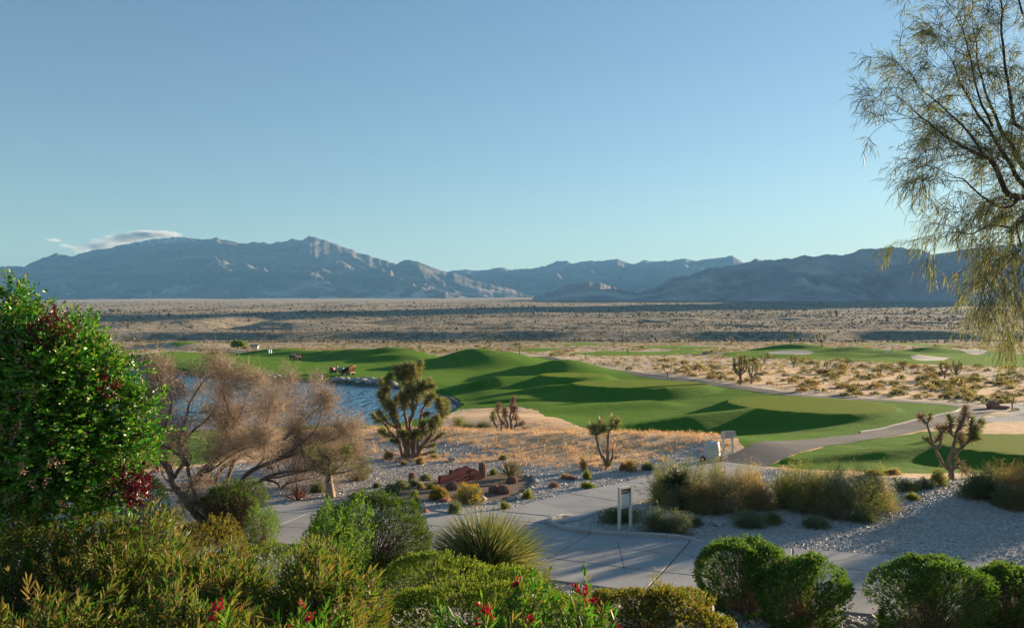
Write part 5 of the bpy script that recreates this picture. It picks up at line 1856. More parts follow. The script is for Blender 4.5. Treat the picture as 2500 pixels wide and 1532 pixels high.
a.build("branches", M_BARK_DARK, tr, True)['kind'] = 'stuff'
FL = []
for q in range(3):
    m_ = 26
    tt_ = U(0, 1, m_)
    V, F = leafs(np.stack([rng.normal(0, .018 * (1.3 - .6), m_), rng.normal(0, .018, m_), -.14 * tt_], 1), dirs(m_, -.3, -1), U(.016, .03, m_), U(.012, .02, m_))
    o_ = Acc().add(V, F).build("flower_cluster", M_SEED if q < 2 else M_SEED2)
    FL.append(o_.data)
    bpy.data.objects.remove(o_)
sel = np.argsort(CC[:, 1] + U(0, 1.3, n))[:150]
for i in rng.choice(sel, 95, False):
    o_ = bpy.data.objects.new("flower_cluster", random.choice(FL))
    COL.objects.link(o_)
    o_.parent = tr
    o_.location = tuple(CC[i] + AA[i] * .10 + np.array([0, -.04, -.02]) - b)
    o_.rotation_euler = (U(-.5, .5), U(-.5, .5), U(0, 6.28))
    s_ = U(.7, 1.15)
    o_.scale = (s_, s_, s_)
# the purple one
b2 = np.array([(200 - 1250) * 11.2 / FPX, 11.2, 0])
b2[2] = Hs(b2[0], b2[1])
pt = thing("purple_leaf_tree", "dark purple-leaved plum tree whose sprays show behind the big green tree", "tree", b2)
CC, AA, tips = [], [], []
for px, py, r, d_ in [(132, 785, 22, 9.75), (118, 812, 30, 9.8), (90, 832, 24, 9.9), (58, 822, 18, 9.9), (165, 812, 16, 9.9), (62, 842, 15, 9.9), (240, 925, 14, 9.9), (266, 955, 14, 9.9), (332, 1182, 30, 10.2), (352, 1156, 22, 10.25), (320, 1205, 20, 10.2),
                      (345, 1200, 24, 9.9), (300, 1180, 30, 9.9), (335, 1215, 16, 9.8), (20, 830, 14, 9.7)]:
    c0 = PD(px, py, d_)
    R0 = r * d_ / FPX
    n = int(8 + 150 * (R0 / .2) ** 2 * .5)
    D = dirs(n, .1, -.9)
    CC.append(c0 + D * (R0 * U(.3, 1.08, n))[:, None])
    AA.append(nz(D + rng.normal(0, .4, D.shape)))
    tips.append(c0)
CC, AA = np.vstack(CC), np.vstack(AA)
V, F = sprigs(CC, AA, 7, .048, .026, .7, .12)
Acc().add(V, F).build("crown", M_PURP, pt)['kind'] = 'stuff'
a = Acc()
tt_ = b2 + np.array([0, 0, 1.4])
a.add(*limb([b2 - [0, 0, .2], tt_], [.07, .05], 6))
for tp_ in tips:
    a.add(*limb([tt_, (tt_ + tp_) / 2 + rng.normal(0, .15, 3), tp_], [.03, .018, .006], 5))
a.build("trunk", M_BARK_DARK, pt, True)

# ------------------------------------------------------------------ branching trees
def grow(p, d, L, r, lvl, segs, tipl, spread=.55, kids=(2, 3), droop=0.0, up=.06, wob=.16):
    """Branch that bends, tapers and splits; adds its pieces to segs and its ends to tipl."""
    n = 4
    q, dd = Vector(p), Vector(d)
    pts = [q.copy()]
    for i in range(n):
        dd = (dd + Vector((random.gauss(0, wob), random.gauss(0, wob), random.gauss(0, wob) + up - droop * (i + 1) / n))).normalized()
        q2 = q + dd * (L / n)
        r2 = r * (1 - .45 * (i + 1) / n)
        segs.append((q.copy(), q2.copy(), r * (1 - .45 * i / n), r2))
        if lvl > 0 and i >= 1 and random.random() < .55:
            sd = (dd + Vector((random.gauss(0, spread), random.gauss(0, spread), random.gauss(0, spread) + .05))).normalized()
            grow(q2, sd, L * random.uniform(.5, .75), r2 * .6, lvl - 1, segs, tipl, spread, kids, droop, up, wob)
        q = q2
        pts.append(q.copy())
    if lvl > 0:
        for k in range(random.randint(*kids)):
            sd = (dd + Vector((random.gauss(0, spread), random.gauss(0, spread), random.gauss(0, spread) + .08))).normalized()
            grow(q, sd, L * random.uniform(.6, .82), r * .52, lvl - 1, segs, tipl, spread, kids, droop, up, wob)
    else:
        tipl.append((q.copy(), dd.copy()))


def seg_arrays(segs):
    return np.array([s[0] for s in segs]), np.array([s[1] for s in segs]), np.array([s[2] for s in segs]), np.array([s[3] for s in segs])


M_MESQ = mat_leaf("mesquite_leaf", [(0.075, 0.115, 0.024), (0.120, 0.150, 0.036), (0.165, 0.175, 0.052)], .42)
M_MTWIG = mat_leaf("bare_twig", [(0.25, 0.178, 0.135), (0.35, 0.258, 0.195), (0.44, 0.335, 0.255), (0.52, 0.41, 0.315)], 0.30, 0.8, 0.1, (1, 1, 1))


def bare_tree(name, label, foot, limbs, d0, lvl, n_tw, twig_L, green, seed, L0=.8, rk=1.0, spread=.6, twigm=None, greenm=None, ycomp=.55, squash=.90, barkm=None):
    """Tree traced by its main limbs; each limb ends in a spray of fine bare twigs with a few green tufts."""
    random.seed(seed)
    root = thing(name, label, "tree", foot)
    tr_ = Acc()
    segs, tipl = [], []
    for pts, dd, r0, r1 in limbs:
        w = np.array([PD(px, py if py > 1175 else 1175 + (py - 1175) * squash, d0 + o) for (px, py), o in zip(pts, np.linspace(dd[0], dd[1], len(pts)))])
        w = spline(w, .12)
        w = w + .03 * np.stack([fbm(w[:, 2] * 2 + seed, w[:, 0] * 2, 3, seed + q) for q in range(3)], 1)
        rad = np.linspace(r0, r1, len(w)) * rk
        tr_.add(*limb(w, rad, 7))
        m_ = len(w)
        for i in range(m_ // 3, m_, max(1, int(.24 / .12))):
            tdir = nz((w[min(i + 1, m_ - 1)] - w[max(0, i - 1)]))
            sd = nz(tdir * .6 + rng.normal(0, .6, 3) * np.array([1.1, ycomp + .4, .9]) + np.array([0, 0, .10]))
            grow(w[i], sd, L0 * U(.6, 1.1), rad[i] * .5, lvl - 1, segs, tipl, spread)
        grow(w[-1], nz(w[-1] - w[-4]), L0, rad[-1], lvl, segs, tipl, spread)
    tr_.build("trunk", barkm or M_BARK_DARK, root, True)
    A, B, ra, rb = seg_arrays(segs)
    Acc().add(*tubes(A, B, np.maximum(ra, .004), np.maximum(rb, .003), 4)).build("branches", M_BARK_GREY if seed % 2 else M_BARK_DARK, root, True)['kind'] = 'stuff'
    T = np.array([t[0] for t in tipl])
    TD = np.array([t[1] for t in tipl])
    fine = np.nonzero(ra < .03)[0]
    M_ = rng.choice(fine, len(T) * 2)
    T2 = np.vstack([T, A[M_] + (B[M_] - A[M_]) * U(0, 1, len(M_))[:, None]])
    TD2 = np.vstack([TD, nz(B[M_] - A[M_])])
    i = rng.integers(0, len(T2), n_tw)
    D = jitter_dirs(TD2[i] * .8 + np.array([0, 0, .08]), .60)
    s0 = T2[i] + rng.normal(0, .16, (n_tw, 3)) - TD2[i] * U(0, .2, n_tw)[:, None]
    LL = twig_L * U(.4, 1.15, n_tw)
    m1 = s0 + D * (LL * .5)[:, None]
    D2 = jitter_dirs(D, .35)
    e1 = m1 + D2 * (LL * .5)[:, None]
    a = Acc()
    a.add(*ribbons(s0, m1, .010, .008))
    a.add(*ribbons(m1, e1, .008, .004))
    k = rng.integers(0, n_tw, n_tw)
    D3 = jitter_dirs(D[k], .7)
    a.add(*ribbons(m1[k], m1[k] + D3 * (LL[k] * .45)[:, None], .007, .003))
    a.build("twigs", twigm or M_MTWIG, root)['kind'] = 'stuff'
    if green:
        gi = rng.choice(len(T), min(len(T), green), False)
        C = np.repeat(T[gi], 8, 0) + rng.normal(0, .13, (len(gi) * 8, 3))
        V, F = sprigs(C, dirs(len(C), .5, -.5), 7, .06, .014, .7, .10)
        Acc().add(V, F).build("leaves", greenm or M_MESQ, root)['kind'] = 'stuff'
    return root


f = G(600, 1296)
f = np.array([(478 + 125 - 1250) * 24.6 / FPX, 24.6, 0])
f[2] = Hs(f[0], f[1])
bare_tree("bare_tree", "wide leafless tree with dusty pink-brown twigs and a dark leaning trunk before the pond", f,
          [([(598, 1372), (560, 1330), (505, 1278), (470, 1240), (428, 1190), (418, 1165)], (0, 0), .13, .10),
           ([(420, 1172), (408, 1120), (395, 1060), (412, 1000), (420, 950), (398, 915)], (0, -.4), .075, .020),
           ([(424, 1165), (448, 1120), (440, 1070), (452, 1010), (470, 950), (500, 905)], (0, .5), .070, .018),
           ([(590, 1360), (545, 1290), (480, 1215), (468, 1180), (455, 1120), (420, 1090), (372, 1050), (360, 1000)], (.3, -.8), .09, .018),
           ([(470, 1180), (490, 1150), (520, 1115), (545, 1075), (580, 1010), (600, 950)], (.1, .6), .075, .018),
           ([(470, 1182), (500, 1150), (520, 1120), (560, 1090), (600, 1075), (640, 1040), (655, 985)], (.2, -.5), .06, .016),
           ([(480, 1165), (530, 1130), (585, 1090), (620, 1080)], (.1, -.7), .045, .012),
           ([(505, 1135), (545, 1070), (560, 1000), (545, 940)], (.1, .2), .045, .012),
           ([(452, 1130), (440, 1090), (470, 1040), (510, 1000), (540, 940)], (-.2, .7), .05, .014),
           ([(395, 1060), (370, 1010), (352, 960), (370, 925)], (-.1, -.9), .04, .014)],
          24.6, 2, 12500, .46, 220, 101, .40)
f = np.array([(560 + 60 - 1250) * 33.5 / FPX, 33.5, 0])
f[2] = Hs(f[0], f[1])
bare_tree("bare_tree", "second leafless tree behind the wide one, its dusty crown over the pond's near shore", f,
          [([(500, 1188), (512, 1140), (535, 1110), (600, 1060), (640, 1010), (665, 950)], (0, .4), .13, .02),
           ([(518, 1185), (540, 1140), (570, 1120), (620, 1085), (690, 1060), (740, 1010), (770, 985)], (.2, -.4), .11, .02),
           ([(545, 1190), (562, 1140), (575, 1105), (560, 1040), (555, 980), (540, 930)], (.4, .8), .11, .02),
           ([(580, 1190), (610, 1150), (660, 1125), (720, 1100), (780, 1075), (820, 1060)], (.1, -.6), .11, .018),
           ([(585, 1192), (640, 1170), (690, 1150), (740, 1145), (790, 1130), (830, 1115)], (0, -.9), .09, .016),
           ([(640, 1170), (680, 1180), (680, 1200), (700, 1180), (760, 1165)], (-.2, -.9), .06, .014),
           ([(610, 1150), (690, 1108), (760, 1045), (780, 1005)], (-.1, -.6), .06, .014),
           ([(640, 1172), (720, 1152), (800, 1122), (846, 1085)], (0, -.7), .05, .012),
           ([(660, 1125), (730, 1085), (790, 1052), (828, 1040)], (-.1, .3), .05, .012),
           ([(600, 1160), (640, 1120), (650, 1080), (690, 1020)], (.3, .9), .05, .012),
           ([(600, 1060), (650, 1010), (690, 960), (705, 925)], (.2, .5), .06, .014),
           ([(690, 1060), (720, 1020), (735, 975), (750, 950)], (.2, .2), .05, .013)],
          33.5, 2, 13500, .55, 220, 102, .44)
f = G(806, 1212)
bare_tree("small_tree", "small olive-crowned tree with a pale shaggy trunk in front of the gravel bed", f,
          [([(806, 1214), (806, 1190), (805, 1168), (803, 1148), (801, 1132)], (0, 0), .20, .03), ([(803, 1155), (780, 1138), (768, 1126)], (0, -.4), .07, .02), ([(804, 1155), (800, 1130), (795, 1115)], (0, .2), .07, .02),
           ([(806, 1155), (830, 1136), (845, 1120)], (0, .3), .07, .02), ([(806, 1155), (845, 1150), (868, 1142)], (0, -.3), .05, .014), ([(804, 1158), (770, 1145), (752, 1130)], (0, .3), .05, .014)],
          f[1], 2, 900, .30, 420, 104, .26, twigm=M_TWIG, greenm=M_MESQ, barkm=bark("shaggy_bark", [(0.17, 0.12, 0.085), (0.27, 0.20, 0.145), (0.36, 0.28, 0.21)], 9))

# ------------------------------------------------------------------ the large weeping tree on the right
M_WILL = mat_leaf("willow_leaf", [(0.065, 0.088, 0.044), (0.111, 0.130, 0.058), (0.163, 0.176, 0.078), (0.273, 0.227, 0.130)], .46, .55, .22)
DW_ = 12.5
fw = np.array([10.2, DW_ + 1.2, 0])
fw[2] = Hs(fw[0], fw[1])
wt = thing("weeping_tree", "tall weeping tree with thin drooping grey-green leaves hanging in from the right edge", "tree", fw)
WL = [([(2730, 560), (2600, 505), (2484, 478), (2439, 460), (2406, 419), (2380, 393), (2347, 375), (2287, 363), (2209, 334), (2150, 300), (2100, 268)], (.8, -.4), .11, .012),
      ([(2640, 530), (2540, 495), (2477, 438), (2450, 400), (2406, 356), (2365, 308), (2310, 260), (2258, 205), (2235, 150)], (.6, .5), .08, .012),
      ([(2700, 560), (2600, 480), (2500, 412), (2458, 345), (2421, 323), (2400, 280), (2373, 237), (2332, 148), (2310, 70)], (.9, 1.0), .08, .012),
      ([(2740, 540), (2620, 380), (2540, 330), (2469, 297), (2455, 230), (2440, 170), (2421, 60), (2400, -40)], (1.2, .2), .075, .014),
      ([(2560, 500), (2484, 480), (2458, 501), (2413, 501), (2365, 493), (2310, 460), (2273, 445), (2230, 440)], (.3, -.9), .045, .010),
      ([(2730, 600), (2600, 545), (2500, 532), (2466, 563), (2481, 620), (2440, 660), (2410, 700)], (.5, -.6), .06, .010),
      ([(2500, 535), (2460, 566), (2377, 554), (2317, 575), (2270, 560)], (.4, .6), .035, .010),
      ([(2720, 480), (2620, 250), (2560, 120), (2500, 20), (2480, -80)], (1.5, 1.0), .08, .015),
      ([(2347, 375), (2290, 330), (2220, 270), (2150, 230), (2110, 215)], (.2, .9), .03, .009),
      ([(2600, 545), (2540, 640), (2490, 720), (2460, 760), (2440, 800)], (.2, -.3), .035, .008),
      ([(2365, 308), (2330, 200), (2290, 120), (2270, 60)], (.1, -.5), .03, .009),
      ([(2740, 560), (2760, 300), (2720, 60), (2700, -160)], (1.2, 2.0), .13, .04),
      ([(2740, 540), (2860, 350), (2960, 200)], (1.2, 2.5), .11, .03)]
random.seed(7)
a = Acc()
a.add(*limb(spline([fw - [0, 0, .3], fw + [-.1, 0, 1.5], fw + [-.25, -.2, 3.5], PD(2735, 570, DW_ + .9)], .3), .22, 9))
segs, tipl = [], []
anchor = []
for pts, dd, r0, r1 in WL:
    w = spline(np.array([PD(px, py, DW_ + o) for (px, py), o in zip([(u if u > 2500 else 2500 - (2500 - u) * .66, v if v < 560 else 560 + (v - 560) * .72) for u, v in pts], np.linspace(dd[0], dd[1], len(pts)))]), .14)
    w = w + .035 * np.stack([fbm(w[:, 2] * 1.6 + r0 * 90, w[:, 0] * 1.6, 3, 200 + q) for q in range(3)], 1)
    rad = np.linspace(r0, r1, len(w)) * .66
    a.add(*limb(w, rad, 7))
    m_ = len(w)
    for i in range(int(m_ * .22), m_, 2):
        td = nz(w[min(i + 1, m_ - 1)] - w[max(0, i - 1)])
        for q in range(1 if i % 4 else 2):
            sd = nz(td * .75 + rng.normal(0, .5, 3) + np.array([-.12, 0, .22]))
            grow(w[i], sd, U(.34, .66), max(.006, rad[i] * .30), 1, segs, tipl, .5, (2, 2), .10, .02, .14)
    grow(w[-1], nz(w[-1] - w[-4]), .40, rad[-1], 1, segs, tipl, .45, (2, 3), .12, .0, .14)
a.build("trunk", mat_noise("willow_bark", [(0.035, 0.028, 0.022), (0.065, 0.050, 0.038)], 5, .9, .4, 20), wt, True)
A, B, ra, rb = seg_arrays(segs)
Acc().add(*tubes(A, B, np.maximum(ra, .0042), np.maximum(rb, .003), 3)).build("branches", M_BARK_DARK, wt, True)['kind'] = 'stuff'
# thin shoots and leaves: those near the ends hang
T, TD = np.array([t[0] for t in tipl]), np.array([t[1] for t in tipl])
mid_i = rng.integers(0, len(A), int(len(T) * 2.0))
S0 = np.vstack([np.repeat(T, 5, 0), (A[mid_i] + B[mid_i]) / 2])
SD = np.vstack([np.repeat(TD, 5, 0), nz(B[mid_i] - A[mid_i])])
n = len(S0)
low = sm(6.6, 8.6, S0[:, 2])[:, None]                      # upper shoots reach out, lower ones weep
D0 = nz(SD * .6 + rng.normal(0, .40, (n, 3)) + np.array([-.10, 0, .10]) * low - np.array([0, 0, .35]) * (1 - low))
LS = U(.24, .52, n) * (1.15 - .25 * low[:, 0])
p1 = S0 + D0 * (LS * .4)[:, None]
D1 = nz(D0 + np.array([0, 0, -.75]) * (1.15 - .75 * low) + rng.normal(0, .15, (n, 3)))
p2 = p1 + D1 * (LS * .6)[:, None]
a = Acc()
a.add(*ribbons(S0, p1, .007, .005))
a.add(*ribbons(p1, p2, .005, .003))
a.build("shoots", M_BARK_DARK, wt)['kind'] = 'stuff'
per = 7
tt_ = np.tile(np.linspace(.1, 1, per), n)
base = np.repeat(p1, per, 0) + np.repeat(p2 - S0, per, 0) * (tt_ - .45)[:, None] * .8 + rng.normal(0, .012, (n * per, 3))
lw = np.repeat(low, per, 0)
LD = nz(np.repeat(D1, per, 0) * .65 + rng.normal(0, .42, (n * per, 3)) + np.array([-.05, 0, -.55]) * (1.1 - .75 * lw))
V, F = blades(base, LD, U(.10, .20, n * per), .0085, .28, 2, taper=.5)
Acc().add(V, F).build("crown", M_WILL, wt)['kind'] = 'stuff'

# ------------------------------------------------------------------ joshua trees, yucca
M_JBARK = mat_noise("joshua_bark", [(0.14, 0.095, 0.065), (0.24, 0.165, 0.115), (0.33, 0.24, 0.17)], 7, .95, .8, 22, stretch=(1, 1, .5), bdist=.04)
M_JLEAF = mat_leaf("joshua_blade", [(0.096, 0.138, 0.054), (0.144, 0.186, 0.072), (0.210, 0.228, 0.096), (0.312, 0.258, 0.132), (0.432, 0.330, 0.192)], .28, .5, .3)
M_JDRY = mat_leaf("dry_blade", [(0.22, 0.145, 0.085), (0.31, 0.215, 0.135), (0.39, 0.285, 0.19)], .2, .8, .2, (1, 1, .9))
M_BLOOM = mat_leaf("cream_bloom", [(0.50, 0.42, 0.32), (0.62, 0.55, 0.44)], .25, .7, .2, (1, 1, .9))


def head_blades(w, L, n, bl, bw, open_=(.30, 1.62)):
    """Stiff blades around the last stretch of a branch."""
    seg = np.linalg.norm(np.diff(w, axis=0), axis=1)
    al = np.concatenate([[0], np.cumsum(seg)])
    s = al[-1] - L * (U(0, 1, n) ** 1.15)
    P_ = np.stack([np.interp(s, al, w[:, q]) for q in range(3)], 1)
    P2 = np.stack([np.interp(s + .06, al, w[:, q]) for q in range(3)], 1)
    P0 = np.stack([np.interp(s - .06, al, w[:, q]) for q in range(3)], 1)
    T_ = nz(P2 - P0)
    f_ = np.clip((al[-1] - s) / L, 0, 1)
    th_ = open_[0] + (open_[1] - open_[0]) * f_ ** .7 + U(-.2, .2, n)
    _, a_, b_ = frame(T_)
    ph = U(0, 6.283, n)[:, None]
    R_ = a_ * np.cos(ph) + b_ * np.sin(ph)
    D = T_ * np.cos(th_)[:, None] + R_ * np.sin(th_)[:, None]
    return blades(P_, D, bl * U(.75, 1.15, n), bw, .03, 2, taper=.7)


def joshua(label, foot, d0, arms, sc=1.0, bl=.26, nb=150, group=None, kind_dry=False):
    root = thing("joshua_tree", label, "joshua tree", foot, group)
    for arm in arms:
        pts, r0, r1, hl = arm[:4]
        mode = arm[4] if len(arm) > 4 else ''
        dd = arm[5] if len(arm) > 5 else U(-.5, .5)
        w = np.array([PD(px, py, d0 + o) for (px, py), o in zip(pts, np.linspace(0, dd, len(pts)))])
        if len(w) > 2:
            w = spline(w, .08)
        else:
            w = np.linspace(w[0], w[1], 5)
        w = w + .014 * np.stack([fbm(w[:, 2] * 4 + r0 * 300 + pts[0][0], w[:, 0] * 4, 2, 300 + q) for q in range(3)], 1)
        rad = .74 * np.linspace(r0, r1, len(w)) * (1 + .10 * fbm(np.arange(len(w)) * .8 + pts[-1][0], np.zeros(len(w)), 2, 77))
        br_ = Acc().add(*limb(w, rad, 9)).build("branch", M_JBARK, root, True)
        if hl:
            hb = Acc().add(*head_blades(w, hl * 1.05, int(2.4 * nb * (hl / .5) ** .8 * (1.0 if mode != 's' else .6)), bl * (.9 if mode == 's' else 1.5), .020)).build("leaf_head", M_JDRY if mode == 'd' else M_JLEAF, root)
            hb['kind'] = 'stuff'
            V, F = head_blades(w[:max(4, int(len(w) * .8))], hl * 1.3, int(nb * .6), bl * .7, .018, (1.9, 2.75))
            th_ = Acc().add(V, F).build("dead_leaves", M_JDRY, root)
            th_['kind'] = 'stuff'
        if mode == 'b':
            q = w[-1]
            V, F = leafs(q + rng.normal(0, .06, (70, 3)) + np.array([0, 0, .08]), dirs(70, .4, -.4), .07, .05)
            Acc().add(V, F).build("bloom", M_BLOOM, root)['kind'] = 'stuff'
    return root


def zc(ox, oy, s, pts):
    return [(ox + x / s, oy + y / s) for x, y in pts]


f = G(1000, 1115)
J1 = [([(560, 1385), (530, 1250), (500, 1150), (400, 1050), (340, 960), (250, 900), (190, 840)], .13, .055, .42), ([(500, 1150), (480, 1010), (400, 950), (320, 880), (260, 800)], .10, .06, .42),
      ([(600, 1385), (590, 1250), (520, 1000), (480, 880), (420, 750), (340, 640), (270, 560)], .16, .07, .62, '', -.5), ([(440, 780), (400, 640), (350, 500), (290, 390)], .08, .06, .50, 'b', .5),
      ([(360, 660), (310, 560), (330, 490)], .07, .06, .5, '', -.7), ([(640, 1385), (620, 1150), (610, 950), (575, 760), (550, 610)], .14, .07, .50, '', -.6), ([(480, 880), (430, 790), (380, 690)], .07, .06, .45, '', -.9),
      ([(700, 1385), (680, 1100), (640, 950), (690, 780), (670, 560), (600, 380), (545, 215)], .17, .07, .75, '', .2), ([(670, 560), (660, 400), (665, 230)], .09, .07, .62, 'b', .6), ([(620, 430), (540, 340), (470, 220)], .08, .06, .6, '', -.4),
      ([(690, 780), (745, 650), (760, 480), (755, 300), (785, 145)], .10, .06, .62, 'b', .7), ([(745, 650), (770, 560), (745, 600)], .06, .05, .4, 'b', -.6), ([(700, 620), (690, 500), (650, 440)], .08, .06, .5, '', -.8),
      ([(750, 1385), (765, 1100), (785, 900), (800, 790), (860, 680), (945, 585)], .12, .06, .52, '', .5), ([(795, 830), (850, 820), (885, 800)], .06, .05, .35, 's', -.6), ([(755, 480), (830, 440), (900, 380)], .08, .06, .55, 'b', .4),
      ([(760, 520), (840, 470), (945, 440)], .08, .06, .52, '', -.5), ([(745, 1385), (800, 1250), (900, 1130), (990, 1000), (1060, 880), (1090, 760), (1085, 660)], .16, .09, .68, '', .3),
      ([(1075, 800), (1050, 720), (1035, 640)], .08, .07, .5, '', -.3), ([(1085, 780), (1120, 720), (1130, 660)], .07, .06, .45, '', .4), ([(905, 1130), (950, 1020), (935, 930)], .09, .07, .5, '', -.6), ([(910, 1180), (1010, 1120), (1090, 1070)], .07, .05, .34, 's', .2),
      ([(620, 1200), (590, 1120), (550, 1060)], .09, .06, .45, '', -.9), ([(660, 1200), (690, 1130), (715, 1060)], .09, .06, .42, '', -1.0), ([(790, 1150), (815, 1060), (820, 960)], .08, .06, .55, '', -.5),
      ([(540, 1180), (480, 1160), (420, 1160)], .07, .05, .35, 's', -.6), ([(480, 1130), (380, 1090), (290, 1040)], .08, .055, .42, '', .2), ([(760, 1360), (880, 1320), (960, 1300)], .07, .05, .28, 's', -.4), ([(780, 1250), (900, 1240), (980, 1210)], .06, .045, .28, 's', -.7),
      ([(600, 1385), (640, 1240), (700, 1140), (740, 1080)], .12, .06, .4, '', -.8),
      ([(610, 400), (590, 300), (600, 190)], .07, .06, .55, '', -.2), ([(480, 880), (455, 700), (500, 590)], .07, .06, .5, '', .7), ([(355, 500), (340, 420), (385, 320)], .06, .05, .5, '', -.3), ([(560, 700), (600, 600), (620, 510)], .07, .06, .48, '', -.9),
      ([(680, 780), (640, 650), (560, 540)], .07, .06, .5, '', .5), ([(420, 750), (350, 700), (310, 640)], .06, .05, .45, '', .2), ([(760, 480), (820, 520), (870, 540)], .06, .05, .42, '', .3), ([(755, 320), (710, 280), (695, 190)], .06, .05, .5, '', -.2),
      ([(500, 1000), (440, 900), (445, 810)], .07, .06, .45, '', -.8), ([(990, 1000), (1020, 950), (1000, 870)], .06, .05, .42, '', -.5), ([(760, 560), (800, 480), (830, 400)], .06, .05, .5, '', -.3)]
joshua("large many-armed green joshua tree with cream blooms standing before the pond", f, f[1], [(zc(880, 860, 5.392, q[0]),) + q[1:] for q in J1], nb=170, bl=.25)
f = G(2324, 1171)
J2 = [([(672, 1260), (660, 1180), (645, 1090)], .17, .13, 0, '', 0), ([(650, 1130), (565, 1060), (505, 950), (455, 850), (400, 720), (365, 590), (335, 480)], .10, .045, 0, '', -.2), ([(335, 500), (290, 460), (265, 420)], .04, .03, .16, 'd', -.2),
      ([(340, 500), (365, 450), (385, 390)], .045, .035, .20, 's', 0), ([(440, 830), (505, 800), (520, 650), (490, 560)], .075, .05, .08, 'd', .2), ([(518, 660), (560, 590)], .05, .035, .08, 'd', .2), ([(450, 750), (495, 690)], .045, .03, .1, 'd', .2),
      ([(405, 790), (355, 730), (300, 690)], .05, .035, .22, 's', -.3), ([(640, 1120), (630, 980), (680, 850), (712, 700), (732, 600), (790, 520), (830, 420), (848, 310)], .12, .05, .42, 'd', .2), ([(690, 680), (625, 600), (572, 555)], .05, .035, .12, 'd', -.2),
      ([(665, 640), (650, 540), (640, 425)], .055, .045, .42, '', -.1), ([(745, 600), (790, 540), (790, 470)], .05, .04, .30, '', .3), ([(690, 970), (740, 870), (830, 790), (930, 700), (915, 580), (928, 455)], .09, .045, .55, '', .2),
      ([(930, 700), (1000, 600), (1047, 480)], .055, .045, .50, '', .4), ([(930, 700), (970, 620), (985, 560)], .05, .04, .38, 'b', -.2), ([(800, 810), (790, 740), (785, 660)], .05, .045, .36, 'd', .3), ([(900, 720), (955, 690), (1000, 690)], .05, .04, .35, '', -.3),
      ([(675, 1120), (740, 1060), (772, 1030)], .07, .05, .06, 'd', -.3), ([(740, 1070), (800, 1100), (842, 1135)], .06, .035, .08, 'd', -.3)]
joshua("pale forked joshua tree with spiky tips in front of the shaded right lawn", f, f[1], [(zc(2200, 940, 5.393, q[0]),) + q[1:] for q in J2], nb=120, bl=.20)
f = G(1483, 1142)
J3 = [([(1095, 815), (1092, 750)], .15, .12, 0, '', 0), ([(1090, 760), (1040, 680), (1015, 580), (1000, 510), (985, 470)], .10, .06, .30, '', -.2), ([(1015, 530), (1035, 480), (1045, 425)], .06, .05, .30, '', .3), ([(1025, 520), (1055, 500), (1065, 480)], .05, .045, .26, '', -.5),
      ([(1095, 750), (1095, 640), (1100, 530), (1128, 465), (1135, 410)], .10, .06, .32, '', .2), ([(1125, 480), (1165, 450), (1178, 425)], .06, .05, .32, '', -.2), ([(1103, 780), (1135, 700), (1137, 640)], .085, .06, 0, '', .2), ([(1000, 530), (975, 500), (965, 465)], .05, .045, .28, '', .3)]
j3 = joshua("slim forked joshua tree with three tufted tips alone on the gravel in the middle", f, f[1], [(zc(1150, 900, 3.285, q[0]),) + q[1:] for q in J3], nb=130, bl=.24)
V, F = blades(f + rng.normal(0, .07, (130, 3)) * [1, 1, .3] + [0, 0, .12], dirs(130, .5, -.1), U(.25, .42, 130), .022, .1, 2)
Acc().add(V, F).build("foot_rosette", M_JLEAF, j3)['kind'] = 'stuff'
f = G(1246, 1050)
J4 = [([(212, 520), (208, 470), (182, 420), (178, 365)], .11, .07, .40, '', -.4), ([(240, 520), (246, 430), (216, 360), (222, 300)], .10, .07, .45, 'd', .3), ([(285, 520), (292, 440), (272, 390), (270, 335)], .10, .07, .5, 'd', -.3),
      ([(318, 535), (322, 440), (312, 390), (330, 310), (336, 245)], .12, .09, .75, 'd', .2), ([(340, 530), (352, 460), (366, 440), (360, 385)], .08, .06, .25, 'd', .5), ([(352, 460), (385, 450), (405, 440)], .06, .05, .2, 'd', .3), ([(380, 530), (440, 485)], .09, .07, .2, 'd', .2), ([(322, 420), (350, 330), (352, 310)], .07, .06, .5, 'd', -.3),
      ([(300, 530), (275, 450), (255, 430)], .08, .05, .15, 'd', .2)]
joshua("dry tan joshua tree with dead heads on the dip behind the dry grass ridge", f, f[1], [(zc(1150, 900, 3.285, q[0]),) + q[1:] for q in J4], nb=130, bl=.28)

f = G(1652, 1246)
yu = thing("yucca", "yucca with a grey shaggy trunk and dark spiky head among the round bushes", "yucca", f)
top = PD(1650, 1180, f[1])
w = spline([f - [0, 0, .1], (f + top) / 2 + [.03, 0, 0], top], .08)
Acc().add(*limb(w, .10, 8)).build("trunk", M_BARK_GREY, yu, True)
n = 420
s_ = U(0, 1, n)
V, F = blades(f + (top - f) * s_[:, None] + dirs(n, 0, -.3) * .09, nz(dirs(n, -1.2, -1) * [1, 1, 1] + np.array([0, 0, -1.0])), U(.25, .42, n), .022, .05, 2)
V[:, 2] = np.maximum(V[:, 2], f[2] + .01)
Acc().add(V, F).build("dead_skirt", mat_leaf("grey_dead_blade", [(0.13, 0.115, 0.095), (0.20, 0.175, 0.145), (0.26, 0.23, 0.19)], .1, .9), yu)['kind'] = 'stuff'
M_YUC = mat_leaf("yucca_blade", [(0.020, 0.042, 0.016), (0.035, 0.062, 0.022), (0.060, 0.085, 0.032)], .15, .45, .4)
D = dirs(190, .35, -.35)
for i in range(190):
    pass
order = np.argsort(D[:, 1])
V, F = blades(top + rng.normal(0, .03, (190, 3)), D, U(.50, .72, 190), .030, .10, 3)
Acc().add(V, F).build("leaf_head", M_YUC, yu)['kind'] = 'stuff'
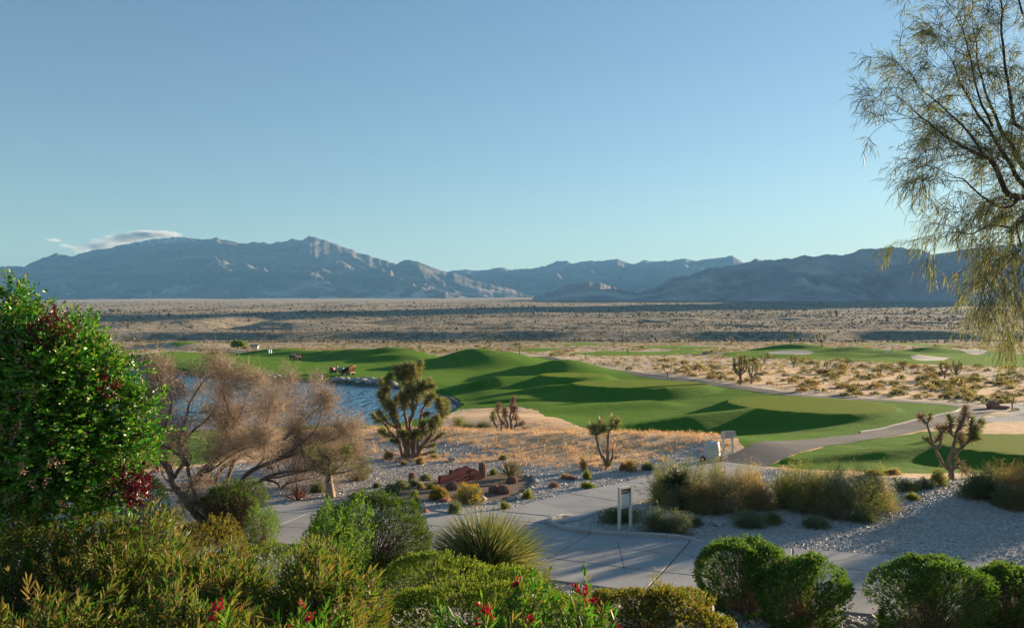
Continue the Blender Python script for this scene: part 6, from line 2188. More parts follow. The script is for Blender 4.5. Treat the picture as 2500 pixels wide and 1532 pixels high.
V, F = leafs(top + rng.normal(0, [.06, .06, .12], (120, 3)) + [0, 0, .42], dirs(120, .4, -.5), .08, .05)
Acc().add(V, F).build("bloom", mat_leaf("pale_bloom", [(0.46, 0.36, 0.30), (0.58, 0.47, 0.40)], .25), yu)['kind'] = 'stuff'
f2 = G(1683, 1246)
y2 = thing("yucca", "small stemless dark spiky yucca at the foot of the taller one", "yucca", f2)
V, F = blades(f2 + rng.normal(0, .05, (130, 3)) * [1, 1, .3] + [0, 0, .08], dirs(130, .8, .05), U(.5, .8, 130), .028, .08, 3)
Acc().add(V, F).build("blades", M_YUC, y2)['kind'] = 'stuff'

# ------------------------------------------------------------------ desert bushes by the paths
def bush_mat(name, cols, tr=.42):
    return mat_leaf(name, cols, tr, .6, .2)


M_CRE = bush_mat("creosote_leaf", [(0.104, 0.143, 0.038), (0.157, 0.192, 0.052), (0.227, 0.235, 0.078), (0.330, 0.270, 0.122)])
M_CREG = bush_mat("grey_green_leaf", [(0.070, 0.104, 0.052), (0.108, 0.143, 0.073), (0.157, 0.182, 0.096), (0.227, 0.217, 0.131)])
M_CRET = bush_mat("tan_twig_leaf", [(0.260, 0.182, 0.096), (0.365, 0.260, 0.139), (0.479, 0.348, 0.200), (0.227, 0.209, 0.086)])
M_CREY = bush_mat("yellow_green_bush_leaf", [(0.139, 0.182, 0.038), (0.217, 0.235, 0.052), (0.305, 0.278, 0.086)])
M_SAGE = bush_mat("sage_leaf", [(0.122, 0.148, 0.096), (0.182, 0.209, 0.136), (0.260, 0.270, 0.174)])
M_BRN = bush_mat("rust_brown_leaf", [(0.209, 0.136, 0.059), (0.295, 0.192, 0.084), (0.391, 0.260, 0.119), (0.157, 0.148, 0.055)])


def wisp(name, label, cat, base, rx, ry, h, mats, n=420, per=16, L=.045, W=.010, tr=.006, seed=1, group=None, spread=.5, sub=.30, open_=.9):
    """Airy bush: many thin stems fanning from the foot, the upper half of each beset with small leaves."""
    base = np.asarray(base, float)
    root = thing(name, label, cat, base, group)
    D = dirs(n, .55, .02)
    R_ = bulge(D, seed, 2.6, .36) * U(.70, 1.14, n)
    Tn = base + D * np.stack([rx * R_, ry * R_, h * R_], 1) * np.array([1, 1, .94])
    A, B, RA, RB = fan_twigs(base - [0, 0, .04], Tn, tr, .10, 3, rx * .22)
    Acc().add(*tubes(A, B, RA, RB, 3)).build("stems", M_TWIG, root)['kind'] = 'stuff'
    mats = mats if isinstance(mats, list) else [mats]
    # neighbouring stems share a tone, so clumps of colour form
    key = fbm(D[:, 0] * 1.7 + seed * 5, D[:, 2] * 1.7 + D[:, 1] * 1.3, 2, seed + 9)
    own = np.clip(((key + .9) / 1.8 * len(mats)).astype(int), 0, len(mats) - 1)
    a = Acc()
    for i in range(len(mats)):
        k = np.nonzero(own == i)[0]
        if not len(k):
            continue
        c0, c1 = np.repeat(A[2 * n + k], per, 0), np.repeat(Tn[k], per, 0)
        c00 = np.repeat(A[n + k], per, 0)
        t = U(-.7, 1.04, len(c0))[:, None]
        c = np.where(t > 0, c0 + (c1 - c0) * t, c0 + (c00 - c0) * -t) + rng.normal(0, .045 * sub / .3, (len(c0), 3))
        D2 = jitter_dirs(np.repeat(nz(Tn[k] - A[2 * n + k]), per, 0) + np.array([0, 0, .25]), spread)
        V, F = leafs(c, D2, L * U(.6, 1.4, len(c)), W)
        a.add(V, F, i)
        m_ = len(k) * 3
        kk = np.repeat(k, 3)
        c = A[2 * n + kk] + (Tn[kk] - A[2 * n + kk]) * U(0, 1, m_)[:, None]
        e = c + jitter_dirs(nz(Tn[kk] - A[2 * n + kk]), .5) * (U(.4, 1.0, m_) * sub * h * .6)[:, None]
        a.add(*ribbons(c, e, .007, .003), i)
        V, F = leafs(np.repeat(c, 5, 0) + np.repeat(e - c, 5, 0) * U(.2, 1.05, m_ * 5)[:, None], jitter_dirs(np.repeat(nz(e - c), 5, 0), .6), L * U(.6, 1.3, m_ * 5), W)
        a.add(V, F, i)
    a.build("foliage", mats, root)['kind'] = 'stuff'
    return root


BG = [(1668, 1240, 1122, 88, .95, [M_CRE, M_CREG, M_CRE], "broad olive-green bush at the left end of the big bush group, behind the yucca"),
      (1622, 1228, 1152, 44, .6, [M_CREY, M_CRE], "small yellow-green bush at the far left of the group beside the walkway"),
      (1762, 1246, 1128, 78, .9, [M_CRET, M_CRE, M_CRET], "feathery tan and olive bush in front of the barrel"),
      (1842, 1240, 1152, 64, .8, [M_CRET, M_CRET, M_BRN], "straw-brown bush in the middle of the bush group"),
      (1925, 1236, 1140, 52, .7, [M_CREY, M_CRE], "thin yellow-green bush right of the gap in the group"),
      (1982, 1246, 1130, 82, .95, [M_CRE, M_CREY, M_CREG], "tall green bush standing right of the gap in the bush group"),
      (2058, 1262, 1150, 88, 1.0, [M_CREG, M_CREG, M_CRE], "big dark grey-green bush in the right half of the bush group"),
      (2128, 1244, 1132, 66, .85, [M_CREY, M_CRET, M_CREY], "yellow-green feathery bush at the right end of the bush group"),
      (1718, 1250, 1190, 50, .6, [M_BRN, M_CRET], "low rusty bush just right of the yucca's trunk")]
for i, (px, yb, yt, hw, ry, mt, lb) in enumerate(BG):
    b = G(px, yb)
    d = b[1]
    h = EYE - (yt - HOR) * d / FPX - b[2]
    wisp("desert_bush", lb, "bush", b, hw * d / FPX, ry, h, mt, int(300 + hw * 3.2), 20, .050, .012, .006, 40 + i, "bushes on the gravel right of the sign")
for i, (px, yb, yt, hw, mt, lb) in enumerate([(1602, 1297, 1240, 40, [M_SAGE, M_CREG], "left half of the twin round grey-green bushes near the sign"), (1652, 1300, 1252, 42, [M_CREG, M_SAGE], "right half of the twin round grey-green bushes near the sign"),
                                              (1690, 1283, 1258, 22, [M_SAGE], "low sage tuft right of the twin round bushes"),
                                              (1830, 1284, 1250, 46, [M_SAGE, M_CREG], "low grey sage spreading below the straw-brown bush"), (1882, 1276, 1252, 32, [M_CREG, M_CREY], "low dark sage with yellow bits below the bush group's gap"),
                                              (1990, 1286, 1264, 38, [M_SAGE], "flat sage tuft below the tall green bush"), (2108, 1272, 1250, 30, [M_CREY, M_SAGE], "small yellowish weed at the right foot of the bush group"),
                                              (1512, 1272, 1235, 60, [M_CREG], "thin dark weed growing behind the two-post sign"), (2292, 1184, 1148, 22, [M_CREY], "small bright green bush at the foot of the forked joshua tree"),
                                              (2215, 1196, 1165, 34, [M_SAGE, M_CREY], "pale grassy weed left of the forked joshua tree"), (2255, 1190, 1170, 26, [M_SAGE], "thin pale weed between two others by the forked joshua tree"),
                                              (2226, 1217, 1206, 16, [M_CREY], "tiny yellowish weed on the open shaded gravel")]):
    b = G(px, yb)
    d = b[1]
    h = EYE - (yt - HOR) * d / FPX - b[2]
    wisp("low_bush", lb, "bush", b, hw * d / FPX, hw * d / FPX * .9, max(.12, h), mt, int(120 + hw * 5), 18, .036, .011, .004, 70 + i, None)
for i, (px, yb, yt, hw, ry, mt, lb) in enumerate([(2418, 1212, 1128, 64, .9, [M_BRN, M_CREG, M_BRN], "large rust-brown bush right of the forked joshua tree"), (2490, 1224, 1140, 60, .9, [M_BRN, M_CRET], "rust-brown bush cut by the picture's right edge"),
                                                  (2382, 1214, 1160, 44, .6, [M_CREG, M_CREG], "dark grey-green bush at the left foot of the rust-brown ones"), (2474, 1240, 1185, 42, .6, [M_CREG, M_BRN], "low dark bush in front of the rust-brown ones at the right edge")]):
    b = G(px, yb)
    d = b[1]
    wisp("brown_bush", lb, "bush", b, hw * d / FPX, ry, EYE - (yt - HOR) * d / FPX - b[2], mt, 520, 20, .042, .013, .006, 90 + i, "rust-brown bushes at the right edge")
# more brown bushes, added out of view past the right edge to shade the gravel
for i, (bx, by, r_, h_) in enumerate([(20.6, 30.6, 1.4, 2.9), (22.6, 31.8, 1.4, 3.3), (24.6, 33.8, 1.5, 3.4), (23.0, 35.0, 1.3, 3.0), (21.6, 28.6, 1.5, 3.2)]):
    wisp("brown_bush", ["first", "second", "third", "fourth", "fifth"][i] + " rust-brown bush added out of view beyond the right edge to shade the gravel", "bush", (bx, by, Hs(bx, by)), r_, r_ * .9, h_, [M_BRN, M_CREG], 340, 18, .055, .02, .006, 190 + i, "rust-brown bushes at the right edge")
b = np.array([(1608 - 1250) * 18.6 / FPX, 18.6, Hs((1608 - 1250) * 18.6 / FPX, 18.6)])
wisp("sparse_plant", "single sparse upright plant with small pale leaves on the walkway's near edge", "plant", b, 44 * 18.6 / FPX, .35, .74, [M_CREY, M_CRE], 46, 26, .045, .016, .006, 99, None, .8, .2)

# ------------------------------------------------------------------ garden bed and gravel plants
M_SPINE = mat_leaf("tan_spine", [(0.40, 0.27, 0.18), (0.50, 0.35, 0.25), (0.58, 0.43, 0.32)], .2, .7, .2, (1, .9, .8))
M_PSPINE = mat_leaf("pink_spine", [(0.34, 0.19, 0.16), (0.44, 0.27, 0.23), (0.52, 0.35, 0.30)], .2, .7, .2, (1, .9, .8))
M_CACT = mat_noise("cactus_skin", [(0.13, 0.11, 0.06), (0.20, 0.155, 0.09)], 8, .7)


def cactus(px, py, r, h, label, sp, lean=0.0):
    b = G(px, py)
    root = thing("cactus", label, "cactus", b)
    k, m_ = 20, 9
    t = np.linspace(0, 1, m_)
    t0 = .75 if h > 2 * r else .30
    rad = r * np.where(t < t0, .86 + .14 * np.sin(t / t0 * 1.57), np.sqrt(np.clip(1 - ((t - t0) / (1 - t0)) ** 2, 0.03, 1)))
    an = np.arange(k) * 2 * math.pi / k
    rib = np.where(np.arange(k) % 2 == 0, 1.06, .90)
    V = np.stack([np.outer(rad, np.cos(an) * rib), np.outer(rad, np.sin(an) * rib), np.repeat((t * h)[:, None], k, 1)], -1)
    V[..., 0] += (t * lean)[:, None]
    i, j = np.meshgrid(np.arange(m_ - 1), np.arange(k), indexing='ij')
    F = np.stack([i * k + j, i * k + (j + 1) % k, (i + 1) * k + (j + 1) % k, (i + 1) * k + j], -1).reshape(-1, 4)
    Acc().add(V.reshape(-1, 3) + b, [F, np.array([list(range((m_ - 1) * k, m_ * k))])]).build("body", M_CACT, root, True)
    n = int(1100 + 1500 * h)
    tt, aa = U(.02, 1, n), rng.integers(0, k // 2, n) * 2 * 2 * math.pi / k + rng.normal(0, .06, n)
    rr_ = np.interp(tt, t, rad)
    c = b + np.stack([rr_ * np.cos(aa) + tt * lean, rr_ * np.sin(aa), tt * h], 1)
    D = nz(np.stack([np.cos(aa), np.sin(aa), (tt - .4) * .9], 1) + rng.normal(0, .5, (n, 3)))
    Acc().add(*leafs(c, D, U(.035, .075, n), .011)).build("spines", sp, root)['kind'] = 'stuff'
    return root


cactus(1178, 1166, .135, .66, "tall tan columnar cactus standing at the right end of the red slab sign", M_SPINE)
cactus(1006, 1178, .11, .40, "short reddish columnar cactus on the gravel left of the red slab sign", M_PSPINE)
for px, py, r, lb in [(1250, 1178, .20, "round pinkish hedgehog cactus below the spiky agave"), (1208, 1201, .21, "left one of the touching pair of hedgehog cacti in the garden bed"), (1230, 1203, .23, "right one of the touching pair of hedgehog cacti in the garden bed"),
                      (1104, 1194, .23, "pinkish hedgehog cactus behind the yellow flowers")]:
    cactus(px, py, r, r * 1.35, lb, M_PSPINE)
f = G(1247, 1167)
ag = thing("agave", "spiky tan-green rosette with stiff upright blades right of the columnar cactus", "agave", f)
D = np.vstack([dirs(60, 1.6, .3), dirs(46, .1, .05)])
V, F = blades(f + [0, 0, .08] + rng.normal(0, .03, (106, 3)), D, np.concatenate([U(.65, .92, 60), U(.6, .95, 46)]), .030, .03, 3, taper=.75)
Acc().add(V, F).build("blades", mat_leaf("agave_blade", [(0.13, 0.105, 0.045), (0.20, 0.155, 0.075), (0.085, 0.085, 0.035)], .2), ag)['kind'] = 'stuff'
f = G(728, 1222)
ra_ = thing("red_agave", "withered reddish spiky agave on the gravel under the bare trees", "agave", f)
V, F = blades(f + [0, 0, .06] + rng.normal(0, .04, (70, 3)), dirs(70, .5, .0), U(.4, .75, 70), .035, .06, 3)
Acc().add(V, F).build("blades", mat_leaf("red_dry_blade", [(0.17, 0.065, 0.045), (0.26, 0.11, 0.075), (0.12, 0.07, 0.045)], .2), ra_)['kind'] = 'stuff'
M_YFL = mat_leaf("yellow_flower", [(0.50, 0.33, 0.015), (0.60, 0.42, 0.03), (0.44, 0.28, 0.01)], .35, .6, .2, (1.1, 1, .6))


def brittle(px, py, hw, yt, label, sd):
    b = G(px, py)
    d = b[1]
    h = EYE - (yt - HOR) * d / FPX - b[2]
    r = wisp("flowering_bush", label, "flowering bush", b, hw * d / FPX, hw * d / FPX * .8, h * .92, [M_SAGE, M_CREG, M_SAGE], 260, 14, .04, .014, .005, sd)
    D = dirs(520, .5, .15)
    c = b + D * np.array([hw * d / FPX, hw * d / FPX * .8, h]) * (bulge(D, sd, 2.3, .22) * U(.95, 1.1, 520))[:, None]
    V, F = leafs(np.repeat(c, 5, 0) + rng.normal(0, .012, (2600, 3)), dirs(2600, .6, 0), .028, .024)
    Acc().add(V, F).build("flowers", M_YFL, r)['kind'] = 'stuff'


brittle(1142, 1228, 36, 1182, "larger rounded bush covered in yellow flowers below the red slab sign", 121)
brittle(1072, 1218, 21, 1192, "smaller clump of yellow flowers left of the larger yellow bush", 122)
TUFTS = [(953, 1208, 20, 1183, M_SAGE, "rounded pale sage tuft at the garden bed's left tip"), (976, 1194, 20, 1174, M_SAGE, "pale sage tuft just behind the one at the garden bed's left tip"), (1012, 1185, 10, 1172, M_SAGE, "small green tuft at the foot of the short reddish cactus"),
         (1040, 1171, 13, 1157, M_SAGE, "grey-green tuft left of the red slab sign on the gravel"), (1026, 1190, 8, 1181, M_CRET, "small straw tuft inside the garden bed's left part"), (1052, 1192, 7, 1183, M_CREY, "small yellow-green tuft between sign and yellow flowers"),
         (1110, 1252, 16, 1224, M_SAGE, "grey-green round tuft right behind the huge spiky grass"), (1287, 1215, 12, 1196, M_CREY, "bright sage tuft outside the stone border of the garden"), (1204, 1158, 8, 1147, M_CREY, "small yellow weed between columnar cactus and agave"),
         (1228, 1122, 9, 1111, M_SAGE, "pale tuft on the gravel behind the agave"), (1012, 1218, 8, 1200, M_CREY, "thin pale weed at the front of the garden bed"), (975, 1228, 9, 1218, M_SAGE, "small sage weed in front of the garden bed's stones"),
         (1014, 1240, 10, 1215, M_CREG, "thin dark weed on the gravel below the garden bed"), (1232, 1240, 10, 1228, M_CREY, "small yellow weed beside the walkway's corner"), (1435, 1190, 14, 1179, M_CREY, "low bright green plant on the gravel between sign and joshua tree"),
         (1433, 1168, 9, 1148, M_CREY, "upright yellow-green weed on the gravel left of the forked joshua tree"), (1393, 1170, 12, 1161, M_PSPINE, "reddish tuft on the open gravel"), (1352, 1188, 10, 1178, M_PSPINE, "small pinkish tuft on the gravel near the garden"),
         (1382, 1168, 12, 1158, M_CRET, "straw tuft beside the reddish one on the open gravel"), (1424, 1147, 10, 1112, M_CRET, "tall dry straw tuft left of the slim joshua tree"), (1540, 1150, 16, 1120, M_CRET, "tall straw tuft right of the slim joshua tree"), (1522, 1148, 12, 1126, M_CRET, "dry pale tuft close beside the slim joshua tree"),
         (1580, 1146, 16, 1132, M_SAGE, "grey tuft on the gravel halfway to the barrel"), (865, 1216, 10, 1206, M_CREG, "dark tuft on the shaded gravel right of the small tree"), (920, 1190, 8, 1180, M_CREG, "dark small weed on the shaded gravel behind the garden"), (775, 1200, 18, 1185, M_CREG, "dark round tuft under the small tree's crown"),
         (905, 1226, 16, 1212, M_CREG, "blue-grey low tuft left of the garden's front stones"), (940, 1232, 14, 1220, M_CREG, "blue-grey low tuft beside another before the garden"), (1120, 1040, 17, 1012, M_CREY, "green bush by the pond's right tip"), (1143, 1046, 24, 1032, M_CREG, "low dark weeds on the dip by the pond's right tip"), (1180, 1042, 20, 1030, M_CREG, "second patch of dark weeds on the dip by the dry joshua tree"),
         (948, 1120, 12, 1100, M_CRET, "straw tuft at the left foot of the large joshua tree"), (1025, 1132, 10, 1116, M_CRET, "straw tuft at the right foot of the large joshua tree"), (2180, 1157, 22, 1144, M_CRET, "dry reddish weed at the lawn's edge near the forked joshua tree"), (2130, 1158, 16, 1148, M_BRN, "small rust weed at the lawn's edge behind the bush group"),
         (985, 1134, 6, 1126, M_CRET, "tiny straw tuft on the gravel below the large joshua tree"), (1062, 1118, 10, 1110, M_CRET, "orange straw tuft on the ridge foot right of the large joshua tree")]
for i, (px, py, hw, yt, mt, lb) in enumerate(TUFTS):
    b = G(px, py)
    d = b[1]
    wisp("tuft", lb, "tuft", b, hw * d / FPX, hw * d / FPX * .9, max(.08, EYE - (yt - HOR) * d / FPX - b[2]), mt, int(60 + hw * 7), 12, .05, .012, .004, 130 + i, None, .45)

# ------------------------------------------------------------------ dry grass, lawn fringe
N = 110000
x, y = U(-16, 20, N), U(36, 66, N)
s = poly_sdf(DRY, x, y)
clump = fbm(x / .55, y / .55, 2, 405) > -.15
keep = (s > -.2) & clump & (union([TURF_MAIN, TURF_RIGHT, TURF_LEFT], x, y) < -.1) & (poly_sdf(POND, x, y) < -1) & (fbm(x / 1.6, y / 1.6, 3, 400) > -.25)
gr = union([GRAVEL, GRAVEL2], x, y)
keep &= (gr < .3) | ((gr < 1.6) & (U(0, 1, N) < .12))
for ln, hw in ((WALK, WALK_HW), (BRANCH, BRANCH_HW), (PATH, PATH_HW)):
    keep &= line_dist(ln[::3], x, y)[0] > hw + .25
x, y = x[keep], y[keep]
z = H(x, y)
n = len(x)
D = nz(np.stack([rng.normal(0, .35, n), rng.normal(0, .35, n), np.ones(n)], 1))
V, F = blades(np.stack([x, y, z], 1), D, U(.06, .20, n) * np.clip(1 + 1.0 * fbm(x / .8, y / .8, 2, 401), .3, 2.2), .014, .25, 2)
M_DGR = mat_leaf("dry_grass_blade", [(0.46, 0.30, 0.18), (0.58, 0.40, 0.25), (0.64, 0.47, 0.31), (0.50, 0.42, 0.25)], .42, .7, .15, (1.15, 1, .8))
Acc().add(V, F).build("dry_grass", M_DGR, kind='stuff')

NC = 1500
x, y = U(-12, 15, NC), U(37, 60, NC)
k = (poly_sdf(DRY, x, y) > -.2) & (union([TURF_MAIN, TURF_RIGHT, TURF_LEFT], x, y) < -.2) & (poly_sdf(POND, x, y) < -1) & (union([GRAVEL, GRAVEL2], x, y) < 1.0)
for ln, hw in ((BRANCH, BRANCH_HW), (PATH, PATH_HW)):
    k &= line_dist(ln[::3], x, y)[0] > hw + .3
x, y = np.repeat(x[k], 22), np.repeat(y[k], 22)
big = np.repeat(np.exp(rng.normal(-.1, .4, k.sum())), 22)
n = len(x)
ox, oy = rng.normal(0, .08, n) * big, rng.normal(0, .08, n) * big
D = nz(np.stack([ox * 4 + rng.normal(0, .2, n), oy * 4 + rng.normal(0, .2, n), np.ones(n)], 1))
V, F = blades(np.stack([x + ox, y + oy, H(x + ox, y + oy) - .01], 1), D, U(.14, .34, n) * big, .018, .3, 2)
Acc().add(V, F).build("dry_grass_clumps", mat_leaf("bunch_grass", [(0.26, 0.16, 0.09), (0.42, 0.28, 0.16), (0.56, 0.40, 0.25), (0.66, 0.50, 0.33), (0.38, 0.32, 0.18)], .40, .7, .15, (1.15, 1, .8)), kind='stuff')

# mown grass: short blades that stand up from the lawns
def lawn(n, d0, d1, h0, h1, w0, mt, name, tee):
    y = d0 * (d1 / d0) ** U(0, 1, n)
    x = U(-.62, .66, n) * y
    k = union([TURF_MAIN, TURF_RIGHT, TURF_LEFT] + FAR, x, y) > .15
    tq = np.max([(1 - np.hypot((x - t[0]) / t[2], (y - t[1]) / t[3])) * 0.5 * (t[2] + t[3]) for t in TEES], 0)
    k &= (tq > .1) if tee else (tq < -.05)
    k &= (poly_sdf(POND, x, y) < -.5) & (union(BUNKERS, x, y) < -.2) & (line_dist(PATH[::3], x, y)[0] > PATH_HW + .12)
    x, y = x[k], y[k]
    n = len(x)
    sc = np.clip(y / 70, .7, 2.6)
    D = nz(np.stack([rng.normal(0, .45, n), rng.normal(0, .45, n), np.ones(n)], 1))
    pat = 1 + .35 * fbm(x / 6, y / 3.5, 3, 480)
    V, F = blades(np.stack([x, y, H(x, y) - .01], 1), D, U(h0, h1, n) * sc * pat, w0 * sc, .15, 1)
    o_ = Acc().add(V, F[1]).build(name, mt, kind='stuff')


M_BLADE = mat_leaf("lawn_blade", [(0.022, 0.138, 0.012), (0.036, 0.170, 0.012), (0.066, 0.198, 0.014), (0.108, 0.210, 0.019)], .45, .8, .04, (2.0, 1.3, .4))
M_BLADET = mat_leaf("tee_blade", [(0.070, 0.130, 0.005), (0.095, 0.150, 0.007), (0.120, 0.165, 0.010)], .42, .8, .03, (1.4, 1.15, .4))
lawn(420000, 38, 260, .045, .085, .022, M_BLADE, "lawn_grass", False)
lawn(160000, 38, 130, .018, .032, .020, M_BLADET, "tee_grass", True)

# ------------------------------------------------------------------ scrub of the open desert
SCRUB = {}


def scrub_mesh(key, mt, n, sd):
    r_ = np.random.default_rng(sd)
    D = dirs(n, .35, .0)
    c = D * np.array([.62, .62, .55]) * U(.35, 1.0, n)[:, None]
    V, F = leafs(c, jitter_dirs(D + np.array([0, 0, .4]), .5), U(.25, .5, n), U(.05, .12, n))
    V[:, 2] = np.maximum(V[:, 2], -.05)
    o_ = Acc().add(V, F).build("scrub", mt)
    me_ = o_.data
    bpy.data.objects.remove(o_)
    return me_


M_SC = [bush_mat("scrub_tan", [(0.20, 0.155, 0.085), (0.27, 0.21, 0.12), (0.33, 0.26, 0.16)]), bush_mat("scrub_olive", [(0.10, 0.098, 0.042), (0.145, 0.13, 0.06), (0.19, 0.165, 0.085)]),
        bush_mat("scrub_rust", [(0.16, 0.105, 0.052), (0.20, 0.135, 0.070), (0.25, 0.175, 0.095)]), bush_mat("scrub_grey", [(0.105, 0.105, 0.075), (0.15, 0.145, 0.105), (0.20, 0.185, 0.14)])]
SCM = [[scrub_mesh(i, m_, 150, 500 + i * 3 + q) for q in range(3)] for i, m_ in enumerate(M_SC)]
LBL = ["straw-coloured dry scrub bush on the pale desert sand beyond the cart path", "olive scrub bush on the pale desert sand beyond the cart path", "rusty orange scrub bush on the pale desert sand beyond the cart path", "grey scrub bush on the pale desert sand beyond the cart path"]
N = 15000
y = 62 * (520 / 62) ** (U(0, 1, N) ** .62)
x = U(-.72, .80, N) * y
okk = (union([TURF_MAIN, TURF_RIGHT, TURF_LEFT], x, y) < -1.2) & (union(FAR, x, y) < -.5) & (union(BUNKERS, x, y) < -1) & (poly_sdf(POND, x, y) < -3)
okk &= line_dist(PATH[::3], x, y)[0] > 2.6
okk &= (y > 58) & ~((x < 27) & (y < 100)) & ((fbm(x / 9, y / 14, 3, 420) > -.30) | (U(0, 1, N) < .25))
okk &= ~((x > -20) & (x < 8) & (y < 230)) & ~((x < -20) & (y < 236))
x, y = x[okk], y[okk]
inview = np.abs(x) < .605 * y
sz = np.exp(rng.normal(-.68, .40, len(x))) * np.where(y > 230, 1.35, 1.0)
app = np.where(inview, sz / y, 0)
order = np.argsort(-app)
z = H(x, y)
kindn = np.where(fbm(x / 12, y / 12, 2, 430) + rng.normal(0, .35, len(x)) > .62, 2, rng.choice([0, 0, 1, 1, 3, 3], len(x)))
for i in order[:300]:
    k = int(kindn[i])
    o_ = bpy.data.objects.new("scrub_bush", random.choice(SCM[k]))
    COL.objects.link(o_)
    o_.location = (x[i], y[i], z[i])
    s_ = float(sz[i])
    o_.scale = (s_ * U(.9, 1.35), s_ * U(.9, 1.35), s_ * U(.75, 1.1))
    o_.rotation_euler = (0, 0, U(0, 6.28))
    tag(o_, LBL[k], "bush", "scrub bushes scattered over the open desert")
rest_i = order[300:]
per = 34
n = len(rest_i)
D = dirs(n * per, .35, .0)
c = np.repeat(np.stack([x[rest_i], y[rest_i], z[rest_i]], 1), per, 0)
s_ = np.repeat(sz[rest_i], per)[:, None]
V, F = leafs(c + D * np.array([.75, .75, .55]) * s_ * U(.35, 1, n * per)[:, None], jitter_dirs(D + np.array([0, 0, .4]), .5), s_[:, 0] * U(.35, .65, n * per), s_[:, 0] * U(.09, .18, n * per))
a = Acc()
kk = np.repeat(kindn[rest_i], per)
for q in range(4):
    m_ = kk == q
    if m_.any():
        a.add(V.reshape(-1, 4, 3)[m_].reshape(-1, 3), np.arange(4 * m_.sum()).reshape(-1, 4), q)
a.build("desert_scrub", M_SC, kind='stuff')


# brush and joshua trees that dot the long slope, far too many to count
N = 40000
y = 560 * (3400 / 560) ** U(0, 1, N)
x = U(-.64, .66, N) * y
k = fbm(x / 160, y / 110, 3, 640) > U(-1.0, .5, N)
x, y = x[k], y[k]
n = len(x)
z = H(x, y)
hh = np.exp(rng.normal(-.10, .42, n)) * np.clip(y / 900, .8, 1.6)
an = np.arange(5) * 2 * math.pi / 5
ring = np.stack([np.cos(an), np.sin(an), np.full(5, .35)], 1)
V = np.concatenate([ring, [[0, 0, 1.0]], [[0, 0, -.1]]])[None] * np.stack([hh * .75, hh * .75, hh], 1)[:, None] * (1 + rng.normal(0, .18, (n, 7, 3))) + np.stack([x, y, z], 1)[:, None]
F = np.array([(i, (i + 1) % 5, 5) for i in range(5)] + [((i + 1) % 5, i, 6) for i in range(5)])
F = (np.arange(n)[:, None, None] * 7 + F[None]).reshape(-1, 3)
Acc().add(V.reshape(-1, 3), F).build("slope_brush", mat_leaf("slope_brush_leaf", [(0.145, 0.134, 0.080), (0.20, 0.176, 0.112), (0.26, 0.222, 0.15)], .42, .8, .1), kind='stuff')


# joshua trees far out
def far_joshua(px, py, ph, label, seed, arms=5, d=None):
    r_ = random.Random(seed)
    b = G(px, py)
    Hh = ph * b[1] / FPX
    root = thing("joshua_tree", label, "joshua tree", b, "joshua trees out in the desert")
    a, hd = Acc(), Acc()
    top = b + np.array([0, 0, Hh * .45])
    a.add(*limb([b - [0, 0, .1], b + [.04 * Hh, 0, Hh * .22], top], [Hh * .042, Hh * .036, Hh * .032], 7))
    for k in range(arms):
        an = k * 6.28 / arms + r_.uniform(-.5, .5)
        out = Hh * r_.uniform(.12, .36)
        st = b + np.array([0, 0, Hh * r_.uniform(.18, .45)])
        e = b + np.array([math.cos(an) * out, math.sin(an) * out * .8, Hh * r_.uniform(.62, 1.0)])
        m_ = (st + e) / 2 + np.array([math.cos(an) * out * .35, math.sin(an) * out * .3, -Hh * .05])
        w = spline([st, m_, e], Hh * .08)
        a.add(*limb(w, np.linspace(Hh * .028, Hh * .020, len(w)), 6))
        hd.add(*head_blades(w, Hh * .24, 130, Hh * .125, Hh * .012))
    a.build("trunk", M_JBARK, root, True)
    hd.build("leaf_heads", M_JLEAF, root)['kind'] = 'stuff'
    return root


for i, (px, py, ph, ar, lb) in enumerate([
        (1806, 938, 72, 7, "tall dark joshua tree just beyond the cart path, left of a smaller partner"), (1834, 936, 52, 5, "smaller bare joshua tree leaning right beside the tall dark one"), (1629, 922, 34, 2, "stubby two-headed joshua trunk beside the cart path's far bend"),
        (2306, 924, 44, 7, "left one of the dense pair of joshua trees on the far right"), (2334, 926, 46, 8, "right one of the dense pair of joshua trees on the far right"), (1992, 910, 30, 3, "left one of the dark stump-like joshua trunks amid the desert"),
        (2004, 911, 28, 2, "middle one of the dark stump-like joshua trunks amid the desert"), (2018, 911, 34, 3, "right one of the dark stump-like joshua trunks amid the desert"), (1866, 888, 30, 5, "joshua tree in front of the white bunker"), (1856, 906, 22, 2, "small joshua trunk just below the far lawn left"),
        (1936, 898, 34, 5, "bushy joshua tree before the far lawn's middle mound"), (2068, 892, 26, 4, "joshua tree before the far lawn right of the middle"), (2150, 910, 28, 5, "thin pale joshua tree before the far right bunker"), (2205, 905, 32, 5, "dark joshua tree below the far right bunker"),
        (2470, 1000, 40, 2, "plain joshua trunk right of the red boulders"), (1268, 864, 28, 4, "single joshua tree behind the big grassy hill"), (1195, 852, 26, 4, "joshua tree on the skyline of the big grassy hill"), (1532, 866, 16, 5, "small joshua tree on the thin far fairway"),
        (1500, 846, 14, 3, "tiny joshua tree far off right of the grassy hill"), (2006, 846, 34, 4, "tall far joshua tree standing against the shaded slope"), (1930, 842, 26, 6, "spreading far joshua tree behind the white bunker's mound"), (1785, 842, 22, 4, "far joshua tree left of the white bunker's mound"),
        (1025, 858, 18, 5, "dark joshua tree behind the left hills"), (1030, 800 + 60, 12, 4, "tiny joshua tree beside the dark one behind the left hills"), (1430, 880, 16, 3, "little joshua tree at the desert's edge beside the hill"), (1400, 872, 14, 4, "little dark joshua tree above the path's far end")]):
    far_joshua(px, py, ph, lb, 700 + i, ar)

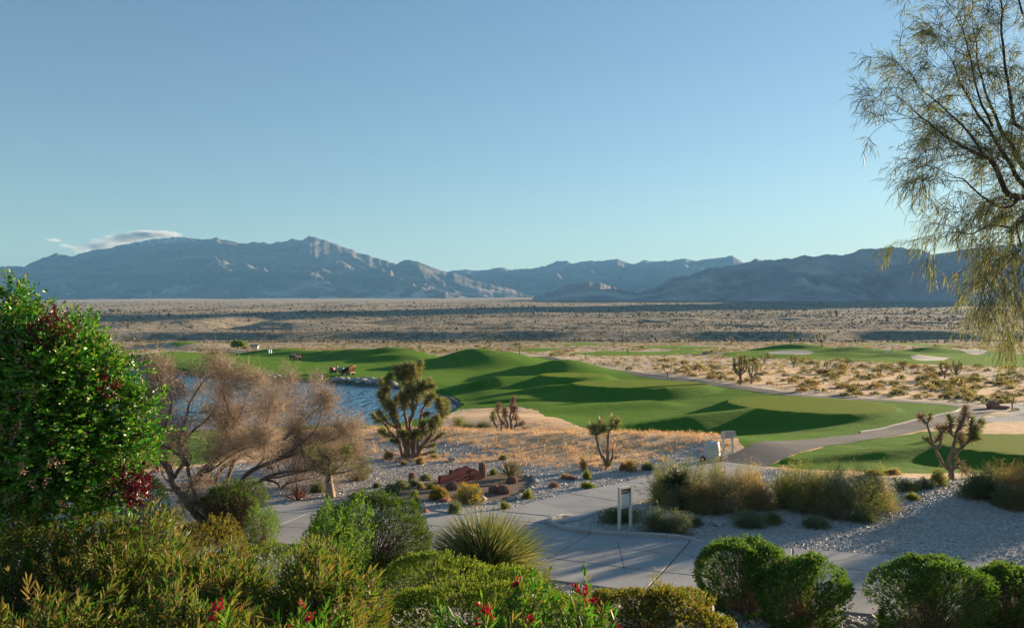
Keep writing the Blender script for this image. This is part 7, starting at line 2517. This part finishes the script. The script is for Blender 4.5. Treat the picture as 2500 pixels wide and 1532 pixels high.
# a bright green tree far off
b = G(581, 852)
gt = thing("round_tree", "small bright green round tree alone behind the left fairway", "tree", b)
d = b[1]
k = d / FPX
Acc().add(*limb([b - [0, 0, .2], b + [0, 0, 5 * k], b + [.3, 0, 12 * k]], [.35, .28, .2], 7)).build("trunk", M_BARK_DARK, gt, True)
D = dirs(900, .2, -.35)
c = b + [0, 0, 9 * k] + D * np.array([17 * k, 10 * k, 9.5 * k]) * (bulge(D, 5, 2.5, .3) * U(.6, 1.05, 900))[:, None]
V, F = leafs(c, jitter_dirs(D, .6), U(.5, 1.0, 900), U(.3, .5, 900))
Acc().add(V, F).build("crown", M_LIME, gt)['kind'] = 'stuff'

# ------------------------------------------------------------------ small clouds over the left range
m, n, l = newmat("cloud_vapour")
pv = n.new('ShaderNodeVolumePrincipled')
pv.inputs['Color'].default_value = (1, 1, 1, 1)
pv.inputs['Density'].default_value = .0032
o = n.new('ShaderNodeOutputMaterial')
l.new(pv.outputs[0], o.inputs['Volume'])
ic = bmesh.new()
bmesh.ops.create_icosphere(ic, subdivisions=4, radius=1.0)
CV = np.array([v.co[:] for v in ic.verts])
CF = np.array([[v.index for v in f_.verts] for f_ in ic.faces])
ic.free()


def cloud(lobes, d, label, seed):
    c0 = PD(lobes[0][0], lobes[0][1], d)
    ob = None
    root = thing("cloud", label, "cloud", c0)
    for i, (px, py, rw, rh) in enumerate(lobes):
        c = PD(px, py, d + U(-150, 150))
        k = d / FPX
        v = CV * (1 + .42 * fbm(CV[:, 0] * 2.2 + seed * 3 + i, CV[:, 1] * 2.2 + CV[:, 2] * 3.1, 4, seed + i))[:, None] * np.array([rw * k, rw * k * .6, rh * k])
        Acc().add(v + c, CF).build("puff", m, root, True)


DC = 17500
cloud([(372, 572, 52, 9), (335, 578, 46, 12), (410, 572, 26, 6), (300, 586, 44, 13), (345, 570, 24, 7)], DC, "pale pinkish cloud lying along the crest of the left mountain", 3)
cloud([(262, 596, 40, 13), (225, 600, 36, 11), (195, 608, 26, 9)], DC + 500, "grey soft cloud left of the pinkish one, half behind the mountain crest", 5)
cloud([(128, 586, 22, 4)], DC + 900, "smallest dark wisp of cloud far left above the mountain", 8)
cloud([(157, 599, 14, 4), (170, 601, 9, 3)], DC + 900, "little dark wisp between the far-left one and the grey cloud", 9)
